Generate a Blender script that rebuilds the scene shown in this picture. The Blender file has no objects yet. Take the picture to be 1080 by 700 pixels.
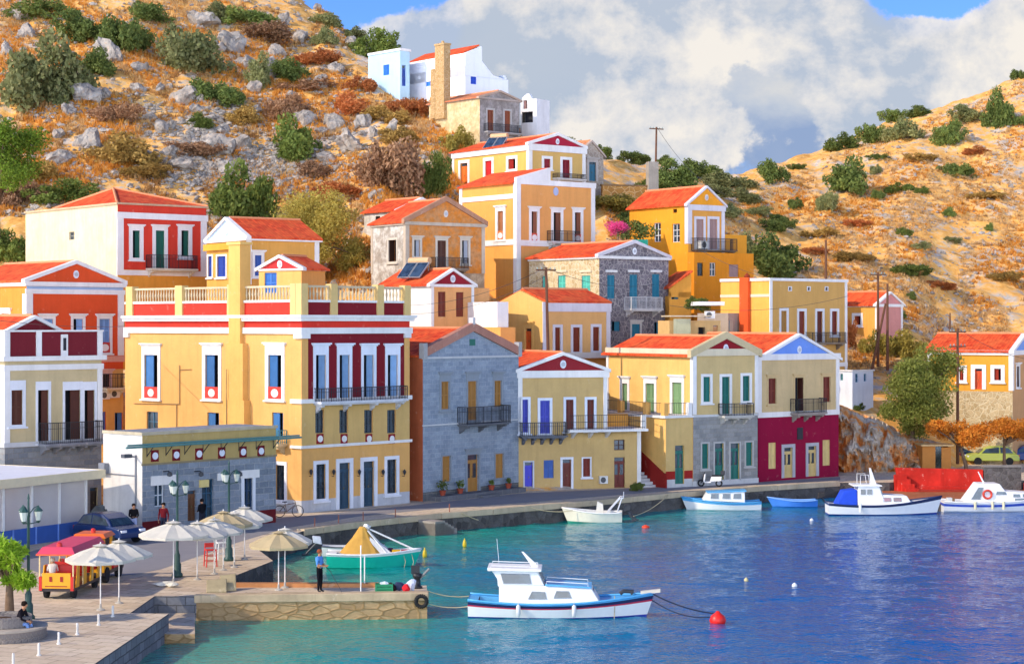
import bpy, bmesh, math, random
import numpy as np
from math import sin, cos, pi, radians, sqrt, hypot
from mathutils import Vector, Matrix
random.seed(7)
RNG = np.random.default_rng(11)
scn = bpy.context.scene
COL = scn.collection
FPX, CXP, HZ, CAMZ = 2000.0, 540.0, 341.0, 12.0     # focal length, centre column, horizon row (1080 px wide photo), eye height

def P(px, py, d):
    return Vector(((px-CXP)*d/FPX, d, CAMZ+(HZ-py)*d/FPX))
def G(px, py, z=1.0):
    d = (CAMZ-z)*FPX/(py-HZ)
    return Vector(((px-CXP)*d/FPX, d, z))

# ------------------------------------------------------------------ materials
def lin(h):
    h = h.lstrip('#')
    r = [int(h[i:i+2], 16)/255 for i in (0, 2, 4)]
    return tuple((c/12.92 if c <= .04045 else ((c+.055)/1.055)**2.4) for c in r)+(1.0,)
MATS = {}
class N:
    def __init__(s, name, rough=.8, spec=.3, metal=0.0):
        s.m = bpy.data.materials.new(name); s.m.use_nodes = True
        s.t = s.m.node_tree; s.b = s.t.nodes['Principled BSDF']
        s.b.inputs['Roughness'].default_value = rough
        s.b.inputs['Specular IOR Level'].default_value = spec
        s.b.inputs['Metallic'].default_value = metal
    def n(s, typ, **kw):
        o = s.t.nodes.new(typ)
        for k, v in kw.items():
            if k in o.inputs: o.inputs[k].default_value = v
            else: setattr(o, k, v)
        return o
    def l(s, a, b): s.t.links.new(a, b)
    def coord(s, kind='Object'):
        return s.n('ShaderNodeTexCoord').outputs[kind]
    def noise(s, vec, scale, detail=4, rough=.55):
        o = s.n('ShaderNodeTexNoise'); o.inputs['Scale'].default_value = scale
        o.inputs['Detail'].default_value = detail; o.inputs['Roughness'].default_value = rough
        s.l(vec, o.inputs['Vector']); return o.outputs['Fac']
    def ramp(s, fac, stops):
        o = s.n('ShaderNodeValToRGB'); e = o.color_ramp.elements
        while len(e) < len(stops): e.new(.5)
        for i, (p, c) in enumerate(stops):
            e[i].position = p; e[i].color = c if len(c) == 4 else tuple(c)+(1,)
        s.l(fac, o.inputs['Fac']); return o.outputs['Color']
    def mix(s, fac, a, b, mode='MIX'):
        o = s.n('ShaderNodeMix'); o.data_type = 'RGBA'; o.blend_type = mode
        for sock, v in ((o.inputs[0], fac), (o.inputs[6], a), (o.inputs[7], b)):
            if hasattr(v, 'node'): s.l(v, sock)
            else: sock.default_value = v
        return o.outputs[2]
    def bump(s, h, strength=.4, dist=.02):
        o = s.n('ShaderNodeBump'); o.inputs['Strength'].default_value = strength; o.inputs['Distance'].default_value = dist
        s.l(h, o.inputs['Height']); s.l(o.outputs['Normal'], s.b.inputs['Normal']); return o
    def base(s, c):
        if hasattr(c, 'node'): s.l(c, s.b.inputs['Base Color'])
        else: s.b.inputs['Base Color'].default_value = c
def g3(v): return (v, v, v, 1)
def mul(c, k): return (min(c[0]*k,1), min(c[1]*k,1), min(c[2]*k,1), 1)

def plaster(h, wear=.25, stain=None):
    wear = min(1, wear*1.3)
    k = ('pl', h, wear, stain)
    if k in MATS: return MATS[k]
    n = N('plaster', .9, .15); c = lin(h); v = n.coord('Object')
    a = n.noise(v, .55, 6, .65); b = n.noise(v, 7, 3)
    mp = n.n('ShaderNodeMapping'); mp.inputs['Scale'].default_value = (1.6, 1.6, .16); n.l(v, mp.inputs['Vector'])
    st = n.noise(mp.outputs[0], 1.6, 5, .6)
    col = n.mix(n.ramp(a, [(.3, g3(0)), (.72, g3(1))]), mul(c, 1-.5*wear), mul(c, 1+.14*wear))
    col = n.mix(n.ramp(st, [(.5, g3(0)), (.72, g3(.9*wear+.08))]), col, lin(stain) if stain else mul(c, .62))
    pt = n.noise(v, 1.7, 7, .72); col = n.mix(n.ramp(pt, [(.6, g3(0)), (.66, g3(.9*wear))]), col, n.mix(.5, mul(c, 1.1), lin('#d8c8b0')))
    col = n.mix(.12, col, n.ramp(b, [(.3, mul(c, .8)), (.7, mul(c, 1.15))]))
    n.base(col); n.bump(n.noise(v, 22, 4), .25, .01)
    MATS[k] = n.m; return n.m

def oldplaster(h, h2):
    k = ('op', h, h2)
    if k in MATS: return MATS[k]
    n = N('weathered_plaster', .95, .1); v = n.coord('Object')
    f = n.noise(v, .9, 8, .72)
    g = n.noise(v, 3, 5, .6)
    col = n.mix(n.ramp(f, [(.42, g3(0)), (.56, g3(1))]), lin(h), lin(h2))
    col = n.mix(n.ramp(g, [(.35, g3(.45)), (.6, g3(0))]), col, mul(lin(h2), .45))
    n.base(col); n.bump(f, .5, .03); MATS[k] = n.m; return n.m

def paint(h, rough=.45, var=.12, name='painted_wood'):
    k = ('pa', h, rough)
    if k in MATS: return MATS[k]
    n = N(name, rough, .4); c = lin(h); v = n.coord('Object')
    n.base(n.mix(n.noise(v, 3, 5), mul(c, 1-var*1.6), mul(c, 1+var)))
    n.bump(n.noise(v, 30, 2), .1, .005); MATS[k] = n.m; return n.m

def louvre(h):
    k = ('lo', h)
    if k in MATS: return MATS[k]
    n = N('louvred_shutter', .55, .3); c = lin(h); uv = n.coord('UV')
    sp = n.n('ShaderNodeSeparateXYZ'); n.l(uv, sp.inputs[0])
    w = n.n('ShaderNodeMath', operation='MULTIPLY'); n.l(sp.outputs['Y'], w.inputs[0]); w.inputs[1].default_value = 11.0
    fr = n.n('ShaderNodeMath', operation='FRACT'); n.l(w.outputs[0], fr.inputs[0])
    oi = n.n('ShaderNodeObjectInfo'); mr = n.n('ShaderNodeMapRange'); n.l(oi.outputs['Random'], mr.inputs[0]); mr.inputs[3].default_value = .72; mr.inputs[4].default_value = 1.18; hs = n.n('ShaderNodeHueSaturation'); n.l(mr.outputs[0], hs.inputs['Value']); n.l(n.mix(n.noise(n.coord('Object'), 2.5, 5), mul(c, .72), mul(c, 1.12)), hs.inputs['Color']); n.base(hs.outputs[0])
    n.bump(fr.outputs[0], .9, .03); MATS[k] = n.m; return n.m

def ashlar(h, h2, bw=.62, bh=.3, mortar='#9a948a', msize=.018, name='ashlar_stone'):
    k = ('as', h, h2, bw)
    if k in MATS: return MATS[k]
    n = N(name, .9, .15); uv = n.coord('UV')
    wob = n.noise(uv, 2.2, 3)
    add = n.n('ShaderNodeVectorMath', operation='MULTIPLY_ADD'); 
    sub = n.mix(1, wob, g3(0), 'ADD')
    n.l(sub, add.inputs[0]); add.inputs[1].default_value = (.12, .1, 0); n.l(uv, add.inputs[2])
    b = n.n('ShaderNodeTexBrick'); n.l(add.outputs[0], b.inputs['Vector'])
    b.inputs['Color1'].default_value = lin(h); b.inputs['Color2'].default_value = lin(h2); b.inputs['Mortar'].default_value = lin(mortar)
    b.inputs['Scale'].default_value = 1; b.inputs['Brick Width'].default_value = bw; b.inputs['Row Height'].default_value = bh
    b.inputs['Mortar Size'].default_value = msize; b.inputs['Mortar Smooth'].default_value = .3
    f = n.noise(uv, 1.1, 6, .7)
    col = n.mix(n.ramp(f, [(.3, g3(.45)), (.65, g3(0))]), b.outputs['Color'], mul(lin(h2), .55))
    f2 = n.noise(uv, 9, 4)
    col = n.mix(.35, col, n.mix(1, col, n.ramp(f2, [(.3, g3(.5)), (.7, g3(1))]), 'MULTIPLY'))
    n.base(col)
    hm = n.mix(.4, b.outputs['Fac'], f2); inv = n.n('ShaderNodeInvert'); n.l(hm, inv.inputs['Color'])
    n.bump(inv.outputs[0], .7, .03); MATS[k] = n.m; return n.m

def rubble(h, h2, scale=3.2, mortar='#b0a89a', name='rubble_stone', stretch=1.0):
    k = ('ru', h, h2, scale, stretch)
    if k in MATS: return MATS[k]
    n = N(name, .92, .12); v = n.coord('UV')
    if stretch != 1: mp_ = n.n('ShaderNodeMapping'); mp_.inputs['Scale'].default_value = (stretch, 1, 1); n.l(v, mp_.inputs['Vector']); v = mp_.outputs[0]
    wv = n.n('ShaderNodeVectorMath', operation='MULTIPLY_ADD'); nn = n.n('ShaderNodeTexNoise'); nn.inputs['Scale'].default_value = 3
    n.l(v, nn.inputs['Vector']); n.l(nn.outputs['Color'], wv.inputs[0]); wv.inputs[1].default_value = (.15, .15, 0); n.l(v, wv.inputs[2])
    vo = n.n('ShaderNodeTexVoronoi'); vo.inputs['Scale'].default_value = scale; n.l(wv.outputs[0], vo.inputs['Vector'])
    ve = n.n('ShaderNodeTexVoronoi', feature='DISTANCE_TO_EDGE'); ve.inputs['Scale'].default_value = scale; n.l(wv.outputs[0], ve.inputs['Vector'])
    sp = n.n('ShaderNodeSeparateXYZ'); n.l(vo.outputs['Color'], sp.inputs[0])
    c = n.mix(sp.outputs['X'], lin(h), lin(h2))
    c = n.mix(n.ramp(n.noise(v, 12, 4), [(.35, g3(.4)), (.7, g3(0))]), c, mul(lin(h2), .5))
    e = n.ramp(ve.outputs['Distance'], [(.02, g3(1)), (.07, g3(0))])
    n.base(n.mix(e, c, lin(mortar)))
    n.bump(n.ramp(ve.outputs['Distance'], [(0, g3(0)), (.14, g3(1))]), .6, .04); MATS[k] = n.m; return n.m

def tiles(h='#ea5a2c', h2='#bc3014'):
    k = ('ti', h, h2)
    if k in MATS: return MATS[k]
    n = N('roof_tiles', .8, .2); uv = n.coord('UV'); sp = n.n('ShaderNodeSeparateXYZ'); n.l(uv, sp.inputs[0])
    def frac(sock, s):
        m = n.n('ShaderNodeMath', operation='MULTIPLY'); n.l(sock, m.inputs[0]); m.inputs[1].default_value = s
        f = n.n('ShaderNodeMath', operation='FRACT'); n.l(m.outputs[0], f.inputs[0]); return f.outputs[0]
    fu, fv = frac(sp.outputs['X'], 3.6), frac(sp.outputs['Y'], 2.6)
    b = n.n('ShaderNodeTexBrick'); n.l(uv, b.inputs['Vector']); b.offset = 0
    b.inputs['Scale'].default_value = 1; b.inputs['Brick Width'].default_value = .278; b.inputs['Row Height'].default_value = .385
    b.inputs['Mortar Size'].default_value = .012
    b.inputs['Color1'].default_value = lin(h); b.inputs['Color2'].default_value = lin(h2); b.inputs['Mortar'].default_value = mul(lin(h2), .7)
    f = n.noise(n.coord('Object'), .9, 6, .65)
    col = n.mix(n.ramp(f, [(.38, g3(0)), (.7, g3(.6))]), b.outputs['Color'], lin('#d8713a'))
    col = n.mix(n.ramp(n.noise(n.coord('Object'), 3.2, 6, .75), [(.55, g3(0)), (.75, g3(.5))]), col, lin('#a83c1e'))
    n.base(col)
    pw = n.n('ShaderNodeMath', operation='PINGPONG'); n.l(fu, pw.inputs[0]); pw.inputs[1].default_value = .5
    ad = n.n('ShaderNodeMath', operation='MULTIPLY_ADD'); n.l(fv, ad.inputs[0]); ad.inputs[1].default_value = -.35; n.l(pw.outputs[0], ad.inputs[2])
    n.bump(ad.outputs[0], .8, .08); MATS[k] = n.m; return n.m

def glass(h='#1c2a33'):
    k = ('gl', h)
    if k in MATS: return MATS[k]
    n = N('window_glass', .12, .8); v = n.coord('Object')
    n.base(n.mix(n.ramp(n.noise(v, 1.3, 2), [(.4, g3(0)), (.6, g3(1))]), lin(h), mul(lin(h), 2.2)))
    MATS[k] = n.m; return n.m
def metal(h='#22242a', rough=.5):
    k = ('me', h)
    if k in MATS: return MATS[k]
    n = N('painted_metal', rough, .5); n.base(n.mix(n.noise(n.coord('Object'), 6, 3), mul(lin(h), .8), mul(lin(h), 1.2))); MATS[k] = n.m; return n.m
def fabric(h, wear=.1):
    k = ('fa', h)
    if k in MATS: return MATS[k]
    n = N('canvas', .9, .1); v = n.coord('Object'); c = lin(h)
    n.base(n.mix(n.noise(v, 2, 4), mul(c, 1-wear*2), mul(c, 1+wear))); n.bump(n.noise(v, 5, 4), .35, .03); MATS[k] = n.m; return n.m
def leafmat(h, h2, h3=None, trans=.3):
    k = ('lf', h, h2)
    if k in MATS: return MATS[k]
    n = N('foliage', .7, .2); v = n.coord('Object')
    oi = n.n('ShaderNodeObjectInfo')
    f = n.noise(v, 1.5, 4, .7); g = n.noise(v, 9, 2)
    c = n.mix(n.ramp(f, [(.3, g3(0)), (.7, g3(1))]), lin(h), lin(h2))
    c = n.mix(n.ramp(g, [(.45, g3(0)), (.75, g3(.6))]), c, lin(h3 or h2))
    hs = n.n('ShaderNodeHueSaturation'); mr = n.n('ShaderNodeMapRange'); n.l(oi.outputs['Random'], mr.inputs[0])
    mr.inputs[3].default_value = .7; mr.inputs[4].default_value = 1.2; n.l(mr.outputs[0], hs.inputs['Value']); n.l(c, hs.inputs['Color'])
    tr = n.n('ShaderNodeBsdfTranslucent'); n.l(hs.outputs[0], tr.inputs['Color']); n.base(hs.outputs[0])
    mx = n.n('ShaderNodeMixShader'); mx.inputs[0].default_value = trans
    n.l(n.b.outputs[0], mx.inputs[1]); n.l(tr.outputs[0], mx.inputs[2])
    n.l(mx.outputs[0], n.t.nodes['Material Output'].inputs['Surface']); MATS[k] = n.m; return n.m

# ------------------------------------------------------------------ mesh builder
class MB:
    def __init__(s): s.v, s.f, s.mi, s.mats = [], [], [], []
    def m(s, mat):
        if mat not in s.mats: s.mats.append(mat)
        return s.mats.index(mat)
    def poly(s, pts, mat):
        i = len(s.v); s.v += [tuple(p) for p in pts]; s.f.append(tuple(range(i, i+len(pts)))); s.mi.append(s.m(mat))
    def hexa(s, p, mat):                     # p: 8 points, bottom ring then top ring
        i = len(s.v); s.v += [tuple(q) for q in p]; k = s.m(mat)
        for f in ((3,2,1,0),(4,5,6,7),(0,1,5,4),(1,2,6,5),(2,3,7,6),(3,0,4,7)):
            s.f.append(tuple(i+j for j in f)); s.mi.append(k)
    def box(s, x0,x1,y0,y1,z0,z1, mat):
        s.hexa([(x0,y0,z0),(x1,y0,z0),(x1,y1,z0),(x0,y1,z0),(x0,y0,z1),(x1,y0,z1),(x1,y1,z1),(x0,y1,z1)], mat)
    def ext(s, poly, vec, mat):              # extrude a planar polygon
        n = len(poly); i = len(s.v); k = s.m(mat)
        s.v += [tuple(p) for p in poly]+[tuple(Vector(p)+Vector(vec)) for p in poly]
        s.f.append(tuple(range(i+n-1, i-1, -1))); s.f.append(tuple(range(i+n, i+2*n))); s.mi += [k, k]
        for j in range(n):
            s.f.append((i+j, i+(j+1)%n, i+n+(j+1)%n, i+n+j)); s.mi.append(k)
    def tube(s, pts, r, mat, n=6, r1=None, caps=True):
        pts = [Vector(p) for p in pts]; k = s.m(mat); i = len(s.v); m = len(pts); rs = r if isinstance(r, (list, tuple)) else None
        up = None
        for j, p in enumerate(pts):
            t = (pts[min(j+1, m-1)]-pts[max(j-1, 0)]).normalized()
            if up is None: up = t.orthogonal().normalized()
            else: up = (up-t*up.dot(t)).normalized()
            b = t.cross(up); rr = rs[j] if rs else (r+(r1-r)*j/(m-1) if r1 is not None else r)
            for q in range(n):
                a = 2*pi*q/n; s.v.append(tuple(p+up*(rr*cos(a))+b*(rr*sin(a))))
        for j in range(m-1):
            for q in range(n):
                s.f.append((i+j*n+q, i+j*n+(q+1)%n, i+(j+1)*n+(q+1)%n, i+(j+1)*n+q)); s.mi.append(k)
        if caps:
            s.f.append(tuple(i+q for q in reversed(range(n)))); s.f.append(tuple(i+(m-1)*n+q for q in range(n))); s.mi += [k, k]
    def lathe(s, prof, c, mat, n=12):
        c = Vector(c); k = s.m(mat); i = len(s.v)
        for r, z in prof:
            for q in range(n): a = 2*pi*q/n; s.v.append((c.x+r*cos(a), c.y+r*sin(a), c.z+z))
        for j in range(len(prof)-1):
            for q in range(n): s.f.append((i+j*n+q, i+j*n+(q+1)%n, i+(j+1)*n+(q+1)%n, i+(j+1)*n+q)); s.mi.append(k)
        s.f.append(tuple(i+q for q in reversed(range(n)))); s.f.append(tuple(i+(len(prof)-1)*n+q for q in range(n))); s.mi += [k, k]
    def disc(s, c, nrm, r, th, mat, n=16, sx=1.0, sz=1.0):
        c, nrm = Vector(c), Vector(nrm).normalized(); h = Vector((0,0,1)).cross(nrm).normalized(); up = nrm.cross(h)
        s.ext([c+h*(r*sx*cos(2*pi*q/n))+up*(r*sz*sin(2*pi*q/n)) for q in range(n)], nrm*th, mat)
    def build(s, name, parent=None, loc=None, rz=0, smooth=False, bevel=0):
        me = bpy.data.meshes.new(name); me.from_pydata(s.v, [], s.f)
        for mt in s.mats: me.materials.append(mt)
        me.polygons.foreach_set('material_index', s.mi)
        if smooth: me.polygons.foreach_set('use_smooth', [True]*len(s.f))
        uv = me.uv_layers.new(name='UVMap').data; V = s.v; li = 0
        for f in s.f:
            a, b, c = Vector(V[f[0]]), Vector(V[f[1]]), Vector(V[f[2]]); nr = (b-a).cross(c-a)
            if nr.length < 1e-12: nr = Vector((0,0,1))
            nr.normalize()
            if abs(nr.z) > .995: h, w = Vector((1,0,0)), Vector((0,1,0))
            else:
                h = Vector((0,0,1)).cross(nr).normalized(); w = nr.cross(h)
                if h.x+h.y*1.01 < 0: h = -h
            for vi in f:
                p = Vector(V[vi]); uv[li].uv = (p.dot(h), p.dot(w)); li += 1
        me.update(); o = bpy.data.objects.new(name, me); COL.objects.link(o)
        if parent: o.parent = parent
        if loc is not None: o.location = loc
        o.rotation_euler[2] = rz
        if bevel:
            md = o.modifiers.new('bev', 'BEVEL'); md.width = bevel; md.segments = 2; md.limit_method = 'ANGLE'
        return o
def tag(o, label=None, cat=None, group=None, kind=None):
    if label: o['label'] = label
    if cat: o['category'] = cat
    if group: o['group'] = group
    if kind: o['kind'] = kind
    return o
def empty(name, loc, rz=0):
    o = bpy.data.objects.new(name, None); o.empty_display_size = .3; COL.objects.link(o); o.location = loc; o.rotation_euler[2] = rz; return o
def thing(name, label, cat, loc, rz=0, group=None):
    return tag(empty(name, loc, rz), label, cat, group)
def copytree(o, parent=None):
    c = o.copy(); COL.objects.link(c)
    if parent: c.parent = parent
    for ch in list(o.children): copytree(ch, c)
    return c

# ------------------------------------------------------------------ terrain
COLS = [
(-600,[(40,-3),(98,-3),(104,.5),(122,3),(128,4.4),(146,9),(158,17),(168,24),(200,39),(240,56),(300,80),(420,60)]),
(0,[(40,-3),(98,-3),(104,.5),(122,3),(128,4.4),(146,9),(158,16),(168,22),(200,37),(240,54),(300,78),(420,60)]),
(120,[(40,-3),(98,-3),(106,.5),(124,3),(130,4.4),(146,9),(160,16),(170,22),(200,36),(240,54),(295,76),(420,60)]),
(300,[(40,-3),(112,-3),(120,.5),(130,3),(140,8),(150,11),(160,14.5),(170,19.5),(200,34),(240,51),(280,64),(420,50)]),
(340,[(40,-3),(112,-3),(120,.5),(130,3),(140,8),(150,11),(160,15),(170,20),(200,34),(230,47),(250,53),(270,55),(420,30)]),
(400,[(40,-3),(114,-3),(121,.5),(132,5),(145,11),(155,15),(165,21),(205,36.5),(225,43),(240,46),(260,46),(420,25)]),
(455,[(40,-3),(114,-3),(122,.5),(132,5),(145,11),(155,15),(170,22),(185,28.5),(192,31),(203,35.5),(215,37),(240,38),(420,20)]),
(520,[(40,-3),(114,-3),(123,.5),(132,5),(145,10),(155,13),(165,16),(175,20),(185,25),(192,29),(203,34),(215,35),(240,35),(420,20)]),
(580,[(40,-3),(114,-3),(124,.5),(134,5),(145,9),(155,12),(165,15),(175,20),(185,25),(200,30.5),(215,31),(240,30),(420,20)]),
(640,[(40,-3),(116,-3),(126,.5),(136,4),(145,8),(155,11),(165,15),(175,20),(190,26.5),(205,29.5),(220,29.5),(260,28),(420,22)]),
(700,[(40,-3),(118,-3),(128,.5),(138,3),(150,7),(165,12),(178,19),(195,26),(210,29),(230,29.5),(300,28),(420,20)]),
(770,[(40,-3),(120,-3),(132,.5),(142,2.5),(150,5),(165,11),(180,17),(200,24),(230,29.5),(260,31),(420,25)]),
(850,[(40,-3),(124,-3),(137,.5),(146,4),(152,6),(170,12),(200,21.5),(240,32),(265,35.5),(300,36),(420,30)]),
(885,[(40,-3),(126,-3),(138,.7),(141,.9),(144,5),(150,6.2),(170,11),(200,21.5),(240,33),(268,38),(300,39),(420,30)]),
(950,[(40,-3),(126,-3),(138,.7),(143,.9),(146,4.2),(152,6),(170,11),(200,21.5),(240,33.5),(270,41),(300,42),(420,34)]),
(1020,[(40,-3),(126,-3),(138,.7),(149,.9),(153,4),(160,6.2),(176,10),(200,19.5),(240,34),(272,44),(300,46),(420,38)]),
(1080,[(40,-3),(126,-3),(138,.7),(150,.9),(154,3.8),(160,6.2),(176,10),(200,19),(240,35),(275,48),(310,52),(420,44)]),
(1700,[(40,-3),(126,-3),(138,.7),(150,.9),(154,3.8),(160,6.2),(176,10),(200,20),(240,40),(275,58),(310,66),(420,60)]),
]
_pxs = np.array([c[0] for c in COLS], float)
_tab = RNG.random((256, 256))
def vnoise(x, y):
    xi, yi = np.floor(x).astype(int), np.floor(y).astype(int); fx, fy = x-xi, y-yi
    fx, fy = fx*fx*(3-2*fx), fy*fy*(3-2*fy); t = lambda a, b: _tab[a % 256, b % 256]
    return (t(xi,yi)*(1-fx)+t(xi+1,yi)*fx)*(1-fy)+(t(xi,yi+1)*(1-fx)+t(xi+1,yi+1)*fx)*fy
def fbm(x, y, o=4):
    r, a, s = 0, .5, 1.0
    for i in range(o): r = r+a*vnoise(x*s+17*i, y*s+31*i); a *= .5; s *= 2.03
    return r
def terrain_z(px, d):
    px, d = np.atleast_1d(np.asarray(px, float)), np.atleast_1d(np.asarray(d, float))
    zs = np.stack([np.interp(d, [k[0] for k in c[1]], [k[1] for k in c[1]]) for c in COLS])
    i = np.clip(np.searchsorted(_pxs, px)-1, 0, len(_pxs)-2); f = np.clip((px-_pxs[i])/(_pxs[i+1]-_pxs[i]), 0, 1); f = f*f*(3-2*f)*.5+f*.5
    j = np.arange(len(px)); z = zs[i, j]*(1-f)+zs[i+1, j]*f
    x = (px-CXP)*d/FPX
    amp = np.clip((z-1.0)/6, 0, 1)
    rid = np.abs(fbm(x*.16+5, d*.16, 4)-.47)*3.0
    return z+amp*((fbm(x*.06, d*.06, 3)-.45)*3.0+(fbm(x*.5, d*.5, 4)-.47)*1.3-(rid-.3)*.6)
def tz(x, y): return float(terrain_z(CXP+FPX*x/y, y)[0])
_HP = np.arange(-190, 1320, 2.0); _HD = np.arange(138, 320, .4)
_A, _B = np.meshgrid(_HP, _HD, indexing='ij'); _HS = np.maximum.accumulate((terrain_z(_A.ravel(), _B.ravel()).reshape(_A.shape)-CAMZ)/_B, axis=1)
def hit(px, py):
    c = _HS[int(np.clip(round((px+190)/2), 0, len(_HP)-1))]; k = min(int(np.searchsorted(c, (HZ-py)/FPX)), len(_HD)-1); d = _HD[k]
    return Vector(((px-CXP)*d/FPX, d, CAMZ+c[k]*d))

def make_terrain():
    pxs = np.concatenate([np.arange(-600, -40, 10), np.arange(-40, 1120, 2.6), np.arange(1120, 1700, 10)])
    ds = np.concatenate([np.arange(40, 120, 4), np.arange(120, 290, .55), np.arange(290, 421, 4)])
    A, B = np.meshgrid(pxs, ds, indexing='ij'); z = terrain_z(A.ravel(), B.ravel()); x = ((A-CXP)*B/FPX).ravel(); y = B.ravel()
    nb = len(ds); idx = np.arange(len(x)).reshape(A.shape)
    q = np.stack([idx[:-1,:-1], idx[1:,:-1], idx[1:,1:], idx[:-1,1:]], -1).reshape(-1, 4)
    me = bpy.data.meshes.new('hillside'); me.vertices.add(len(x)); me.vertices.foreach_set('co', np.stack([x,y,z],-1).ravel())
    me.loops.add(q.size); me.loops.foreach_set('vertex_index', q.ravel().astype(np.int32)); me.polygons.add(len(q))
    me.polygons.foreach_set('loop_start', np.arange(0, q.size, 4, dtype=np.int32)); me.polygons.foreach_set('use_smooth', np.ones(len(q), bool))
    me.update(calc_edges=True)
    n = N('dry_hillside', .95, .1); v = n.coord('Object')
    f1 = n.noise(v, .11, 6, .6); f2 = n.noise(v, .55, 8, .7); f3 = n.noise(v, 2.6, 6, .7)
    c = n.ramp(f2, [(.26, lin('#b67c3e')), (.42, lin('#e4a858')), (.58, lin('#f2c67c')), (.74, lin('#e2d0a8'))])
    c = n.mix(n.ramp(f3, [(.42, g3(0)), (.62, g3(.75))]), c, lin('#dc9c4c'))
    rk = n.n('ShaderNodeMath', operation='MULTIPLY_ADD'); n.l(f1, rk.inputs[0]); rk.inputs[1].default_value = .55; n.l(f2, rk.inputs[2])
    rf = n.ramp(rk.outputs[0], [(.78, g3(0)), (.9, g3(.9))])
    rc = n.ramp(f3, [(.3, lin('#8f8880')), (.6, lin('#c4bbb0')), (.8, lin('#ddd4c8'))])
    n.base(n.mix(rf, c, rc)); n.bump(n.noise(v, 1.7, 9, .75), .7, .2)
    me.materials.append(n.m); o = bpy.data.objects.new('hillside', me); COL.objects.link(o); tag(o, kind='structure'); return o
make_terrain()
# ------------------------------------------------------------------ houses
WHITE, CREAM, GREYW = plaster('#e6e2da', .25), plaster('#d8c9a8', .3), plaster('#c9c8c4', .3)
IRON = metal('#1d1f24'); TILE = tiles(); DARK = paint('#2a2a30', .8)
HOUSES = []
class House:
    def __init__(s, name, label, cx, d, a, xl=None, xr=None, l=None, w=None, zg=1.0, cat='house', group=None):
        s.d, s.zg = d, zg; s.X = (cx-CXP)*d/FPX; a = radians(a); s.a = a
        s.f = (cos(a), sin(a)); s.g = (-sin(a), cos(a))
        def solve(px, e): u = (px-CXP)/FPX; return (u*d-s.X)/(e[0]-u*e[1])
        s.w = w if w else solve(xr, s.f); s.l = l if l else solve(xl, s.g)
        s.root = thing(name, label, cat, (s.X, d, zg), a, group); HOUSES.append(s)
    def W(s, x, y, z=0): return Vector((s.X+s.f[0]*x+s.g[0]*y, s.d+s.f[1]*x+s.g[1]*y, s.zg+z))
    def Fp(s, px, py, y0=0):
        b = s.W(0, y0); u = (px-CXP)/FPX; t = (u*b.y-b.x)/(s.f[0]-u*s.f[1]); Y = b.y+s.f[1]*t
        return t, CAMZ+(HZ-py)*Y/FPX-s.zg
    def Lp(s, px, py, x0=0):
        b = s.W(x0, 0); u = (px-CXP)/FPX; t = (u*b.y-b.x)/(s.g[0]-u*s.g[1]); Y = b.y+s.g[1]*t
        return t, CAMZ+(HZ-py)*Y/FPX-s.zg
    def zc(s, py, x=0, y=0): return CAMZ+(HZ-py)*s.W(x, y).y/FPX-s.zg
    def block(s, mat, z1, x0=0, x1=None, y0=0, y1=None, z0=-2.5, name='wall'):
        return Block(s, mat, x0, s.w if x1 is None else x1, y0, s.l if y1 is None else y1, z0, z1, name)

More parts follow.
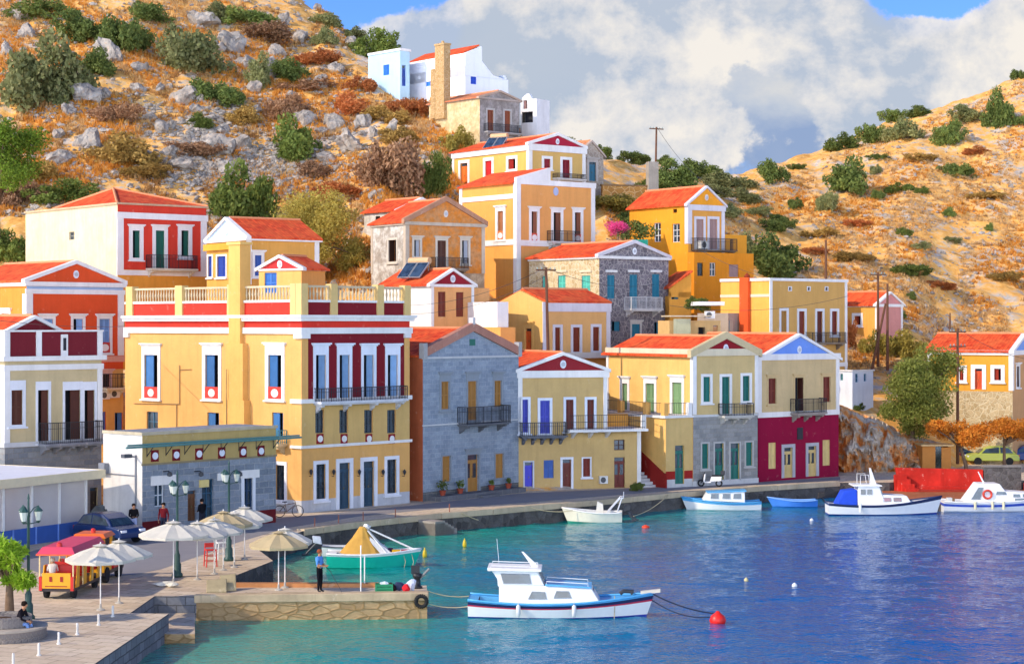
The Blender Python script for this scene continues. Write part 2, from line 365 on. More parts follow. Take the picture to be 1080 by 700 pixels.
class Block:
    def __init__(b, h, mat, x0, x1, y0, y1, z0, z1, name):
        b.h, b.mat, b.name = h, mat, name; b.x0, b.x1, b.y0, b.y1, b.z0, b.z1 = x0, x1, y0, y1, z0, z1
        b.reg, b.holes, b.tl = [], {'F': [], 'L': [], 'R': [], 'B': []}, []; b.top = True
    def pt(b, face, t, z, o):
        return {'F': (t, b.y0-o, z), 'L': (b.x0-o, t, z), 'R': (b.x1+o, t, z), 'B': (t, b.y1+o, z)}[face]
    def rng(b, face): return (b.x0, b.x1) if face in 'FB' else (b.y0, b.y1)
    def on(b, mb, face, t0, t1, z0, z1, o0, o1, mat):
        p = [b.pt(face, *q) for q in ((t0,z0,o0),(t1,z0,o0),(t1,z0,o1),(t0,z0,o1),(t0,z1,o0),(t1,z1,o0),(t1,z1,o1),(t0,z1,o1))]
        mb.hexa(p, mat)
    def pp(b, face, px, py): return b.h.Fp(px, py, b.y0) if face == 'F' else b.h.Lp(px, py, b.x0)
    def region(b, faces, z0, z1, mat, t0=None, t1=None): b.reg.append((faces, z0, z1, mat, t0, t1))
    def trim(b, faces, z0, z1, proud, mat, t0=None, t1=None):
        tb = MB(); b.tl.append(('moulding', tb))
        for f in faces:
            a, c = b.rng(f)
            if t0 is not None or t1 is not None: a, c = (a if t0 is None else t0), (c if t1 is None else t1)
            elif f in 'FB': a, c = a-proud, c+proud
            b.on(tb, f, a, c, z0, z1, -.012, proud, mat)
    def ytrim(b, faces, py0, py1, proud, mat):      # rows read at the corner nearest the camera
        b.trim(faces, b.h.zc(py1, b.x0, b.y0), b.h.zc(py0, b.x0, b.y0), proud, mat)
    def pil(b, face, t0, t1, z0, z1, proud, mat, name=None):
        tb = MB(); b.tl.append((name or ('pilaster' if z1-z0 > abs(t1-t0) else 'panel'), tb)); b.on(tb, face, t0, t1, z0, z1, -.012, proud, mat)
    def corners(b, w, z0, z1, proud, mat, faces='FL', far=True):
        for f in faces:
            a, c = b.rng(f)
            if f == 'F':
                b.pil(f, a-proud, a+w, z0, z1, proud, mat)
                if far: b.pil(f, c-w, c+proud*.5, z0, z1, proud, mat)
            else:
                b.pil(f, a, a+w, z0, z1, proud, mat)
                if far: b.pil(f, c-w, c, z0, z1, proud, mat)
    def win(b, face, x0, y0, x1, y1, kind='shut', c='#3f6b5a', frame='#e6e2da', fw=.17, lintel=True, sill=True, panel=None, lup=0, name=None, flat=False, proud=.05, gap=0, arch=False):
        xm, ym = (x0+x1)/2, (y0+y1)/2
        t0, _ = b.pp(face, min(x0,x1), ym); t1, _ = b.pp(face, max(x0,x1), ym); t0, t1 = min(t0,t1), max(t0,t1)
        _, za = b.pp(face, xm, y1); _, zb = b.pp(face, xm, y0)
        r0, r1 = b.rng(face); t0, t1 = max(t0, r0+.06), min(t1, r1-.06)
        return b.winm(face, t0, t1, za, zb, kind, c, frame, fw, lintel, sill, panel, name, proud, lup, arch)
    def winm(b, face, t0, t1, za, zb, kind='shut', c='#3f6b5a', frame='#e6e2da', fw=.17, lintel=True, sill=True, panel=None, name=None, proud=.05, lup=0, arch=False):
        za = max(za, .02); b.holes[face].append((t0, t1, za, zb)); rec = .16; m = MB(); tm = (t0+t1)/2; W, Hh = t1-t0, zb-za
        isdoor = kind in ('door', 'gdoor'); name = name or ('door' if isdoor else 'window')
        root = b.h.root
        if kind == 'shut':
            pm = louvre(c)
            b.on(m, face, t0, tm-.012, za, zb, -rec, -rec+.05, pm); b.on(m, face, tm+.012, t1, za, zb, -rec, -rec+.05, pm)
            st = paint(c, .5)
            for (p, q) in ((t0, tm-.012), (tm+.012, t1)):
                e = min(.07, (q-p)*.2)
                for (u, v) in ((p, p+e), (q-e, q)): b.on(m, face, u, v, za, zb, -rec+.045, -rec+.075, st)
                for (u, v) in ((za, za+e), (zb-e, zb), ((za+zb)/2-e/2, (za+zb)/2+e/2)): b.on(m, face, p+e, q-e, u, v, -rec+.045, -rec+.075, st)
            o = m.build(name, root)
        elif kind in ('door', 'gdoor'):
            pm = paint(c, .45); b.on(m, face, t0, t1, za, zb, -rec-.04, -rec, pm)
            ft = za+Hh*.82
            for (p, q) in ((t0, tm-.01), (tm+.01, t1)):
                w = q-p; e = w*.18
                for (u, v) in ((p, p+e), (q-e, q)): b.on(m, face, u, v, za, ft, -rec-.01, -rec+.03, pm)
                for (u, v) in ((za, za+.2), (za+Hh*.36, za+Hh*.36+.12), (ft-.1, ft)): b.on(m, face, p+e, q-e, u, v, -rec-.01, -rec+.03, pm)
            b.on(m, face, t0, t1, ft+.002, ft+.08, -rec-.01, -rec+.05, pm)
            o = m.build(name, root); gm = MB()
            if kind == 'gdoor':
                for (p, q) in ((t0, tm-.01), (tm+.01, t1)):
                    w = q-p; b.on(gm, face, p+w*.2, q-w*.2, za+Hh*.36+.13, ft-.12, -rec-.005, -rec+.008, glass())
            b.on(gm, face, t0+.06, t1-.06, ft+.1, zb-.04, -rec-.005, -rec+.008, glass()); gm.build('pane', o)
            hm = MB(); b.on(hm, face, tm+.03, tm+.06, za+Hh*.42, za+Hh*.42+.12, -rec+.02, -rec+.07, metal('#7a6a3a')); hm.build('handle', o)
        elif kind == 'glass':
            pm = paint(c, .5); e = .06
            for (u, v) in ((t0, t0+e), (t1-e, t1), (tm-e/2, tm+e/2)): b.on(m, face, u, v, za, zb, -rec-.02, -rec+.04, pm)
            nn = 3 if Hh > 1.3 else 2
            for i in range(nn+1):
                zz = za+(Hh-e)*i/nn
                for (u, v) in ((t0+e, tm-e/2), (tm+e/2, t1-e)): b.on(m, face, u, v, zz, zz+e*.8, -rec-.015, -rec+.035, pm)
            o = m.build(name, root); g_ = MB(); b.on(g_, face, t0, t1, za, zb, -rec-.04, -rec, glass()); g_.build('pane', o)
        else:                                  # 'half': left leaf folded back, right leaf shut, dark-painted panel behind for the room's shade
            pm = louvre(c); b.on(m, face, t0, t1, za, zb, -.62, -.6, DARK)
            for (u, v) in ((t0-.02, t0), (t1, t1+.02)): b.on(m, face, u, v, za, zb, -.62, -.2, b.mat)
            b.on(m, face, t0-.02, t1+.02, zb, zb+.02, -.62, -.2, b.mat); b.on(m, face, t0-.02, t1+.02, za-.02, za, -.62, -.2, b.mat)
            o = m.build(name, root); l_ = MB()
            if kind == 'half': b.on(l_, face, t0+(t1-t0)*.42, t1-.01, za, zb, -.14, -.09, pm)
            else: b.on(l_, face, t1-.06, t1-.01, za, zb, -.5, -.03, pm)
            l_.build('shutter', o); l_ = MB(); b.on(l_, face, t0+.01, t0+.06, za, zb, -.5, -.03, pm); l_.build('shutter', o)
        if frame:
            fm = plaster(frame, .2); q = MB(); zt = zb+fw; zl = za if isdoor or za < .1 else za-fw*.6
            if panel: zl = za-.78
            i_ = .012
            b.on(q, face, t0-fw, t0+i_, zl, zt, -.03, proud, fm); b.on(q, face, t1-i_, t1+fw, zl, zt, -.03, proud, fm)
            b.on(q, face, t0+i_, t1-i_, zb-i_, zt+lup, -.03, proud, fm)
            if lup:
                b.on(q, face, t0-fw, t0+i_, zt, zt+lup, -.03, proud, fm); b.on(q, face, t1-i_, t1+fw, zt, zt+lup, -.03, proud, fm)
            if zl < za: b.on(q, face, t0+i_, t1-i_, zl, za+i_ if not panel else za-.7, -.03, proud, fm)
            q.build('frame', o); zt += lup
            if lintel:
                q = MB(); b.on(q, face, t0-fw-.07, t1+fw+.07, zt, zt+.08, -.012, proud+.06, fm); b.on(q, face, t0-fw-.14, t1+fw+.14, zt+.08, zt+.17, -.012, proud+.13, fm); q.build('lintel', o)
            if sill and not isdoor and za > .3:
                q = MB(); b.on(q, face, t0-fw-.08, t1+fw+.08, zl-.1, zl, -.012, proud+.1, fm); q.build('sill', o)
            if panel:
                q = MB(); b.on(q, face, t0+i_, t1-i_, za-.7, za+i_, -.03, proud-.02, paint(panel, .7)); n = {'F': (0,-1,0), 'L': (-1,0,0)}[face]
                q.disc(b.pt(face, tm, za-.36, proud-.021), n, .25, .03, plaster('#e6e2da', .2), 12, min(1.3, W*1.7), 1); q.build('panel', o)
        return o
    def balcony(b, face, x0, x1, yf, yr, depth=.8, slab='#c9c8c4', rail=None, nb=3, th=.14, name='balcony', solid=False):
        t0, _ = b.pp(face, x0, yf); t1, _ = b.pp(face, x1, yf); t0, t1 = min(t0,t1), max(t0,t1); _, zf = b.pp(face, (x0+x1)/2, yf); _, zr = b.pp(face, (x0+x1)/2, yr)
        sm = plaster(slab, .5); rail = rail or IRON
        m = MB(); b.on(m, face, t0, t1, zf-th, zf, -.012, depth, sm); b.on(m, face, t0+.1, t1-.1, zf-th-.08, zf-th, -.012, depth-.12, sm); o = m.build(name, b.h.root)
        for i in range(nb):
            tt = t0+.3+(t1-t0-.6)*i/max(1, nb-1); q = MB(); z = zf-th-.08
            pr = [(0, z), (depth*.8, z), (depth*.78, z-.1), (depth*.4, z-.16), (depth*.3, z-.3), (.1, z-.36), (0, z-.45)]
            A = [Vector(b.pt(face, tt-.09, zz, oo)) for oo, zz in pr]; B = Vector(b.pt(face, tt+.09, z, 0))-Vector(b.pt(face, tt-.09, z, 0)); q.ext(A, B, sm); q.build('bracket', o)
        r = MB(); hh = zr-zf
        def run(p, q, fixed, axis):
            n = max(2, int(abs(q-p)/.13))
            for zz, e in ((zf+.08, .012), (zr, .022), (zf+hh*.72, .01)):
                if axis == 't': b.on(r, face, p, q, zz-e, zz+e, fixed-.015, fixed+.015, rail)
                else: b.on(r, face, fixed-.015, fixed+.015, zz-e, zz+e, p, q, rail)
            for i in range(n+1):
                u = p+(q-p)*i/n; e = .02 if i % 6 == 0 else .011
                if axis == 't': b.on(r, face, u-e, u+e, zf, zr-.022, fixed-e, fixed+e, rail)
                else: b.on(r, face, fixed-e, fixed+e, zf, zr-.022, u-e, u+e, rail)
        run(t0+.05, t1-.05, depth-.05, 't'); run(.02, depth-.08, t0+.05, 'o'); run(.02, depth-.08, t1-.05, 'o')
        r.build('railing', o); return o
    def build(b, trimname='trim'):
        mb = MB()
        for face in 'FLRB':
            r0, r1 = b.rng(face); H = [q for q in b.holes[face]]
            ts, zs = {r0, r1}, {b.z0, b.z1}
            for q in H: ts |= {q[0], q[1]}; zs |= {q[2], q[3]}
            for (fs, z0, z1, m, a, c) in b.reg:
                if face in fs:
                    zs |= {min(max(z0, b.z0), b.z1), min(max(z1, b.z0), b.z1)}
                    ts |= {v for v in (a, c) if v is not None and r0 < v < r1}
            ts, zs = sorted(ts), sorted(zs)
            for i in range(len(ts)-1):
                for j in range(len(zs)-1):
                    a, c, e, f = ts[i], ts[i+1], zs[j], zs[j+1]
                    if c-a < 1e-4 or f-e < 1e-4: continue
                    tm, zm = (a+c)/2, (e+f)/2
                    if any(q[0] < tm < q[1] and q[2] < zm < q[3] for q in H): continue
                    mat = b.mat
                    for (fs, z0, z1, m, ra, rc) in b.reg:
                        if face in fs and z0 <= zm <= z1 and (ra is None or tm >= ra) and (rc is None or tm <= rc): mat = m
                    p = [b.pt(face, *q) for q in ((a,e,0),(c,e,0),(c,f,0),(a,f,0))]
                    if face in 'LB': p = p[::-1]
                    mb.poly(p, mat)
            for q in H:
                for (t_, u_, z_, y_) in ((q[0],q[0],q[2],q[3]),(q[1],q[1],q[2],q[3]),(q[0],q[1],q[2],q[2]),(q[0],q[1],q[3],q[3])):
                    mb.poly([b.pt(face,t_,z_,0), b.pt(face,u_,y_ if t_ == u_ else z_,0), b.pt(face,u_,y_,-.2), b.pt(face,t_,z_ if t_ == u_ else y_,-.2)], b.mat)
        if b.top: mb.poly([(b.x0,b.y0,b.z1),(b.x1,b.y0,b.z1),(b.x1,b.y1,b.z1),(b.x0,b.y1,b.z1)], b.mat)
        o = mb.build(b.name, b.h.root)
        for nm, tb in b.tl: tb.build(nm, b.h.root)
        return o
    def gable(b, face, zap, tymp=None, trim=WHITE, tile=None, ov=.25, af=.5, medal=None, th=.24, front=True, rake=.2):
        h = b.h; tile = tile or TILE; tymp = tymp or b.mat; ze = b.z1
        if face == 'F': W, D = b.x1-b.x0, b.y1-b.y0; mp = lambda w, d, z: Vector((b.x0+w, b.y0+d, z))
        else: W, D = b.y1-b.y0, b.x1-b.x0; mp = lambda w, d, z: Vector((b.x0+d, b.y0+w, z))
        A = W*af; ev = mp(0,.25,0)-mp(0,0,0)
        m = MB(); m.ext([mp(0,0,ze), mp(W,0,ze), mp(A,0,zap)], ev, tymp); m.build('pediment', h.root); m = MB(); m.ext([mp(0,D-.25,ze), mp(W,D-.25,ze), mp(A,D-.25,zap)], ev, b.mat); m.build('rear_gable', h.root)
        r = MB(); k1, k2 = (zap-ze)/A, (zap-ze)/(W-A); up = Vector((0,0,.13))
        for (w0, z0) in ((-ov, ze-ov*k1), (W+ov, ze-ov*k2)):
            q = [mp(w0,.24,z0+.02), mp(w0,D+ov,z0+.02), mp(A,D+ov,zap+.02), mp(A,.24,zap+.02)]; r.hexa(q+[p+up for p in q], tile)
        r.tube([mp(A,.24,zap+.16), mp(A,D+ov,zap+.16)], .11, paint('#d98a5c', .8), 6)
        ro = r.build('roof', h.root)
        if front:
            c = MB()
            for (w0, z0) in ((-ov, ze-ov*k1), (W+ov, ze-ov*k2)):
                s = 1 if w0 < 0 else -1
                pts = [mp(w0,-.16,z0-.02), mp(A,-.16,zap-.02-.0), mp(A,-.16,zap+rake+.08), mp(w0,-.16,z0+rake+.08)]
                c.ext(pts, mp(0,.4,0)-mp(0,0,0), trim)
            c.build('cornice', h.root)
        if medal:
            n = mp(0,-1,0)-mp(0,0,0); q = MB(); q.disc(mp(A, -.0, ze+(zap-ze)*.42), n, .24, .06, plaster(medal, .2), 16, .85, 1.15); q.disc(mp(A, -.06, ze+(zap-ze)*.42), n, .14, .02, plaster('#b9b9bd', .2), 12); q.build('medallion', h.root)
        return ro
    def hip(b, ax, ay, zap, y1=None, ov=.25, tile=None):
        y1 = b.y1 if y1 is None else y1; r = MB(); tile = tile or TILE; ze = b.z1+.03
        c = [(b.x0-ov,b.y0-ov,ze),(b.x1+ov,b.y0-ov,ze),(b.x1+ov,y1+ov,ze),(b.x0-ov,y1+ov,ze)]; a = (ax, ay, zap)
        for i in range(4): r.poly([c[i], c[(i+1)%4], a], tile)
        r.poly(c[::-1], tile)
        for q in c: r.tube([Vector(q)+Vector((0,0,.05)), Vector(a)+Vector((0,0,.05))], .1, paint('#d98a5c', .8), 5)
        return r.build('roof', b.h.root)

def extra(h, name, fn, parent=None, **kw):
    m = MB(); fn(m); return m.build(name, parent or h.root, **kw)
def aircon(b, face, px, py, size=(.75,.55,.3)):
    t, z = b.pp(face, px, py); w, hh, dp = size; m = MB(); b.on(m, face, t-w/2, t+w/2, z-hh/2, z+hh/2, .02, dp, paint('#dcdad2', .5))
    o = m.build('air_conditioner', b.h.root); q = MB(); n = {'F': (0,-1,0), 'L': (-1,0,0)}[face]
    q.disc(b.pt(face, t-w*.1, z, dp-.005), n, hh*.38, .012, metal('#4a4a4a'), 14); q.build('fan_grille', o)
# ------------------------------------------------------------------ the houses, front row first
YEL, YEL2, OCH, ORA, PEA, MAR, RED = plaster('#e0aa5e', .25), plaster('#e2b468', .3), plaster('#c99f58', .3), plaster('#e39a36', .3), plaster('#e0a468', .3), plaster('#7d1f27', .2), plaster('#d63a2c', .2)
BEI = plaster('#cdb27a', .3); PINKW = plaster('#d6cfd0', .3)
FRONT = 'houses in the front row along the quay'; SLOPE = 'houses stepped up the slope'

# grey-beige house with the maroon parapet
h = House('house', 'tall beige house with maroon parapet panels and dark brown shutters beside the flat-roofed cafe', 5, 104, 48, l=9, xr=107, group=FRONT)
b = h.block(plaster('#c8b488', .3), h.zc(376)); b.region('FLRB', -3, h.zc(470), ashlar('#7d8288', '#9b9c9a'))
for x in ((11.5,411,24,448),): b.win('F', *x, c='#5a2f1e', frame='#dfe0e2', lup=.35, lintel=False)
for x in ((39.5,411,51.5,466),(68,411,85,466),(88.5,411,100,466)): b.win('F', *x, kind='half', c='#5a2f1e', frame='#dfe0e2', fw=.12, lup=.35, lintel=False)
b.win('F', 80, 516, 90, 548, kind='door', c='#4a2a1c', frame=None); b.win('F', 95, 514, 103, 548, kind='door', c='#2b211c', frame=None)
b.balcony('F', 39, 101, 466, 444.5, .85, '#8f9094', nb=5)
b.ytrim('FL', 376, 381, .22, WHITE); b.ytrim('FL', 385, 391, .1, WHITE); b.ytrim('FL', 467, 472, .1, GREYW)
b.corners(.3, h.zc(467), h.zc(391), .06, WHITE)
b.build()
pz0, pz1 = h.zc(376), h.zc(350)
def par(m):
    pm, wm = plaster('#74242c', .2), WHITE
    m.box(0, h.w, .0, .22, pz0, pz1, pm); m.box(0, .22, .22, h.l, pz0, pz1, pm)
    for x in (-.04, 2.0, h.w-.3): m.box(x, x+.34, -.07, .26, pz0, pz1, wm)
    m.box(-.05, .0, .26, .6, pz0, pz1, wm)
    m.box(-.1, h.w+.1, -.1, .3, pz1, pz1+.1, wm); m.box(-.1, .3, .3, h.l, pz1, pz1+.1, wm)
    x = h.Fp(67.5, 365)[0]; m.box(x-.22, x+.22, -.07, .1, pz0, pz1-.15, wm); m.box(x-.1, x+.1, -.085, -.06, pz0+.3, pz1-.35, DARK)
extra(h, 'parapet', par)
b2 = h.block(plaster('#74242c', .2), pz1-.1, x0=.8, x1=4.6, y0=1.2, y1=8, z0=pz0, name='attic'); b2.build(); b2.gable('F', pz1+.75, ov=.15, rake=.1)

# cafe pavilion
def pavilion():
    c = Vector((-24.9, 91.6, 1.0)); a = radians(61)
    r = thing('cafe_pavilion', 'flat-roofed cafe shelter with white roof, clear plastic curtains and blue lower wall', 'cafe shelter', (c.x, c.y, 1.0), a)
    m = MB(); m.box(-7, 7.6, 0, 9, 3.3, 3.42, fabric('#d9dade')); m.box(-7, 7.6, -.12, 0, 3.0, 3.44, paint('#d8c9a4', .7)); m.box(7.6, 7.7, -.12, 9, 3.0, 3.44, paint('#d8c9a4', .7)); m.build('roof', r)
    m = MB(); m.box(-7, 7.0, .5, .62, -.1, .85, paint('#3a5fa8', .5)); m.box(6.9, 7.0, .62, 8, -.1, .85, paint('#3a5fa8', .5)); m.build('base_panel', r)
    for i in range(8):
        x = -7+i*1.98; m = MB(); m.box(x, x+.12, .47, .65, .85, 3.3, paint('#e4e2dc', .5)); m.build('post', r)
    n = N('clear_plastic', .25, .5); n.base(n.mix(n.noise(n.coord('Object'), .8, 4), lin('#cfc6c0'), lin('#e6e2de'))); n.b.inputs['Transmission Weight'].default_value = .35; n.b.inputs['Alpha'].default_value = .8
    for i in range(7):
        x = -7+i*1.98; m = MB(); m.box(x+.12, x+1.98, .54, .56, .85, 3.3, n.m); m.build('plastic_curtain', r)
    for i in range(9):
        x = -6.4+i*1.6; m = MB(); m.box(x, x+.06, .44, .5, .0, .85, paint('#6f93d6', .5)); m.build('slat', r)
    m = MB(); m.box(-6.8, 6.6, 1.6, 2.6, .7, .76, paint('#8a5a34')); m.box(-6.8, 6.6, 5, 6, .7, .76, paint('#8a5a34'));
    for i in range(7): m.box(-6.5+i*2, -6.4+i*2, 1.9, 2.3, 0, .7, paint('#6a4a2c')); m.box(-6.5+i*2, -6.4+i*2, 5.3, 5.7, 0, .7, paint('#6a4a2c'))
    m.build('counter', r)
pavilion()

# low stone building with the painted frieze
h = House('stone_building', 'low blue-grey stone building with yellow frieze of maroon squares and white discs', 150, 98, 49, xl=109, xr=291, cat='building', group=FRONT)
b = h.block(ashlar('#98a0a8', '#7c858e', .7, .34, '#b0b0ac'), h.zc(457)+.02)
zf = h.zc(490); zb = h.zc(560, 0, 0)
b.region('F', zf, 9, plaster('#b59c62', .3)); b.region('LRB', -3, 9, plaster('#dcd6cc', .35)); b.region('F', -3, .75, plaster('#6f2326', .4), None, 1.5); b.region('F', -3, .75, plaster('#6f2326', .4), h.w-1.6, None)
b.win('F', 163, 510, 173.5, 534, kind='glass', c='#cfd4d6', frame=None); b.win('F', 198, 517, 207, 549, kind='door', c='#6a4326', frame=None)
b.win('F', 213, 505, 225, 549, kind='glass', c='#24506a', frame=None, name='door'); b.win('F', 257, 503, 266.5, 545, kind='glass', c='#1e3a5c', frame='#dfe0e2', lintel=False, sill=False, name='door')
for (x0,x1,y0,y1) in ((159,185,502,510),(229,237,499,506),(254,273,496,503)):
    t0, z1 = h.Fp(x0, y0); t1, z0 = h.Fp(x1, y1); b.pil('F', t0, t1, z0, z1, .06, WHITE)
t0, z1 = h.Fp(210, 506); t1, z0 = h.Fp(219, 513); b.pil('F', t0, t1, z0, z1, .12, paint('#d9c27a'))
b.trim('FL', h.zc(457)-.1, h.zc(457)+.06, .08, plaster('#b9ac90', .4)); b.ytrim('F', 489, 491, .05, plaster('#8f8264', .4)); b.build()
for x in (163, 185.5, 209.5, 233.5, 256, 275):
    t, z = h.Fp(x, 480.5+(163-x)*.045); m = MB(); m.box(t-.24, t+.24, -.05, .02, z-.3, z+.3, plaster('#6f1f26', .2)); m.disc((t, -.05, z), (0,-1,0), .19, .02, plaster('#d9dce4', .1), 12); m.build('frieze_panel', h.root)
def awn(m):
    z = h.zc(470); g = metal('#4f7d78'); m.tube([(-1.6,-.75,z),(h.w+1.2,-.75,z)], .06, g); m.tube([(-1.4,-.6,z+.1),(h.w+1.2,-.6,z+.1)], .05, g)
    for i in range(8):
        t = .3+i*(h.w-.5)/7; m.tube([(t,0,z-.55),(t-.1,-.7,z)], .025, IRON); m.tube([(t,0,z+.02),(t,0,z-.6)], .025, IRON)
extra(h, 'awning_bar', awn)
for (px, py) in ((141, 477), (177, 489)):
    s_ = h.Lp(px, py)[0] if px < 150 else None
def cable(m):
    z = h.zc(502); g = metal('#777a80'); m.tube([(-.04, .5, .2), (-.04, .5, h.zc(480))], .05, g); m.tube([(-.04, .5, z), (-.04, 3, z)], .03, g); m.box(-.3,-.02, 2.8, 3.3, z, z+.55, g); m.tube([(-.05,.5,h.zc(482)),(-.9,.2,h.zc(480))], .05, g); m.box(-1.1,-.6,.05,.35,h.zc(482),h.zc(478), metal('#4a4c50'))
extra(h, 'conduit', cable)
for x in (172, 205, 246):
    t, z = h.Fp(x, 497); m = MB(); m.tube([(t,0,z),(t,-.5,z+.05)], .03, IRON); m.lathe([(.03,.02),(.12,-.03),(.14,-.2),(.02,-.24)], (t,-.55,z), metal('#2b2d30'), 8); m.build('wall_lamp', h.root)
for (px,py) in ((171,452),(188,452),(207,450)):
    pass

# big yellow house with the maroon storey
h = House('house', 'largest yellow house, its shaded front with a maroon upper storey and long iron balcony', 318, 110, 47, xl=132, xr=432, group=FRONT)
b = h.block(plaster('#dda862', .22), h.zc(332)); zc = h.zc
b.region('F', zc(421), zc(351), MAR, .5, h.w-.45); b.region('FLRB', -3, zc(528), plaster('#c3c4c6', .5)); b.region('F', zc(472), zc(425), plaster('#cca868', .25))
b.region('FLRB', zc(345.5), zc(338), RED)
for x in (332.6, 357.5, 383, 408.3):
    b.win('F', x, 374, x+11.3, 421, kind='half', c='#8fb4d8', frame='#dfe3ea', fw=.17, lup=.35)
for x in (332.6, 358, 384.2, 408.4): b.win('F', x, 432, x+9.2, 456.5, kind='glass', c='#2e3a44', frame=None, panel=None)
for x in (337.2, 362.6, 388.8, 412.9):
    t, z = h.Fp(x, 462.5); m = MB(); m.box(t-.26, t+.26, -.045, .02, z-.29, z+.29, plaster('#8a2026', .2)); m.disc((t,-.045,z), (0,-1,0), .2, .02, WHITE, 12); m.build('panel', h.root)
b.win('F', 333, 489, 343.4, 526, kind='glass', c='#26323c', fw=.2, frame='#e4e4e6', lintel=False); b.win('F', 407.8, 484, 418.2, 520, kind='glass', c='#26323c', fw=.2, frame='#e4e4e6', lintel=False)
b.win('F', 357.4, 487.5, 369, 538, kind='gdoor', c='#2c4a5e', fw=.24, frame='#e4e4e6', lintel=False); b.win('F', 383, 486, 394.6, 535, kind='gdoor', c='#2c4a5e', fw=.24, frame='#e4e4e6', lintel=False)
for x in (326, 350, 377, 402, 424.5):
    t, z = h.Fp(x, 500); m = MB(); m.tube([(t,.01,z-.1),(t,-.18,z-.1),(t,-.18,z)], .02, IRON); m.lathe([(.05,0),(.1,.14),(.11,.2),(.02,.32)], (t,-.18,z), metal('#2b2d30'), 6); m.build('wall_lamp', h.root)
for x in (152.4, 216.4, 283):
    b.win('L', x, 374, x+14.4, 408, kind='half', c='#4d86c4', fw=.26, lup=.3, panel='#cf3a2c')
b.win('L', 154.7, 434, 166.6, 455, kind='glass', c='#356a86', frame=None); b.win('L', 218.7, 435, 231, 456, kind='half', c='#4d86c4', frame=None); b.win('L', 287, 435, 298.6, 461, kind='half', c='#4d86c4', frame=None)
b.win('L', 290.5, 490, 300.5, 527, kind='glass', c='#26323c', fw=.2, frame='#e4e4e6', lintel=False)
b.balcony('L', 285, 303, 467, 453, .7, '#d0b88a', metal('#3f7f86'), 2); b.balcony('F', 330, 422, 421.5, 408, .75, '#cfd0d2', nb=4)
b.ytrim('FL', 421, 425.5, .14, WHITE) if False else b.trim('F', zc(425.5), zc(421), .12, WHITE)
b.trim('L', zc(425.5), zc(421), .12, WHITE, 0, .9); b.trim('F', zc(473), zc(470), .12, WHITE); b.trim('L', zc(473), zc(470), .12, WHITE, 0, .9)
b.ytrim('FL', 345.5, 352, .14, WHITE); b.ytrim('FL', 332, 335, .34, WHITE); b.ytrim('FL', 335, 338.5, .22, WHITE)
for f in 'FL':
    r0, r1 = b.rng(f)
    for t in ((r0-.1, r0+.55), (r1-.5, r1)): b.pil(f, t[0], t[1], zc(357), zc(352), .16, WHITE)
b.build()
z0, z1, z2, z3 = zc(332), zc(318.5), zc(316), zc(300.5)
def par(m):
    ym = plaster('#d9b878', .25)
    m.box(0, h.w, .02, .28, z0, z1, MAR); m.box(0.02, .28, .28, h.l, z0, z1, RED); m.box(h.w-.28, h.w, .28, h.l, z0, z1, RED); m.box(.28, h.w-.28, h.l-.28, h.l, z0, z1, RED)
    m.box(-.08, h.w+.06, -.06, .34, z1, z2, WHITE); m.box(-.06, .34, .34, h.l, z1, z2, WHITE)
    fx = [0, .0, h.Fp(349.5, 320)[0], h.Fp(398.5, 320)[0], h.w-.4]; 
    for i, x in enumerate(fx):
        if i: m.box(x-.1, x+.42, -.1, .4, z0, z3+.1, ym)
    for s_ in (h.Lp(245, 320)[0], h.Lp(190, 320)[0], h.l-.6): m.box(-.1, .4, s_-.3, s_+.4, z0, z3+.12, ym)
    m.box(-.11, .55, .41, .9, z0, z3+.1, ym)
extra(h, 'parapet', par)
def bal(m):
    bm = plaster('#cdb893', .3)
    prof = [(.05,0),(.05,.06),(.035,.12),(.075,.36),(.035,.62),(.05,.68),(.05,z3-.12-z2)]
    m.box(.3, h.w-.1, .06, .24, z3-.12, z3, bm); m.box(.06, .24, .9, h.l-.1, z3-.12, z3, bm)
    n = int(h.l/.3)
    for i in range(n): m.lathe(prof, (.15, .95+i*(h.l-1.2)/n, z2), bm, 6)
    n = int(h.w/.3)
    for i in range(n): m.lathe(prof, (.5+i*(h.w-.9)/n, .15, z2), bm, 6)
extra(h, 'balustrade', bal)
def flue(m):
    ym = YEL
    for (xa, xb, ya, yb, o) in ((245.5,257.5,256,362,.32),(244,261.5,362,422,.4),(242,264,422,545,.48)):
        t0, _ = h.Lp(xb, 330); t1, _ = h.Lp(xa, 330); m.box(-o, .5 if ya < 300 else .0, t0, t1, zc(yb, 0, t0), zc(ya, 0, t0), ym)
    t0, _ = h.Lp(258.5, 330); t1, _ = h.Lp(244.5, 330); m.box(-.4, .56, t0-.03, t1+.03, zc(258,0,t0), zc(255,0,t0), YEL2)
extra(h, 'chimney', flue)
def pipes(m):
    g = metal('#8a6f46'); s0 = h.Lp(190, 400)[0]; s1 = h.Lp(187,400)[0]; z = zc(426,0,s0)
    m.tube([(-.06,s0,zc(385,0,s0)),(-.06,s0,z)], .03, g); m.tube([(-.06,s0,z),(-.06,h.l-1,z-.1)], .025, g); m.tube([(-.06,s0+.3,z),(-.06,s0+.3,zc(465,0,s0))], .03, g); m.tube([(-.06,s0,zc(390,0,s0)),(-.06,s0-1.2,zc(389,0,s0))], .02, g)
    s1 = h.Lp(246, 400)[0]; m.tube([(-.52,s1,zc(389,0,s1)),(-.52,s1,zc(470,0,s1))], .025, g)
extra(h, 'drainpipe', pipes)
for (px, py) in ((172,455),(184,455),(205,455)): aircon(b, 'L', px, py+3, (.9,.55,.5))

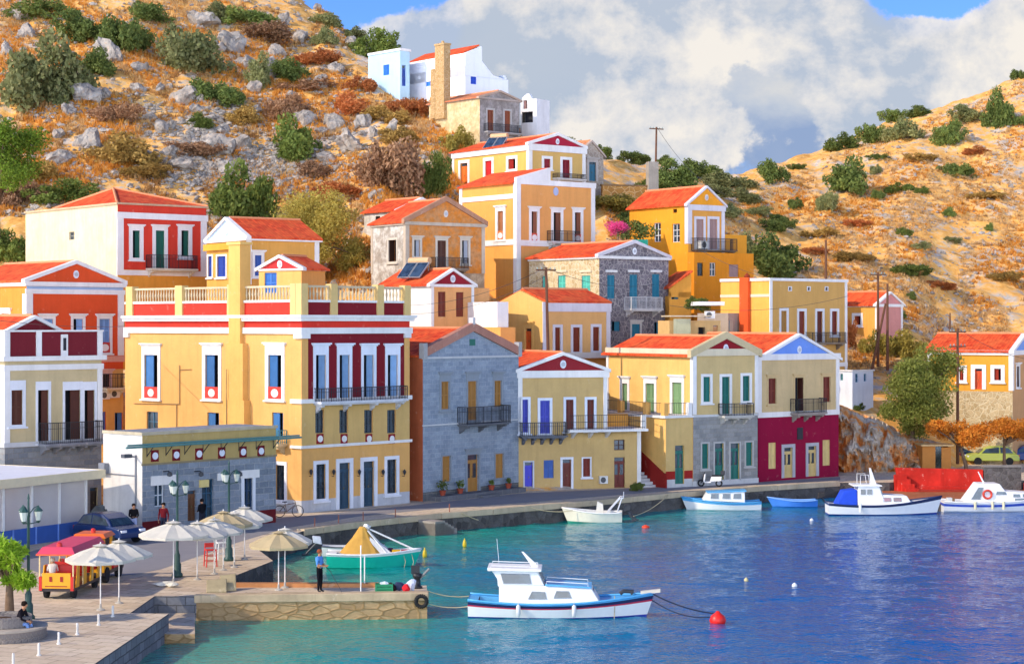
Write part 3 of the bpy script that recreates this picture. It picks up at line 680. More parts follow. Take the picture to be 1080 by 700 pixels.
# grey stone gabled house
h = House('stone_house', 'grey-blue stone gabled house with tan shutters and a tan front door', 446, 117.3, 52, l=9, xr=547, cat='house', group=FRONT)
st = ashlar('#a3adb6', '#8a96a2', .5, .27, '#b4bac0', .014)
b = h.block(st, h.zc(376.7)); b.region('LRB', -3, 20, plaster('#b4603c', .4)); b.region('F', -3, .55, ashlar('#6d6f70', '#5c5e60', .9, .5))
T = '#b07c3a'
for x in ((465,402,473.7,431.5),(521,401,529,429)): b.win('F', *x, c=T, frame='#8d9499', fw=.13, lup=.3, lintel=True)
b.win('F', 493, 401.5, 503, 443, c=T, frame='#8d9499', fw=.14, lup=.3)
for x in ((466,480.5,475,507.7),(522,478,531,504)): b.win('F', *x, c=T, frame='#8d9499', fw=.08, lintel=False)
b.win('F', 492.5, 479, 505, 521, kind='gdoor', c=T, frame='#8d9499', fw=.13, lup=.1)
b.balcony('F', 482, 528, 445.7, 428, .9, '#6a6c70', nb=3, th=.08)
b.trim('F', h.zc(378.5), h.zc(376.5), .1, GREYW); b.trim('F', h.zc(449.5), h.zc(448), .05, GREYW); b.build()
b.gable('F', h.zc(349), tymp=st, trim=plaster('#b5806c', .4), rake=.45, ov=.1)
for x in (-.12, h.w-.22): extra(h, 'acroterion', lambda m: m.box(x, x+.34, -.2, .2, h.zc(378), h.zc(378)+.95, plaster('#a9a6a2', .4)))
extra(h, 'attic_vent', lambda m: m.box(h.w/2-.28, h.w/2+.28, -.03, .1, h.zc(365), h.zc(358), paint('#1d6a58'))); extra(h, 'finial', lambda m: m.box(h.w/2-.12, h.w/2+.12, -.17, .2, h.zc(349)+.4, h.zc(349)+.85, plaster('#c9c6c2', .4)))
def stp(m):
    m.box(.6, h.w-.5, -1.0, 0, -.3, .3, ashlar('#77777a', '#6a6a6c', .9, .4)); a, _ = h.Fp(490, 520); c, _ = h.Fp(508, 520); m.box(a, c, -1.5, -1.0, -.3, .16, ashlar('#77777a', '#6a6a6c', .9, .4))
extra(h, 'step', stp)
SH5 = h

# beige house, maroon pediment, terrace at its side
h = House('house', 'beige house with dark red pediment, violet-blue doors and a low terrace wing on its right', 547, 124.9, 17, l=9, xr=640, group=FRONT)
b = h.block(plaster('#caa96e', .25), h.zc(391.5)); zc = h.zc; t2 = h.Fp(675.5, 480)[0]
V = '#4a50b8'
for x in ((549,421,557,456),(569.4,422,580,457)): b.win('F', *x, c=V, frame='#dfe3ea', fw=.16, lintel=False)
for x in ((596.6,421,605,453.5),(619,421,626.5,453)): b.win('F', *x, c='#6a2b1c', frame='#dfe3ea', fw=.16, lintel=False)
b.win('F', 553, 487, 562, 520, kind='door', c='#4c48c8', frame='#cfd0d2', fw=.08, lintel=False); b.win('F', 573.5, 485, 584, 504, kind='shut', c='#4264a8', frame=None)
b.win('F', 593, 484, 602.5, 516, kind='door', c='#6e2a1a', frame='#e4e4e6', fw=.14, lintel=False); b.win('F', 614.6, 483, 622.5, 502.5, c='#7d2c1a', frame='#e4e4e6', fw=.08, lintel=False)
aircon(b, 'F', 635.5, 505.5, (.55,.5,.3)); b.trim('F', zc(398.5), zc(391), .14, WHITE); b.corners(.25, zc(455), zc(398.5), .05, WHITE, 'F'); b.build()
b.gable('F', zc(374.5), tymp=plaster('#8f2a30', .2), medal='#dfe0e2', rake=.12)
b.balcony('F', 546.9, 595.2, 459, 445, .8, '#6c6e74', nb=5, th=.08)
zt = zc(456)
b2 = Block(h, plaster('#caa96e', .25), h.w, t2, .0, 8, -2.5, zt, 'wall'); b2.pp = b.pp
b2.win('F', 647.8, 482, 659, 517, kind='gdoor', c='#6a2418', frame=None); b2.win('F', 647.6, 463.5, 659, 474.5, kind='glass', c='#4a2a1c', frame=None)
b2.pil('F', t2-.25, t2+.02, -1, zt, .05, WHITE); b2.build('corner_strip')
def ter(m):
    a = h.Fp(596, 456)[0]; m.box(a, t2+.2, -.95, -.005, zt, zt+.16, WHITE); m.box(h.w+.005, t2+.2, 0, 8.1, zt+.004, zt+.16, WHITE)
    m.box(t2-.2, t2+.1, -.8, -.5, zt+.16, zt+1.1, WHITE); m.box(h.w+.3, t2, 2.4, 2.6, zt+.16, zt+1.0, plaster('#e0a048', .2))
    for x in (a+.4, a+1.6, a+2.8): m.ext([(x,-.005,zt),(x,-.8,zt),(x,-.5,zt-.2),(x,-.005,zt-.45)], (.18,0,0), WHITE)
extra(h, 'terrace', ter)
def rail(m):
    a = h.Fp(596, 456)[0]; z = zt+.16
    for zz in (.1, .5, .95): m.tube([(a,-.85,z+zz),(t2,-.85,z+zz)], .018, IRON, 5); m.tube([(t2,-.85,z+zz),(t2,6,z+zz)], .018, IRON, 5)
    n = int((t2-a)/.16)
    for i in range(n+1): x = a+(t2-a)*i/n; m.tube([(x,-.85,z),(x,-.85,z+.95)], .01, IRON, 4)
extra(h, 'railing', rail)

# yellow and stone house with maroon pediment
h = House('house', 'yellow house with grey stone ground floor, green doors and a beige-framed dark red pediment', 731, 128, 32, xl=640, xr=799, group=FRONT)
zc = h.zc; b = h.block(YEL2, zc(375)); b.region('F', -3, zc(438.5), ashlar('#a5a49e', '#8b8c8a', .6, .3)); b.region('F', zc(438.5), 20, plaster('#cbb078', .25))  # upper front: greyer copy of the yellow with its shade mixed in
GR = '#1f6e62'
for x in ((741.4,397,749,423.7),(783,396,790.6,423)): b.win('F', *x, c=GR, fw=.18, lintel=False)
b.win('F', 761, 397, 769.6, 437, c=GR, fw=.18, lintel=False)
for x in ((740,467.5,747,494),(786.3,466,793.4,491)): b.win('F', *x, c=GR, frame='#b5b3ac', fw=.1, lintel=False)
for x in ((753.4,467,763.4,507),(770,467,780,506.5)): b.win('F', *x, kind='gdoor', c=GR, frame='#b5b3ac', fw=.1, lintel=False)
for x in ((656,404,662,432),(681,404,690.5,437),(709,403,719.5,437)): b.win('L', *x, c='#7fa070', fw=.22, lup=.12)
b.balcony('F', 757, 788, 437.5, 425, .8, '#bdb9ae', nb=3); b.ytrim('FL', 368, 375.5, .14, CREAM); b.ytrim('F', 437.5, 440, .05, GREYW)
b.corners(.26, zc(437), zc(375), .06, WHITE, 'FL'); b.trim('F', -.05, .35, .05, GREYW); b.build()
b.gable('F', zc(357), tymp=plaster('#8a2028', .2), trim=plaster('#c9b58a', .3), medal='#dfe0e2', rake=.4, ov=.3)
zt = zc(440); b2 = Block(h, YEL2, -2.25, 0, .05, h.l, -2.5, zt, 'wall'); b2.region('F', .55, 1.1, plaster('#9c2a24', .2)); b2.region('F', -3, .55, GREYW); b2.region('F', 1.1, 9, plaster('#ceae70', .25))  # wing front likewise a shade-dulled copy of the yellow
b2.win('F', 712, 469.5, 721.5, 510, kind='gdoor', c=GR, frame=None); b2.build()
def ter(m):
    m.box(-2.4, -.002, -.08, h.l+.1, zt, zt+.16, WHITE)
    for y in (.15, 2.2, 5.2, 7.6): m.box(-2.3, -1.95, y, y+.4, zt+.16, zt+1.0, YEL)
    m.box(-.4, -.1, -.02, .3, zt+.16, zt+1.0, WHITE)
extra(h, 'terrace', ter)
def rail(m):
    z = zt+.16
    for zz in (.12, .82):
        m.tube([(-2.12,.2,z+zz),(-2.12,h.l,z+zz)], .018, IRON, 5); m.tube([(-2.12,.2,z+zz),(-.2,.2,z+zz)], .018, IRON, 5)
    for i in range(60): y = .3+i*(h.l-.4)/60; m.tube([(-2.12,y,z),(-2.12,y,z+.82)], .01, IRON, 4)
    for i in range(12): x = -2.0+i*.15; m.tube([(x,.2,z),(x,.2,z+.82)], .01, IRON, 4)
extra(h, 'railing', rail)
def stair(m):
    rm, sm = plaster('#8f2620', .25), GREYW
    for i in range(8): m.box(-3.5, -2.26, .1+i*.32, 3.4, -.6+i*.19, -.42+i*.19, sm)
    m.ext([(-2.36,-.1,-.5),(-2.36,3.4,-.5),(-2.36,3.4,2.5),(-2.36,3.2,2.5),(-2.36,.2,1.0),(-2.36,-.1,1.0)], (.1,0,0), rm)
extra(h, 'stair', stair)

# blue pediment, crimson ground floor
h = House('house', 'narrow house with crimson ground floor, cream shutters and light blue pediment', 799.6, 131.6, 38, l=9, xr=884.5, group=FRONT)
zc = h.zc; b = h.block(plaster('#cdb382', .3), zc(380)); b.region('FLRB', -3, zc(440.5), plaster('#8e1438', .2)); B = '#7a3424'
for x in ((810,398.6,818.6,425.7),(867.7,397,875.7,424)): b.win('F', *x, c=B, frame='#cdb382', fw=.1, lintel=True)
b.win('F', 838, 398, 847.5, 434, kind='dark', c='#5a2f24', frame='#cdb382', fw=.1)
for x in ((810.6,466.6,818,494),(867.7,463.7,875,490.6)): b.win('F', *x, c='#d9bf7c', frame=None)
for x in ((826.6,471.5,836,503.5),(852,470,861,502)): b.win('F', *x, kind='gdoor', c='#d3b878', frame='#b4b2b4', fw=.22, lintel=False)
t, z = h.Fp(843.5, 457); b.pil('F', t-.28, t+.28, z-.42, z+.42, .05, paint('#23242c')); b.balcony('F', 833, 864, 434.5, 420, .8, '#9a8f84', nb=3)
b.trim('F', zc(380), zc(373.5), .12, WHITE); b.trim('F', zc(440.5), zc(435), .05, WHITE); b.corners(.3, zc(435), zc(380), .06, WHITE, 'F'); b.build()
b.gable('F', zc(354.5), tymp=plaster('#6f93d8', .2), medal='#dfe0e2', rake=.1)

# ---- second row
h = House('house', 'orange-red house with a white-edged pediment and pale blue shutters behind the maroon parapet', 28, 126, 45, l=9, xr=130, zg=2, group=SLOPE)
zc = h.zc; b = h.block(plaster('#d9532a', .22), zc(296.8)); b.region('L', -9, 30, plaster('#e08a3a', .25)); b.region('F', -9, zc(391), YEL)
BL = '#7ea6d4'
b.win('F', 44, 336, 56, 372, c=BL); b.win('F', 77, 336, 87.5, 372, kind='half', c=BL); b.win('F', 104.5, 336, 116, 361, c=BL, panel='#b8352a')
b.win('F', 108, 394, 116, 408, kind='glass', c='#4a3a34', frame='#d9b0a0'); b.win('F', 106.5, 434, 111.5, 458, c='#5a70b8', frame=None); b.win('F', 121, 435, 129.5, 458, kind='half', c='#4d86c4', frame=None)
b.win('L', 2, 330, 10, 350, kind='glass', c='#ddd8d0'); b.balcony('F', 107, 129, 408.5, 394, .7, '#d9c9a8', nb=2)
aircon(b, 'F', 119, 415); aircon(b, 'F', 108.5, 416.5)
b.ytrim('FL', 296.8, 301.5, .18, WHITE); b.trim('F', zc(309.6), zc(304.5), .1, WHITE); b.region('F', zc(304.5), zc(301.5), plaster('#9fb6d4', .2)); b.trim('F', zc(383), zc(376.5), .06, plaster('#dba08a', .2)); b.corners(.45, zc(376), zc(309.6), .06, WHITE); b.build()
b.gable('F', zc(276.5), medal='#dfe0e2', rake=.16)
h = House('house', 'square red-fronted house with pale plaster side, hipped roof and dark green shutters', 124, 146, 40, xl=27, xr=217.4, zg=8, group=SLOPE)
zc = h.zc; b = h.block(plaster('#d8c9a2', .4), zc(214.5)); b.region('F', zc(284), 40, plaster('#d2412f', .25)); b.region('F', -9, zc(284), plaster('#dd9a3e', .3)); G_ = '#1f5f4c'
b.win('F', 139.6, 243, 147.5, 272, kind='half', c=G_, fw=.3); b.win('F', 164, 243, 173.5, 283, c=G_, fw=.28); b.win('F', 191, 243, 199, 270.5, kind='half', c=G_, fw=.3)
b.win('L', 73, 244.5, 78.5, 253, kind='glass', c='#8a8578', frame=None); b.balcony('F', 153.6, 203, 283.5, 269.5, .9, '#d8cfb8', nb=2); b.trim('F', zc(230), zc(223.5), .12, WHITE); b.trim('F', zc(290), zc(284.5), .08, WHITE); b.corners(.5, zc(284.5), zc(223.5), .06, WHITE, 'F'); b.trim('FL', zc(215.5), zc(213.5), .15, plaster('#c9a884', .4)); b.build()
b.hip(3.0, 6.3, zc(199, 3, 6), y1=10.6, ov=.1)
h = House('house', 'ochre house with pale blue gable and deep blue doors below the yellow-green tree', 260.5, 140, 35, xl=218, xr=336, zg=7, group=SLOPE)
zc = h.zc; b = h.block(plaster('#d99f4e', .3), zc(250.5)); 
for x in ((219.5,270,224,292),(229,270,238.6,292)): b.win('L', *x, c='#27479c', fw=.12, lintel=False)
b.win('F', 268.5, 269, 276, 291, c='#3f63b0', fw=.2); b.ytrim('FL', 250.5, 253.5, .22, WHITE); b.trim('L', zc(262), zc(255), .3, plaster('#e0a03c', .3)); b.corners(.35, zc(300), zc(253.5), .06, WHITE, 'F'); b.build()
b.gable('L', zc(231.5, 0, 3.3), tymp=plaster('#b7cde6', .15), medal='#eeeeee', rake=.12)
h = House('cottage', 'tiny yellow cottage with red pediment and blue shutters behind the balustrade', 318, 131, 60, xl=273, xr=343, zg=4, cat='cottage', group=SLOPE)
zc = h.zc; b = h.block(plaster('#e0ae62', .2), zc(283.5)); b.region('F', -9, 30, plaster('#dd9a52', .2)); b.win('L', 279, 287.5, 291.8, 309, c='#3d74c0', frame=None); b.ytrim('FL', 283, 285, .1, WHITE); b.build()
b.gable('L', zc(271.5, 0, 1.8), tymp=plaster('#c93a38', .2), medal='#eeeeee', rake=.12)
h = House('house', 'weathered orange house with peeling plaster, worn pediment and stained whitewashed side wall', 428, 150, 35, xl=391.6, xr=511, zg=8, group=SLOPE)
zc = h.zc; b = h.block(oldplaster('#d98330', '#c9905c'), zc(234)); b.region('LRB', -9, 40, oldplaster('#d9d2c4', '#a89c8c')); b.region('F', -9, zc(287), oldplaster('#a08468', '#c9b090'))
b.win('F', 436.5, 253, 443, 270.5, kind='half', c='#b9bcc0', frame='#cfc4b0'); b.win('F', 461, 253.5, 470.5, 283, c='#5a3626', frame='#cfc4b0'); b.win('F', 487, 253.5, 494, 278, kind='half', c='#c4c9d0', frame='#cfc4b0'); b.win('L', 410, 253, 418.5, 276, kind='dark', c='#4a3226', frame='#cfc4b0', lintel=False)
b.balcony('F', 453, 488.5, 283, 272, .9, '#8a7a6a', nb=2); b.ytrim('FL', 233.5, 237, .16, plaster('#c9b8a0', .5)); b.corners(.3, zc(287), zc(237), .05, plaster('#c9b8a0', .5)); b.build()
b.gable('F', zc(210), tymp=oldplaster('#d98330', '#c9905c'), trim=plaster('#b98a6c', .5), medal='#d8cfc0', rake=.3)
h = House('cottage', 'small whitewashed outbuilding with low red roof behind the peeling orange house', 420, 161, 40, xl=384, w=5, zg=16, cat='outbuilding', group=SLOPE)
b = h.block(oldplaster('#ddd6c8', '#c4b8a4'), h.zc(222)); b.win('L', 396, 228, 401, 235, kind='dark', c='#4a3a30', frame=None); b.build(); b.gable('F', h.zc(209), rake=.1)
h = House('house', 'small peach house with white side wall, maroon pediment and a solar heater on its roof', 455, 136, 35, xl=401, xr=499.5, zg=5, group=SLOPE)
SOLH = h; zc = h.zc; b = h.block(PEA, zc(300)); b.region('LRB', -9, 30, plaster('#e9e4dc', .2)); 
for x in ((462,307.6,470,334),(481,308,489,334)): b.win('F', *x, c='#7a3420', frame=None)
b.ytrim('FL', 299.5, 302.5, .12, WHITE); b.corners(.2, -1, zc(302.5), .04, WHITE, 'F'); b.build(); b.gable('F', zc(285), tymp=plaster('#8f2630', .2), medal='#dddddd', rake=.1)
b2 = Block(h, PEA, h.w, h.w+1.6, .3, 5, -2.5, zc(303), 'annex_wall'); b2.win('F', 499.5, 318.6, 505, 334.6, c='#7a3420', frame=None); b2.build()
h = House('garden_wall', 'stepped peach and white garden walls between the small peach house and the yellow house', 528, 133, 30, xl=500, w=1.2, zg=5, cat='wall')
b = h.block(plaster('#e9a85c', .3), h.zc(345)); b.build(); b = Block(h, plaster('#ece8e0', .2), .3, 1.2, 1.0, h.l+1.5, h.zc(350), h.zc(318), 'upper_wall'); b.build()
h = House('house', 'tall peach house with white corner strips, stepped white parapet and two red medallions', 545, 158, 38, xr=627, l=8, zg=8, group=SLOPE)
zc = h.zc; b = h.block(plaster('#dd9c58', .22), zc(192)); b.region('L', -9, 40, plaster('#e0a050', .22)); Bn = '#8a5238'
for x in ((560.3,223,566.5,246),(606,224,612.6,247)): b.win('F', *x, kind='half', c=Bn, fw=.25, panel='#c85038')
b.win('F', 583.5, 224, 591.5, 254.5, kind='half', c=Bn, fw=.25); b.win('L', 525, 222.5, 531, 244, c='#b5744a', fw=.3, panel='#d8783c'); b.balcony('F', 576.6, 606, 255, 244, .8, '#d0ccc4', nb=2)
b.corners(.4, -2, zc(192), .06, WHITE, 'FL', True); b.trim('F', zc(259), zc(253), .08, WHITE); b.trim('L', zc(258), zc(252), .08, WHITE); b.trim('L', zc(209), zc(204), .08, WHITE); b.trim('F', zc(194), zc(188.5), .1, WHITE)
t, z = h.Fp(586, 202); b.build(); m = MB(); m.disc((t, -.0, z), (0,-1,0), .3, .06, plaster('#a9b4d0', .2), 14, .9, 1.2); m.build('medallion', h.root)
def par(m):
    xr = h.Fp(580, 180)[0]; za, z1 = zc(192), zc(177, xr, 0); m.ext([(-.05,-.08,za+.02),(xr,-.08,za+.02),(xr,-.08,z1),(-.05,-.08,zc(187))], (0,.35,0), WHITE)
extra(h, 'parapet', par)
def rf(m):
    xr = h.Fp(580, 180)[0]; za, z1 = zc(193), zc(178.5, xr, 0); q = [(-.25,.28,za-.05),(-.25,h.l,za-.05),(xr,h.l,z1),(xr,.28,z1)]; m.hexa(q+[(p[0],p[1],p[2]+.14) for p in q], TILE)
    m.ext([(xr,.3,za+.02),(0,.3,za+.02),(xr,.3,z1-.05)], (0,h.l-.3,0), WHITE)
extra(h, 'roof', rf)
h = House('house', 'long yellow house with maroon pediment, red shutters and an orange door near the hilltop', 558, 175, 38, xl=477, xr=617, zg=15, group=SLOPE)
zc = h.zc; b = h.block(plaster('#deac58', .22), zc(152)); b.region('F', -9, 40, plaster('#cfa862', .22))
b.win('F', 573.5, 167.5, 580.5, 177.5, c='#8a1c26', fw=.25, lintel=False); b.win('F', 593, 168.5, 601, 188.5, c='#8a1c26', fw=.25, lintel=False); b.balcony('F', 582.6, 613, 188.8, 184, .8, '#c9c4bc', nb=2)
b.win('L', 485.5, 172, 493.5, 196, kind='door', c='#d9702a', fw=.28, lintel=False); b.win('L', 511.8, 169.5, 518.8, 185.5, c='#d42a2a', fw=.3, lintel=False); b.win('L', 536, 167.5, 544, 178.5, kind='half', c='#b0281f', fw=.28, lintel=False)
b.ytrim('FL', 151.5, 158.5, .14, WHITE); b.corners(.35, -2, zc(158.5), .06, WHITE); b.build(); b.gable('F', zc(140.5), tymp=plaster('#a8283c', .2), medal='#e4e4e4', rake=.16)
SOLH2 = h
h = House('house', 'yellow house with shaded peach front, three brown shuttered doors and white eaves band', 573, 139, 40, xl=524, xr=643, zg=4, group=SLOPE)
zc = h.zc; b = h.block(plaster('#e4b668', .22), zc(319)); b.region('F', -9, 30, plaster('#dca868', .2))  # front: duller copy of the yellow, its shade put into the colour
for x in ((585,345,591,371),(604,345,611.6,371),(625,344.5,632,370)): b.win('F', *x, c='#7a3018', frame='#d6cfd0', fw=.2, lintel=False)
b.win('L', 553.5, 346, 561, 371, kind='door', c='#d9622c', frame='#e4b668', fw=.15, lup=.2); b.trim('F', zc(328.5), zc(318.5), .1, PINKW); b.corners(.35, -1, zc(328.5), .06, PINKW, 'F'); b.trim('F', zc(378), zc(372), .8, plaster('#d6cfc4', .3)); b.build(); b.gable('L', zc(306.5, 0, 2.7), rake=.02, ov=.12, front=False)
h = House('stone_house', 'rough dark rubble stone house with grey pediment, white medallion and teal shutters', 632, 150, 38, xl=558, xr=705, zg=6, group=SLOPE)
zc = h.zc; b = h.block(rubble('#8a8284', '#6a6468', 2.6, '#a39a94'), zc(270)); b.region('L', -9, 40, rubble('#d8c49a', '#b59c70', 2.6, '#d0c2a4')); TL = '#2f7f94'  # left wall: light copy of the rubble, sunlit tone put into the colour
for x in ((640.5,290,648.5,314.8),(687.8,289,695.8,314)): b.win('F', *x, c=TL, frame=None)
b.win('F', 664, 289.5, 672.5, 325.5, c=TL, frame=None); b.win('F', 666, 341.5, 675, 356, c=TL, frame='#cfc9c0', fw=.15); b.win('F', 690, 340, 698, 356, kind='half', c=TL, frame=None); b.win('F', 645, 339, 654, 349, kind='half', c=TL, frame=None)
for x in (644.5, 668, 691.8):
    t, z = h.Fp(x, 286); b.pil('F', t-.6, t+.6, z-.08, z+.1, .1, WHITE)
for x in ((588.5,290.5,596.5,306.5),(613.5,290.5,622.5,310)):
    b.win('L', *x, c='#5fc8b4', frame=None); t, z = h.Lp((x[0]+x[2])/2, 286); b.pil('L', t-.7, t+.7, z-.08, z+.1, .1, CREAM)
b.win('L', 572, 291, 577, 306, c='#5fc8b4', frame=None); b.balcony('F', 658, 692, 325.5, 313.5, .9, '#d6d2cc', plaster('#d6d2cc', .2), nb=2)
b.ytrim('FL', 269.5, 272.5, .16, WHITE); b.build(); b.gable('F', zc(255), tymp=rubble('#8a8284', '#6a6468', 2.6, '#a39a94'), trim=PINKW, medal='#eceef0', rake=.16)
h = House('house', 'bright orange house with white pilasters, two mauve upper doors and wider ground floor', 725.8, 163, 35, xl=664, xr=764, zg=8, group=SLOPE)
zc = h.zc; b = h.block(plaster('#e89a2c', .25), zc(215)); b.region('F', -9, 40, plaster('#d99a48', .22)); MV = '#a08078'  # front takes a muted copy of the orange, shade mixed into it
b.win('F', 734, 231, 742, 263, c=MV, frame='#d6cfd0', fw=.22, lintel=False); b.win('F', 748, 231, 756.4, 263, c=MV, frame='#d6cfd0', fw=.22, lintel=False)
b.win('L', 709, 236, 717, 255.5, kind='glass', c='#e2e0d8', frame=None); b.win('L', 689.5, 235, 697, 255, kind='glass', c='#e2e0d8', frame=None); b.win('L', 710, 220.5, 714, 224.5, kind='dark', c='#6a4a2a', frame=None)
b.balcony('F', 728.6, 771, 264, 252, .9, '#6e5e50', nb=2, th=.06); aircon(b, 'F', 737, 258.5, (.8,.7,.8)); b.trim('F', zc(221.5), zc(215.5), .1, PINKW); b.corners(.4, zc(257), zc(216), .06, PINKW, 'FL', False); b.pil('F', h.w-.35, h.w, -1, zc(216), .06, PINKW); b.build(); b.gable('F', zc(197), trim=PINKW, medal='#dcc9b8', rake=.1)
zt = zc(265); b2 = Block(h, plaster('#e08c26', .25), -.1, h.w+2.6, -.9, -.03, -2.5, zt-.1, 'ground_floor_wall')
b2.win('F', 735.5, 277, 741.5, 291, kind='glass', c='#4a4a40', frame=None); b2.win('F', 748.5, 277, 755, 291, kind='glass', c='#d9d6cc', frame=None); b2.win('F', 769, 279, 779, 292, c=MV, frame=None); b2.build()
b3 = Block(h, plaster('#dd9530', .25), h.w, h.w+2.6, 0, 5, zt-.2, zc(246), 'rear_wall'); b3.build()
h = House('cottage', 'small orange cottage with a steep red roof and teal window beside the dark rubble house', 706, 153, 10, xr=729, l=5, zg=5, cat='cottage', group=SLOPE)
b = h.block(plaster('#df9a40', .25), h.zc(312)); b.win('F', 708, 308, 715.5, 315.5, kind='half', c='#2a6f7c', frame=None); b.build()
def rf(m):
    za, zb_ = h.zc(304.5), h.zc(287, h.w, 0); q = [(-.1,-.15,za),(h.w+.1,-.15,zb_),(h.w+.1,5,zb_),(-.1,5,za)]; m.hexa(q+[(p[0],p[1],p[2]+.16) for p in q], TILE); m.ext([(0,0,h.zc(312)-.1),(h.w,0,h.zc(312)-.1),(h.w,0,zb_),(0,0,za)], (0,.2,0), b.mat)
extra(h, 'roof', rf)
h = House('lean_to', 'low cream lean-to with canopy roof and air conditioner beside the dark rubble house', 706, 143, 8, xr=760, l=4, zg=4, cat='shed', group=SLOPE)
b = h.block(plaster('#dcb578', .35), h.zc(338)); b.win('F', 736, 345, 744, 360, kind='dark', c='#b59a70', frame=None); b.win('F', 752, 343, 757, 358, kind='door', c='#c98f54', frame=None); aircon(b, 'F', 748, 332); b.build()
def cp(m):
    z = h.zc(334); m.box(-.2, h.w*.75, -1.2, 2, z, z+.1, plaster('#cdbd9c', .4)); m.box(.1, 1.4, -1.0, -.95, h.zc(352), z-.15, plaster('#c4c49c', .4))
    m.box(h.w*.55, h.w+.2, -.4, 2.5, h.zc(322), h.zc(318), WHITE)
extra(h, 'canopy', cp)
h = House('house', 'flat-topped ochre house with a red chimney stripe and small iron balcony above the blue pediment', 812, 147, 40, xl=760, xr=893, zg=4, group=SLOPE)
zc = h.zc; b = h.block(plaster('#e0aa50', .22), zc(295)); b.region('F', -9, 40, plaster('#c99c58', .22))  # shaded front painted as a duller ochre copy of the yellow wall
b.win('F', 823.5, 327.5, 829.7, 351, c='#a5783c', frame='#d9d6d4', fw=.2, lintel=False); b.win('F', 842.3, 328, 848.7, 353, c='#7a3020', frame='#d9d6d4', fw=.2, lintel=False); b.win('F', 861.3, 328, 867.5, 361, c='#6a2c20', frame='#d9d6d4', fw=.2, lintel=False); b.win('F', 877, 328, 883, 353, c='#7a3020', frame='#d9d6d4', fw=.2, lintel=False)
for x in (833, 852.7, 871.5): b.win('F', x-1.3, 302.8, x+1.3, 306.5, kind='dark', c='#7a6a5a', frame='#d9d6d4', fw=.06, lintel=False, sill=False)
b.balcony('F', 849, 885, 361, 350.5, .8, '#8a7a68', nb=2, th=.08); b.ytrim('FL', 293, 296, .1, WHITE); b.corners(.25, -1, zc(296), .05, WHITE, 'F'); b.trim('L', zc(313), zc(310), .05, CREAM)
b.trim('F', zc(388), zc(383.5), .06, WHITE)
t0, t1 = h.Lp(791.6, 330)[0], h.Lp(782.5, 330)[0]; b.build(); extra(h, 'chimney', lambda m: (m.box(-.3, .5, t0, t1, -1, zc(292), plaster('#df5a2c', .25)), m.lathe([(.2,0),(.26,.1),(.05,.35)], (.1,(t0+t1)/2,zc(292)), plaster('#8a3a22'), 8)))
b2 = Block(h, plaster('#a89888', .3), -1.6, -.0, t1+.3, h.l+1, -2, zc(330), 'annex_wall'); t_ = h.l*.8; b2.win('L', 768, 338, 776, 349.5, kind='half', c='#2a7f8c', frame=None); b2.build()
h = House('cottage', 'little yellow cottage with red roof and one red window standing by the power poles', 925, 168, 35, l=6, w=3.2, zg=6, cat='cottage', group=SLOPE)
zc = h.zc; b = h.block(plaster('#dda04c', .25), zc(321)); b.region('F', -9, 30, plaster('#c98a80', .25)); b.win('L', 901, 333, 908, 342.5, kind='half', c='#9a3a24', fw=.25, lintel=False); b.ytrim('FL', 320.5, 323.5, .1, WHITE); b.corners(.2, -1, zc(323), .05, WHITE); b.build(); b.gable('F', zc(309), tymp=plaster('#d08a84', .2), rake=.08)
h = House('cottage', 'plain white cubic house with tiny windows just right of the crimson house', 899, 146, 40, xl=884, xr=921, zg=4, cat='house', group=SLOPE)
b = h.block(plaster('#dfe3e8', .2), h.zc(391)); b.win('L', 886, 394, 889, 401, kind='glass', c='#4f8a8a', frame=None); b.win('F', 902, 394, 905.5, 403, kind='glass', c='#4f7f9a', frame=None); b.win('F', 911, 394, 914, 402, kind='glass', c='#4f7f9a', frame=None); b.ytrim('FL', 390, 391.5, .1, WHITE); b.build()
h = House('house', 'yellow house with long red roof on a pale stone base above the parked cars', 1068, 148, 60, xl=978, w=7, zg=3, group=SLOPE)
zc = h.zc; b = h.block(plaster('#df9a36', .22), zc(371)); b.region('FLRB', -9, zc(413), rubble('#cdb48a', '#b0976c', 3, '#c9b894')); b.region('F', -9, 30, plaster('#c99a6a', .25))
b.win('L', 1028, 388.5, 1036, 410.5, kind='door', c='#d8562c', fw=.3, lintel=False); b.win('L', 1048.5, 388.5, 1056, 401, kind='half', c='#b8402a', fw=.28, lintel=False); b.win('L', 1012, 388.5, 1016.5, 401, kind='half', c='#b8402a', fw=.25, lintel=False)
b.win('F', 1072, 386, 1075, 408, kind='dark', c='#5a3a34', fw=.12); b.ytrim('FL', 369.5, 374.5, .14, WHITE); b.corners(.3, zc(412), zc(374), .05, WHITE); b.build(); b.gable('F', zc(354), tymp=plaster('#7fa0d8', .2), rake=.1)
h = House('hut', 'long low white hut with grey flat roof on a stone terrace of the far slope', 1076, 186, 62, xl=1024, w=5, zg=11, cat='hut')
b = h.block(plaster('#dcd4c8', .35), h.zc(327)); b.region('FLRB', -9, h.zc(334), rubble('#d8a868', '#b98a54', 2, '#d0b48a')); b.win('L', 1052, 327.5, 1061, 333.5, kind='dark', c='#a85a34', frame=None); b.win('L', 1068, 327.5, 1075, 333.5, kind='dark', c='#8a4a34', frame=None); b.build(); extra(h, 'roof', lambda m: m.box(-.4, 5.2, -.4, h.l+.4, h.zc(327), h.zc(322.5), plaster('#8f989c', .4)))
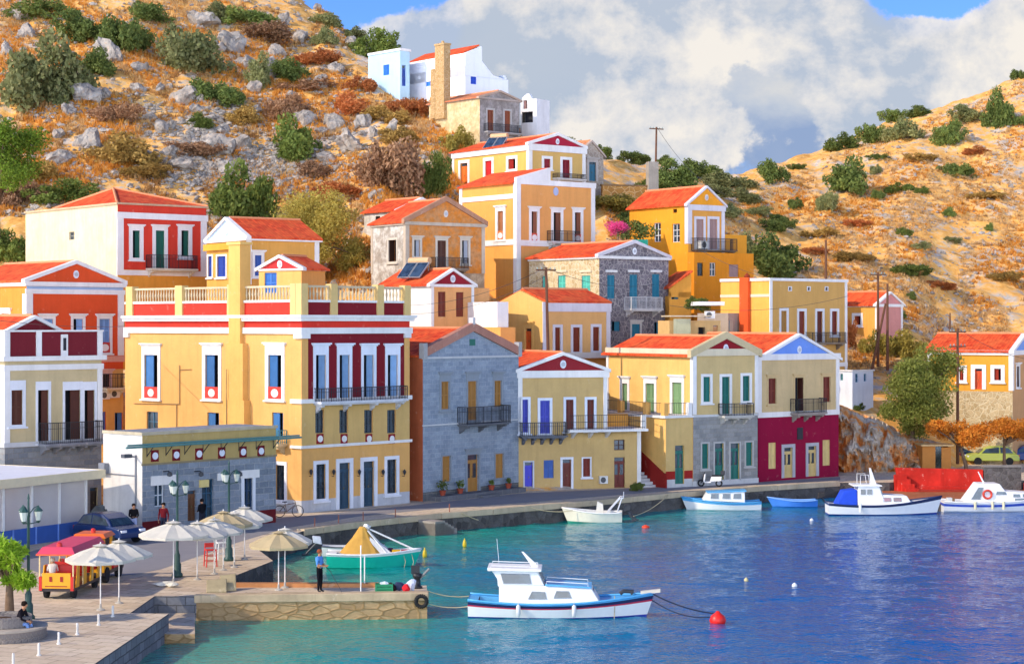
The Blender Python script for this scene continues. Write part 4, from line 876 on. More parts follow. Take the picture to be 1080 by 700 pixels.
# ---- hilltop
h = House('house', 'pale blue cubic house with one bright blue window on the rocky hilltop', 422, 207, 42, xl=388.5, xr=432, zg=34, group=SLOPE)
b = h.block(plaster('#b4d3e2', .2), h.zc(52.5)); b.win('L', 404.2, 68.5, 410.6, 79.5, c='#2f6fd0', frame=None); b.win('F', 424, 69, 428, 91, kind='door', c='#24479c', frame=None); b.ytrim('FL', 51, 53.5, .12, WHITE); b.build()
h = House('house', 'white hilltop house with blue shutters, red roof and tall slanting side wall', 490.5, 203, 40, xl=431, xr=536, zg=33, group=SLOPE)
zc = h.zc; b = h.block(plaster('#efeff0', .12), zc(80)); b.top = False
b.win('L', 449, 75.5, 456, 91, c='#3f86d4', frame=None, ); b.win('L', 441, 76, 443.6, 81.5, kind='dark', c='#555', frame=None) if False else b.win('L', 441, 80.2, 443.6, 84, kind='dark', c='#555555', frame=None); b.win('F', 496.5, 80.5, 502.5, 89, c='#2f55c8', frame=None)
b.build()
def up(m):
    wm, x1 = plaster('#efeff0', .12), h.Fp(508, 60)[0]; z0 = zc(80); xr = h.Fp(520, 70)[0]
    m.box(0, .3, .3, h.l, z0, zc(56), wm)
    m.ext([(0,0,z0),(h.w,0,z0),(xr,0,zc(76.5)),(x1,0,zc(62)),(x1,0,zc(47)),(0,0,zc(56))], (0,.3,0), wm)
    m.ext([(0,h.l-.3,z0),(h.w,h.l-.3,z0),(x1,h.l-.3,zc(50)),(0,h.l-.3,zc(56))], (0,.3,0), wm)
    m.box(x1, x1+.3, .3, h.l-.3, z0, zc(47), wm); m.box(h.w-.3, h.w, .3, h.l, z0-.1, zc(77), wm)
    for i in range(3): m.box(h.w-.35, h.w+.05, .5+i*1.3, 1.2+i*1.3, zc(77), zc(74.5), wm)
extra(h, 'upper_wall', up)
def rf(m):
    x1 = h.Fp(508, 60)[0]; q = [(.1,.4,zc(56)),(.1,h.l,zc(56)),(x1,h.l,zc(46)),(x1,.4,zc(46))]; m.hexa(q+[(p[0],p[1],p[2]+.15) for p in q], TILE); m.box(x1+.3, h.w-.3, .3, h.l-.3, zc(80)-.05, zc(80)+.05, WHITE)
extra(h, 'roof', rf)
h = House('stone_house', 'roofless-looking beige stone house with worn grey gable, two brown doors and a tall brick chimney', 506, 192, 40, xl=452.5, xr=548, zg=25, group=SLOPE)
zc = h.zc; b = h.block(oldplaster('#d8c296', '#c9ad7c'), zc(103)); b.region('F', -9, 60, oldplaster('#a89e98', '#8a8078'))
b.win('F', 513.8, 116, 520.5, 139, c='#8f4a2c', frame='#b5aca4', lintel=False); b.win('F', 532, 117, 538.2, 140, c='#8f4a2c', frame='#b5aca4', lintel=False); b.balcony('F', 510, 546, 140, 132, .7, '#a8a09a', nb=2); b.trim('FL', zc(104), zc(102), .12, plaster('#b0a094', .5)); b.build(); b.gable('F', zc(95), tymp=oldplaster('#a89e98', '#8a8078'), trim=plaster('#b59c88', .5), tile=tiles('#c98a64', '#b06a48'), rake=.1)
def ch(m):
    st_ = rubble('#c9a26c', '#b08a58', 4, '#c4a880'); s0, s1, s2 = h.Lp(471, 90)[0], h.Lp(461.5, 90)[0], h.Lp(457, 90)[0]
    m.box(-.35, .5, s0, s1, zc(125,0,s0), zc(47.5,0,s0), st_); m.box(-.38, .4, s1, s2, zc(125,0,s1), zc(73,0,s1), st_); m.box(-.42, .57, s0-.06, s1+.06, zc(47.5,0,s0), zc(45.5,0,s0), st_); m.lathe([(.18,0),(.14,.3)], (.1,(s0+s1)/2,zc(45.5,0,s0)), st_, 8)
extra(h, 'chimney', ch)
h = House('ruin', 'small white ruined building with broken arch and dark opening beside the worn stone gable', 566, 197, 55, xl=549, w=2.4, zg=27, cat='ruin', group=SLOPE)
b = h.block(plaster('#e2e0de', .3), h.zc(104)); b.win('L', 552, 106, 556, 115, kind='half', c='#b58a84', frame=None); b.win('L', 550.5, 118, 562, 129.5, kind='dark', c='#4a4238', frame=None); b.build()
extra(h, 'parapet', lambda m: m.ext([(0,.6,h.zc(104)),(0,h.l*.9,h.zc(104)),(0,h.l*.9,h.zc(102)),(0,h.l*.6,h.zc(98)),(0,.9,h.zc(98.5))], (.3,0,0), plaster('#e2e0de', .3)))
h = House('stone_house', 'narrow grey stone house with teal door peeping out beside the maroon-pediment house', 611, 182, 38, l=6, xr=636.5, zg=19, group=SLOPE)
b = h.block(rubble('#b5a592', '#9c8c7c', 2.4, '#b8ac9c'), h.zc(163)); b.win('F', 621, 171, 628.5, 191, kind='door', c='#2f6a80', frame='#b8aea4', fw=.25); b.build(); b.gable('F', h.zc(149), trim=plaster('#b8a494', .5), tile=tiles('#c9906c', '#b07450'), rake=.12)
h = House('retaining_wall', 'rough ochre terrace wall under the vegetation left of the bright orange house', 690, 182, 15, xl=None, l=3, w=.1, zg=24, cat='wall'); h2 = h
m = MB(); rm = rubble('#c9924c', '#a8743c', 1.6, '#c9a06c'); m.box(-5.2, 0, 0, .5, -4, 1.1, rm); m.box(-5.3, .05, -.05, .55, 1.1, 1.25, plaster('#8a6a48', .4)); m.build('wall', h.root)
m = MB(); m.box(-.7, .3, -.4, .4, -1.5, h.zc(171), plaster('#a89c8c', .5)); m.build('pillar', h.root)

def solar(h, x, y, z, label, rz=0):
    r = thing('solar_water_heater', label, 'solar heater', h.W(x, y, z), h.a+rz, 'solar water heaters on roofs')
    for i in (0, 1):
        m = MB(); x0 = -1.05+i*1.07; fr = metal('#8a8d92'); gl = glass('#26323f'); p = [(x0,-.7,.05),(x0+1,-.7,.05),(x0+1,.5,1.15),(x0,.5,1.15)]
        m.hexa(p+[(a,b_-.06,c+.07) for a, b_, c in p], fr); q = [(x0+.06,-.7,.12),(x0+.94,-.7,.12),(x0+.94,.42,1.15),(x0+.06,.42,1.15)]; m.hexa([(a,b_-.03,c+.03) for a,b_,c in q]+[(a,b_-.045,c+.045) for a,b_,c in q], gl); m.build('panel', r)
    m = MB(); m.tube([(-.9,.65,1.35),(.9,.65,1.35)], .26, metal('#c9a070'), 12); m.build('tank', r)
    m = MB()
    for xx in (-.8,.8): m.tube([(xx,.65,0),(xx,.65,1.2)], .03, metal('#8a8d92')); m.tube([(xx,.65,0),(xx,-.6,.05)], .03, metal('#8a8d92'))
    m.build('stand', r)
t, z = SOLH.Lp(428, 292); solar(SOLH, .75, t, SOLH.zc(293), 'solar water heater with two dark panels on the small peach house roof', -1.2)
t, z = SOLH2.Lp(516, 152); solar(SOLH2, .8, t, SOLH2.zc(152.5), 'solar water heater with two dark panels on the long yellow house roof', -1.2)
# ------------------------------------------------------------------ quay, water
def xy(v): return (v.x, v.y)
def paving():
    n = N('stone_paving', .85, .25); v = n.coord('Object')
    b = n.n('ShaderNodeTexBrick'); mp = n.n('ShaderNodeMapping'); mp.inputs['Rotation'].default_value = (0,0,.35); n.l(v, mp.inputs['Vector']); n.l(mp.outputs[0], b.inputs['Vector'])
    b.inputs['Scale'].default_value = 1; b.inputs['Brick Width'].default_value = 1.1; b.inputs['Row Height'].default_value = .7; b.inputs['Mortar Size'].default_value = .025
    b.inputs['Color1'].default_value = lin('#d4c2a8'); b.inputs['Color2'].default_value = lin('#bea88e'); b.inputs['Mortar'].default_value = lin('#8c7a64')
    f = n.noise(v, .35, 7, .7); f2 = n.noise(v, 4, 5, .7)
    c = n.mix(n.ramp(f, [(.35, g3(0)), (.65, g3(.6))]), b.outputs['Color'], lin('#dcc4a0'))
    c = n.mix(n.ramp(f2, [(.5, g3(0)), (.75, g3(.5))]), c, lin('#98826c'))
    n.base(c); n.bump(n.mix(.5, b.outputs['Fac'], f2), .5, -.02); return n.m
PAV = paving()
QST = rubble('#c8a678', '#a88860', 3.6, '#98794f', name='quay_stone', stretch=.4); QGR = ashlar('#8f8f92', '#77787c', .75, .34, '#605e5e', .025)
QDK = rubble('#6f6a66', '#4c4846', 2.2, '#5c5650', name='quay_rubble')
def slab(name, top, z1, z0, side, topm, kind='structure'):
    m = MB(); n = len(top)
    m.poly([(x, y, z1) for x, y in top], topm)
    for i in range(n):
        (xa, ya), (xb, yb) = top[i], top[(i+1) % n]; sd = side(i) if callable(side) else side
        m.poly([(xa,ya,z1),(xa,ya,z0),(xb,yb,z0),(xb,yb,z1)], sd)
    return tag(m.build(name), kind=kind)
EDGE = [(886,508.6),(840,511.5),(800,514),(720,520),(630,528.5),(552,535),(520,538),(465,542.2),(440,545),(380,551.5),(320,559.5),(268,576),(288,591),(220,617.6)]
edge = [xy(G(*p)) for p in EDGE]
LD = G(935, 507.5)
right = [(60, 152), (60, 132.6), (132.6*420/2000, 132.6)]
front = [xy(G(*p)) for p in ((450,617),(450.5,625.6),(207,628.2),(203,628.2),(163,628.2),(137,646.2),(178,646.7),(102,698),(62,728),(40,760),(-60,790))]
back = [(-60, 62), (-60, 128), (-30, 128), (-14, 140), (60, 152)]
slab('quay', right+[xy(G(938,508.5))]+edge+front+back[:-1], 1.0, -2.5, lambda i: (QST if i <= 19 else QGR) if i >= 18 else QDK, PAV)
slab('landing_floor', [xy(G(*p)) for p in ((205.5,629),(205.5,650),(176,650),(140,646),(165,629))], .35, -2.5, QST, PAV)
slab('lower_dock', [(22.5,132.55),(22.9,123.5),(25,121.8),(60,121.8),(60,132.55)], .42, -2.5, QDK, plaster('#b06a44', .6))
def stairs():
    m = MB()
    for i in range(5):
        a, b_ = G(441, 545), G(464, 542.3); t = Vector((b_.x-a.x, b_.y-a.y, 0)).normalized(); n_ = Vector((t.y, -t.x, 0)); L = (b_-a).length*(1-.14*i)
        q = [a+n_*.02, a+t*L+n_*.02, a+t*L+n_*1.3, a+n_*1.3]; z = .3+i*.13
        m.hexa([(p.x,p.y,-2) for p in q]+[(p.x,p.y,z) for p in q], plaster('#a0968a', .5))
    m.build('stair').__setitem__('kind', 'structure')
stairs()
# asphalt strip in front of the houses and raised kerb stones along the water
def road():
    n = N('asphalt', .9, .2); v = n.coord('Object'); n.base(n.mix(n.noise(v, .6, 6, .7), lin('#7d7a7c'), lin('#96908c'))); n.bump(n.noise(v, 14, 4), .3, .01); return n.m
pts = [xy(G(*p)) for p in ((886,506),(800,511),(720,516.5),(630,523.5),(552,530),(465,536),(380,544),(300,557),(250,572),(170,600),(140,606))]
bk = [xy(G(*p)) for p in ((60,610),(0,590),(130,555),(300,546),(432,533),(548,520),(640,516),(731,512),(799,508),(886,502.5))]
m = MB(); m.poly([(x,y,1.004) for x,y in pts+bk], road()); tag(m.build('road'), kind='structure')
def kerb(pts, w, name='kerb'):
    m = MB(); km = plaster('#c9b494', .5); V = [Vector((*p, 0)) for p in pts]
    for i in range(len(V)-1):
        a, b_ = V[i], V[i+1]; t = (b_-a).normalized(); n_ = Vector((-t.y, t.x, 0)); L = (b_-a).length; k = max(1, int(L/1.4))
        if n_.y < 0: n_ = -n_
        for j in range(k):
            p, q = a+t*(L*j/k+.01), a+t*(L*(j+1)/k-.01); z = 1.09+random.uniform(-.012,.012); o = -.05+random.uniform(-.03,.03)
            m.hexa([(*(r.xy), zz) for zz in (.75, z) for r in (p+n_*o, q+n_*o, q+n_*w, p+n_*w)], km)
    return tag(m.build(name, bevel=.02), kind='structure')
kerb(edge[:11][::-1], .5)
m = MB(); a, b_ = G(205,628.2), G(450.5,625.6); q = [a+Vector((0,-.06,0)), b_+Vector((.05,-.06,0)), b_+Vector((.05,.5,0)), a+Vector((0,.5,0))]; m.hexa([(p.x,p.y,.72) for p in q]+[(p.x,p.y,1.05) for p in q], plaster('#c9b08c', .8)); tag(m.build('kerb', bevel=.03), kind='structure')
m = MB(); a, b_ = G(222,617.6), G(400,617); m.box(a.x, b_.x, a.y-.45, a.y-.03, .9, 1.16, plaster('#c98a58', .4)); tag(m.build('kerb'), kind='structure')

def water():
    n = N('sea_water', .03, .26); v = n.coord('Object'); n.b.inputs['IOR'].default_value = 1.33
    sp = n.n('ShaderNodeSeparateXYZ'); n.l(v, sp.inputs[0])
    f = n.noise(v, .07, 5, .6)
    # depth tint: sandy shallows by the quay wall, deep blue out in the bay
    dd = n.n('ShaderNodeMath', operation='MULTIPLY_ADD'); n.l(sp.outputs['X'], dd.inputs[0]); dd.inputs[1].default_value = .021; dd.inputs[2].default_value = .42
    a = n.n('ShaderNodeMath', operation='MULTIPLY_ADD'); n.l(f, a.inputs[0]); a.inputs[1].default_value = .45; n.l(dd.outputs[0], a.inputs[2])
    qd = n.n('ShaderNodeMapRange', interpolation_type='SMOOTHSTEP'); n.l(sp.outputs['Y'], qd.inputs[0]); qd.inputs[1].default_value = 94; qd.inputs[2].default_value = 128; qd.inputs[3].default_value = 0; qd.inputs[4].default_value = -.36
    a2 = n.n('ShaderNodeMath', operation='ADD'); n.l(a.outputs[0], a2.inputs[0]); n.l(qd.outputs[0], a2.inputs[1]); a = a2
    n.base(n.ramp(a.outputs[0], [(.36, lin('#569a80')), (.5, lin('#0c8c7e')), (.64, lin('#03768a')), (.8, lin('#005a92')), (1.0, lin('#004e90'))]))
    h = n.n('ShaderNodeMath', operation='MULTIPLY_ADD'); n.l(n.noise(v, 3.2, 3, .6), h.inputs[0]); h.inputs[1].default_value = .09; h.inputs[2].default_value = 0
    n.bump(h.outputs[0], .8, 1.0)
    px = np.concatenate([np.arange(-700, 100, 20), np.arange(100, 1100, 2.4), np.arange(1100, 1801, 20)]); ds = np.concatenate([np.arange(25, 62, 3), np.arange(62, 136, .17), [138, 142, 150]])
    A, B = np.meshgrid(px, ds, indexing='ij'); x, y = ((A-CXP)*B/FPX).ravel(), B.ravel()
    def wv(ang, lam, seed, st=2.2):                     # short-crested ripples: noise stretched along the crests
        c, s = cos(ang), sin(ang); return vnoise((x*c+y*s)/lam*2+seed, (-x*s+y*c)/lam*2/st+seed*1.7)-.5
    calm = np.clip(.55+(x+14)/26, .5, 1.0)*(.55+.75*np.clip((fbm(x*.07+3, y*.05+8, 3)-.3)*2.6, 0, 1))
    z = calm*(.1*wv(1.25, 3.4, 3)+.085*wv(1.9, 2.0, 17)+.06*wv(.8, 1.15, 29, 1.8)+.042*wv(2.2, .75, 41, 1.6))
    me = bpy.data.meshes.new('water'); me.vertices.add(len(x)); me.vertices.foreach_set('co', np.stack([x,y,z],-1).ravel()); idx = np.arange(len(x)).reshape(A.shape)
    q = np.stack([idx[:-1,:-1], idx[1:,:-1], idx[1:,1:], idx[:-1,1:]], -1).reshape(-1, 4); me.loops.add(q.size); me.loops.foreach_set('vertex_index', q.ravel().astype(np.int32)); me.polygons.add(len(q))
    me.polygons.foreach_set('loop_start', np.arange(0, q.size, 4, dtype=np.int32)); me.polygons.foreach_set('use_smooth', np.ones(len(q), bool)); me.update(calc_edges=True); me.materials.append(n.m)
    o = bpy.data.objects.new('water', me); COL.objects.link(o); tag(o, kind='structure')
water()

# ------------------------------------------------------------------ sky, sun, camera
SUN_AZ, SUN_EL = math.atan2(-.37, -.93), radians(33)      # direction towards the sun
def world():
    w = bpy.data.worlds.new('World'); scn.world = w; w.use_nodes = True; t = w.node_tree
    for q in list(t.nodes): t.nodes.remove(q)
    L = t.links.new
    def nd(typ, **kw):
        o = t.nodes.new(typ)
        for k, v in kw.items(): setattr(o, k, v)
        return o
    def math_(op, a, b=None, c=None):
        o = nd('ShaderNodeMath', operation=op)
        for i, x in enumerate((a, b, c)):
            if x is None: continue
            if hasattr(x, 'node'): L(x, o.inputs[i])
            else: o.inputs[i].default_value = x
        return o.outputs[0]
    sky = nd('ShaderNodeTexSky', sky_type='NISHITA', sun_disc=False, sun_elevation=SUN_EL, sun_rotation=pi/2-SUN_AZ, air_density=.75, dust_density=.1, ozone_density=4.0)
    tc = nd('ShaderNodeTexCoord'); D = tc.outputs['Generated']
    def noise(scale, det, rough, off, sz=1.6):
        mp = nd('ShaderNodeMapping'); mp.inputs['Scale'].default_value = (1,1,sz); mp.inputs['Location'].default_value = off; L(D, mp.inputs['Vector'])
        o = nd('ShaderNodeTexNoise'); o.inputs['Scale'].default_value = scale; o.inputs['Detail'].default_value = det; o.inputs['Roughness'].default_value = rough; o.inputs['Distortion'].default_value = .25; L(mp.outputs[0], o.inputs['Vector']); return o.outputs['Fac']
    def blob(px, py, rad, amt):            # widen / thin the cloud around one direction of the sky
        v = Vector(((px-CXP)/FPX, 1, (HZ-py)/FPX)).normalized()
        o = nd('ShaderNodeVectorMath', operation='DISTANCE'); L(D, o.inputs[0]); o.inputs[1].default_value = v
        r = nd('ShaderNodeMapRange', interpolation_type='SMOOTHSTEP'); L(o.outputs['Value'], r.inputs[0]); r.inputs[1].default_value = 0; r.inputs[2].default_value = rad/FPX; r.inputs[3].default_value = amt; r.inputs[4].default_value = 0
        return r.outputs[0]
    sp = nd('ShaderNodeSeparateXYZ'); L(D, sp.inputs[0])
    O1, O2 = Vector((1.3,.4,.2)), Vector((.2,.7,.1)); sh_ = Vector((.02,.006,-.03))
    big = noise(5.5, 10, .5, O1); sm = noise(13, 9, .6, O2)
    den = math_('MULTIPLY_ADD', sm, .34, big)
    for b in ((410,-22,165,-.55),(985,-26,150,-.5),(540,60,280,.22),(930,90,240,.2),(700,130,90,.1),(1010,60,140,.1),(760,30,240,.2),(640,190,160,.05),(800,185,110,-.05)): den = math_('ADD', den, blob(*b))
    up = nd('ShaderNodeMapRange'); L(sp.outputs['Z'], up.inputs[0]); up.inputs[1].default_value = .17; up.inputs[2].default_value = .3; up.inputs[3].default_value = 0; up.inputs[4].default_value = -.5
    den = math_('ADD', den, up.outputs[0])
    bk = nd('ShaderNodeMapRange'); L(sp.outputs['Y'], bk.inputs[0]); bk.inputs[1].default_value = .2; bk.inputs[2].default_value = -.5; bk.inputs[3].default_value = 0; bk.inputs[4].default_value = .3
    den = math_('ADD', den, bk.outputs[0])  # extra cloud cover out of view behind the camera, added for fill
    cov = nd('ShaderNodeMapRange', interpolation_type='SMOOTHSTEP'); L(den, cov.inputs[0]); cov.inputs[1].default_value = .56; cov.inputs[2].default_value = .66
    # cloud shade: thick cores and undersides grey blue, sunward billows warm white
    b2 = noise(5.5, 10, .5, O1+sh_); s2 = noise(13, 9, .6, O2+sh_)
    d2 = math_('MULTIPLY_ADD', s2, .34, b2); d1 = math_('MULTIPLY_ADD', sm, .34, big)
    lit = math_('SUBTRACT', d1, d2)
    sh = nd('ShaderNodeMapRange'); L(lit, sh.inputs[0]); sh.inputs[1].default_value = -.1; sh.inputs[2].default_value = .1
    lo = noise(4.5, 6, .5, (4.0,2.0,1.0)); sh2 = math_('MULTIPLY_ADD', lo, 1.6, -.78)
    shade = math_('MULTIPLY_ADD', sh.outputs[0], .6, sh2)
    for b in ((470,60,220,.3),(830,30,170,.2),(700,135,70,.35),(950,110,110,.25),(1040,60,120,.22),(620,95,120,-.28),(870,115,90,-.25),(740,160,130,-.3),(770,60,90,-.1)): shade = math_('ADD', shade, blob(*b))
    cr = nd('ShaderNodeValToRGB'); e = cr.color_ramp.elements; e[0].position = .02; e[0].color = (.36,.49,.76,1); e[1].position = .82; e[1].color = (.93,.91,.88,1); q = e.new(.42); q.color = (.66,.73,.85,1); L(shade, cr.inputs[0])
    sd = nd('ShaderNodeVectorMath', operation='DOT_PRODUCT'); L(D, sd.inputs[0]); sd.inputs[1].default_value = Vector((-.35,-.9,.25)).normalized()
    br = nd('ShaderNodeMapRange'); L(sd.outputs['Value'], br.inputs[0]); br.inputs[1].default_value = -.3; br.inputs[2].default_value = .8; br.inputs[3].default_value = CLOUD; br.inputs[4].default_value = CLOUD*BACK_FILL  # unseen clouds behind the camera, brightened to add fill on shaded fronts
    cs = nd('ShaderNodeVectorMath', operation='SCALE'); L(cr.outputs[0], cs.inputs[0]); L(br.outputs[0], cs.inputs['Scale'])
    tn = nd('ShaderNodeVectorMath', operation='MULTIPLY'); L(sky.outputs[0], tn.inputs[0]); tn.inputs[1].default_value = (.38,.53,.82)      # clear, dry Aegean air
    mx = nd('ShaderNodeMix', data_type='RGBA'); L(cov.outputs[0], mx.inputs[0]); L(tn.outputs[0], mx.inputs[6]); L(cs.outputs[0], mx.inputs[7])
    # crisp cumulus heaps in front of the veil
    def puff(off):
        o = nd('ShaderNodeTexNoise'); mp = nd('ShaderNodeMapping'); mp.inputs['Scale'].default_value = (1,1,1.2); mp.inputs['Location'].default_value = off; L(D, mp.inputs['Vector']); L(mp.outputs[0], o.inputs['Vector'])
        o.inputs['Scale'].default_value = 11; o.inputs['Detail'].default_value = 10; o.inputs['Roughness'].default_value = .61; o.inputs['Distortion'].default_value = .1; return o.outputs['Fac']
    p0 = Vector((.37,.11,.05)); pa, pb = puff(p0), puff(p0+Vector((.016,.004,-.022)))
    d3 = math_('ADD', pa, 0.0)
    for b in ((410,-30,120,-.3),(985,-30,110,-.3),(480,55,170,.22),(425,55,130,.34),(560,15,200,.16),(650,30,150,.12),(700,150,95,.24),(655,165,60,.12),(760,150,70,.14),(830,20,200,.16),(900,50,110,.12),(960,105,110,.2),(1010,95,120,.2),(900,150,70,.14),(1060,40,140,.18),(1090,70,120,.16),(250,30,220,.16)): d3 = math_('ADD', d3, blob(*b))
    c3 = nd('ShaderNodeMapRange', interpolation_type='SMOOTHSTEP'); L(d3, c3.inputs[0]); c3.inputs[1].default_value = .585; c3.inputs[2].default_value = .645
    l3 = math_('SUBTRACT', pa, pb); s3 = nd('ShaderNodeMapRange'); L(l3, s3.inputs[0]); s3.inputs[1].default_value = -.09; s3.inputs[2].default_value = .15
    cr3 = nd('ShaderNodeValToRGB'); e = cr3.color_ramp.elements; e[0].position = .1; e[0].color = (.52,.6,.73,1); e[1].position = .8; e[1].color = (1.02,.96,.88,1); q = e.new(.45); q.color = (.8,.8,.82,1); L(s3.outputs[0], cr3.inputs[0])
    cs3 = nd('ShaderNodeVectorMath', operation='SCALE'); L(cr3.outputs[0], cs3.inputs[0]); cs3.inputs['Scale'].default_value = CLOUD*1.12
    fr = nd('ShaderNodeMapRange'); L(sp.outputs['Y'], fr.inputs[0]); fr.inputs[1].default_value = .7; fr.inputs[2].default_value = .85
    f3 = math_('MULTIPLY', c3.outputs[0], fr.outputs[0]); f3 = math_('MULTIPLY', f3, .93)
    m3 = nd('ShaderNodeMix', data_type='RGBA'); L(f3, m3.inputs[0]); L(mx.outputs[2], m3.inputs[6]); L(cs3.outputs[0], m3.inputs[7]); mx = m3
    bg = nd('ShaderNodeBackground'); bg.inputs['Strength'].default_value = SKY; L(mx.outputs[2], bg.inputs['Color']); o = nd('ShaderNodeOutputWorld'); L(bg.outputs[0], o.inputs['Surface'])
CLOUD, BACK_FILL, SKY = 3.0, 8.0, .15
world()
sl = bpy.data.lights.new('sun', 'SUN'); sl.energy = 2.45; sl.angle = radians(.5); sl.color = (1, .87, .7)
so = bpy.data.objects.new('sun', sl); COL.objects.link(so)
sv = Vector((cos(SUN_AZ)*cos(SUN_EL), sin(SUN_AZ)*cos(SUN_EL), sin(SUN_EL))); so.rotation_euler = sv.to_track_quat('Z', 'Y').to_euler(); so.location = sv*100
cam = bpy.data.cameras.new('camera'); co = bpy.data.objects.new('camera', cam); COL.objects.link(co); co.location = (0, 0, CAMZ); co.rotation_euler = (pi/2, 0, 0)
cam.sensor_fit = 'HORIZONTAL'; cam.sensor_width = 36; cam.lens = 36*FPX/1080; cam.shift_y = (HZ-350)/1080; cam.clip_end = 2000; cam.clip_start = 1
scn.camera = co
scn.view_settings.view_transform = 'Standard'; scn.view_settings.look = 'None'; scn.view_settings.exposure = .88; scn.view_settings.gamma = 1
scn.render.engine = 'CYCLES'; scn.cycles.use_denoising = True; scn.cycles.max_bounces = 6; scn.cycles.diffuse_bounces = 3
# ------------------------------------------------------------------ vegetation and rocks
def quadmesh(name, Q, mats, mi=None, tri=False):
    Q = np.asarray(Q, float); n, k = Q.shape[0], Q.shape[1]; me = bpy.data.meshes.new(name); me.vertices.add(n*k); me.vertices.foreach_set('co', Q.ravel())
    me.loops.add(n*k); me.loops.foreach_set('vertex_index', np.arange(n*k, dtype=np.int32)); me.polygons.add(n); me.polygons.foreach_set('loop_start', np.arange(0, n*k, k, dtype=np.int32))
    for m in mats: me.materials.append(m)
    if mi is not None: me.polygons.foreach_set('material_index', np.asarray(mi, np.int32))
    me.update(calc_edges=True); return me
def leaves(centres, radii, per, size, up=.25, asp=.62):
    out = []
    for c, r in zip(centres, radii):
        n = max(6, int(per*(r/np.mean(radii))**2)); v = RNG.normal(size=(n,3)); v /= np.linalg.norm(v, axis=1)[:,None]
        p = c+v*(r*(.4+.85*RNG.random((n,1))**.8))*np.array([1,1,.8])
        a = RNG.normal(size=(n,3))+v*.5; a /= np.linalg.norm(a, axis=1)[:,None]; b = np.cross(a, RNG.normal(size=(n,3))+[0,0,up]); b /= np.linalg.norm(b, axis=1)[:,None]
        s = size*(.55+.9*RNG.random((n,1))); e = a*s; f = b*s*asp
        out.append(np.stack([p-e, p-f*.9, p+e, p+f*.9], 1))
    return np.concatenate(out)
def blobset(n, rx, ry, rz, rc, flat=.0, cz=0.):
    u = RNG.normal(size=(n,3)); u /= np.linalg.norm(u, axis=1)[:,None]; k = (.35+.6*RNG.random((n,1))**.5)
    c = u*k*[rx,ry,rz]; c[:,2] = np.maximum(c[:,2], -rz*(1-flat))+cz
    return c, rc*(.6+.75*RNG.random(n))
BR = None
def bark():
    k = 'bark'
    if k not in MATS:
        n = N('bark', .95, .1); v = n.coord('Object'); n.base(n.mix(n.noise(v, 5, 5), lin('#4c3a2c'), lin('#8a715a'))); n.bump(n.noise(v, 16, 4), .6, .03); MATS[k] = n.m
    return MATS[k]
LF = dict(dark=leafmat('#4a5c2a', '#7c8a42', '#a4aa5c'), olive=leafmat('#687040', '#9a9a60', '#bcb47c'), green=leafmat('#4c5e28', '#7c8a3c', '#a4a654'), gold=leafmat('#94883a', '#c8b050', '#e2cc78', .4), orange=leafmat('#d87420', '#f0a03c', '#c09a3c'), bay=leafmat('#7c8a36', '#b4b854', '#dcd07c', .45), pine=leafmat('#34491a', '#708e28', '#b4c83e'), lime=leafmat('#82b024', '#b4d83a', '#e0ec68', .4), brown=leafmat('#866044', '#ac825c', '#c8a078', .2), straw=leafmat('#9a7a3a', '#c09a50', '#a8844a', .2), rust=leafmat('#a8582c', '#c87c44', '#d29a60'), pink=leafmat('#c4286c', '#e0508c', '#f08ab0'))
def proto(n, rc, per, size, flat):
    L = []
    for q in range(4):
        a = q*1.57+RNG.random()*1.2; k = .2+.35*RNG.random(); s_ = .38+.32*RNG.random(); c, r = blobset(max(5, n//4), s_, s_, s_*.85, rc*(.8+.4*RNG.random()), flat, .3+.3*RNG.random()); L.append((c+np.array([k*cos(a), k*sin(a), 0]), r))
    return leaves(np.concatenate([x[0] for x in L]), np.concatenate([x[1] for x in L]), per, size)
SHQ = [proto(34, .24, 150, .055, .25), proto(44, .2, 120, .052, .3), proto(28, .27, 170, .058, .2), proto(40, .19, 130, .05, .4), proto(30, .25, 160, .055, .35)]
SHM = {}
def shrubmesh(i, tone):
    if (i, tone) not in SHM: SHM[(i, tone)] = quadmesh('shrub', SHQ[i], [LF[tone]])
    return SHM[(i, tone)]
LAND = [(125,215,'the hip-roofed red house'),(435,75,'the white hilltop house'),(500,125,'the worn stone house with the tall chimney'),(330,225,'the yellow-green tree'),(450,225,'the peeling orange house'),(15,150,'the edge pine'),(545,165,'the long yellow house'),(740,215,'the bright orange house'),(690,170,'the tall wooden pole above the rooftops'),(850,300,'the flat-topped ochre house'),(910,320,'the pole-side cottage'),(1050,325,'the long low white hut'),(1030,365,'the long red roof')]
USED = {}
def place_label(desc, px, py, where):
    best = min(LAND, key=lambda l: hypot((px-l[0]), (py-l[1])*1.1)); dx, dy = px-best[0], py-best[1]; D = hypot(dx, dy)
    far = 'just ' if D < 60 else ('' if D < 140 else 'far ' if D < 240 else 'very far ')
    rel = ('above' if dy < 0 else 'below') if abs(dy) > 1.6*abs(dx) else (('upper left' if dx < 0 else 'upper right') if dy < 0 else ('down-left' if dx < 0 else 'down-right')) if abs(dy) > .5*abs(dx) else ('left' if dx < 0 else 'right')
    return f"{desc} {far}{rel}{' of' if rel not in ('above','below') else ''} {best[2]}"
PEND = []
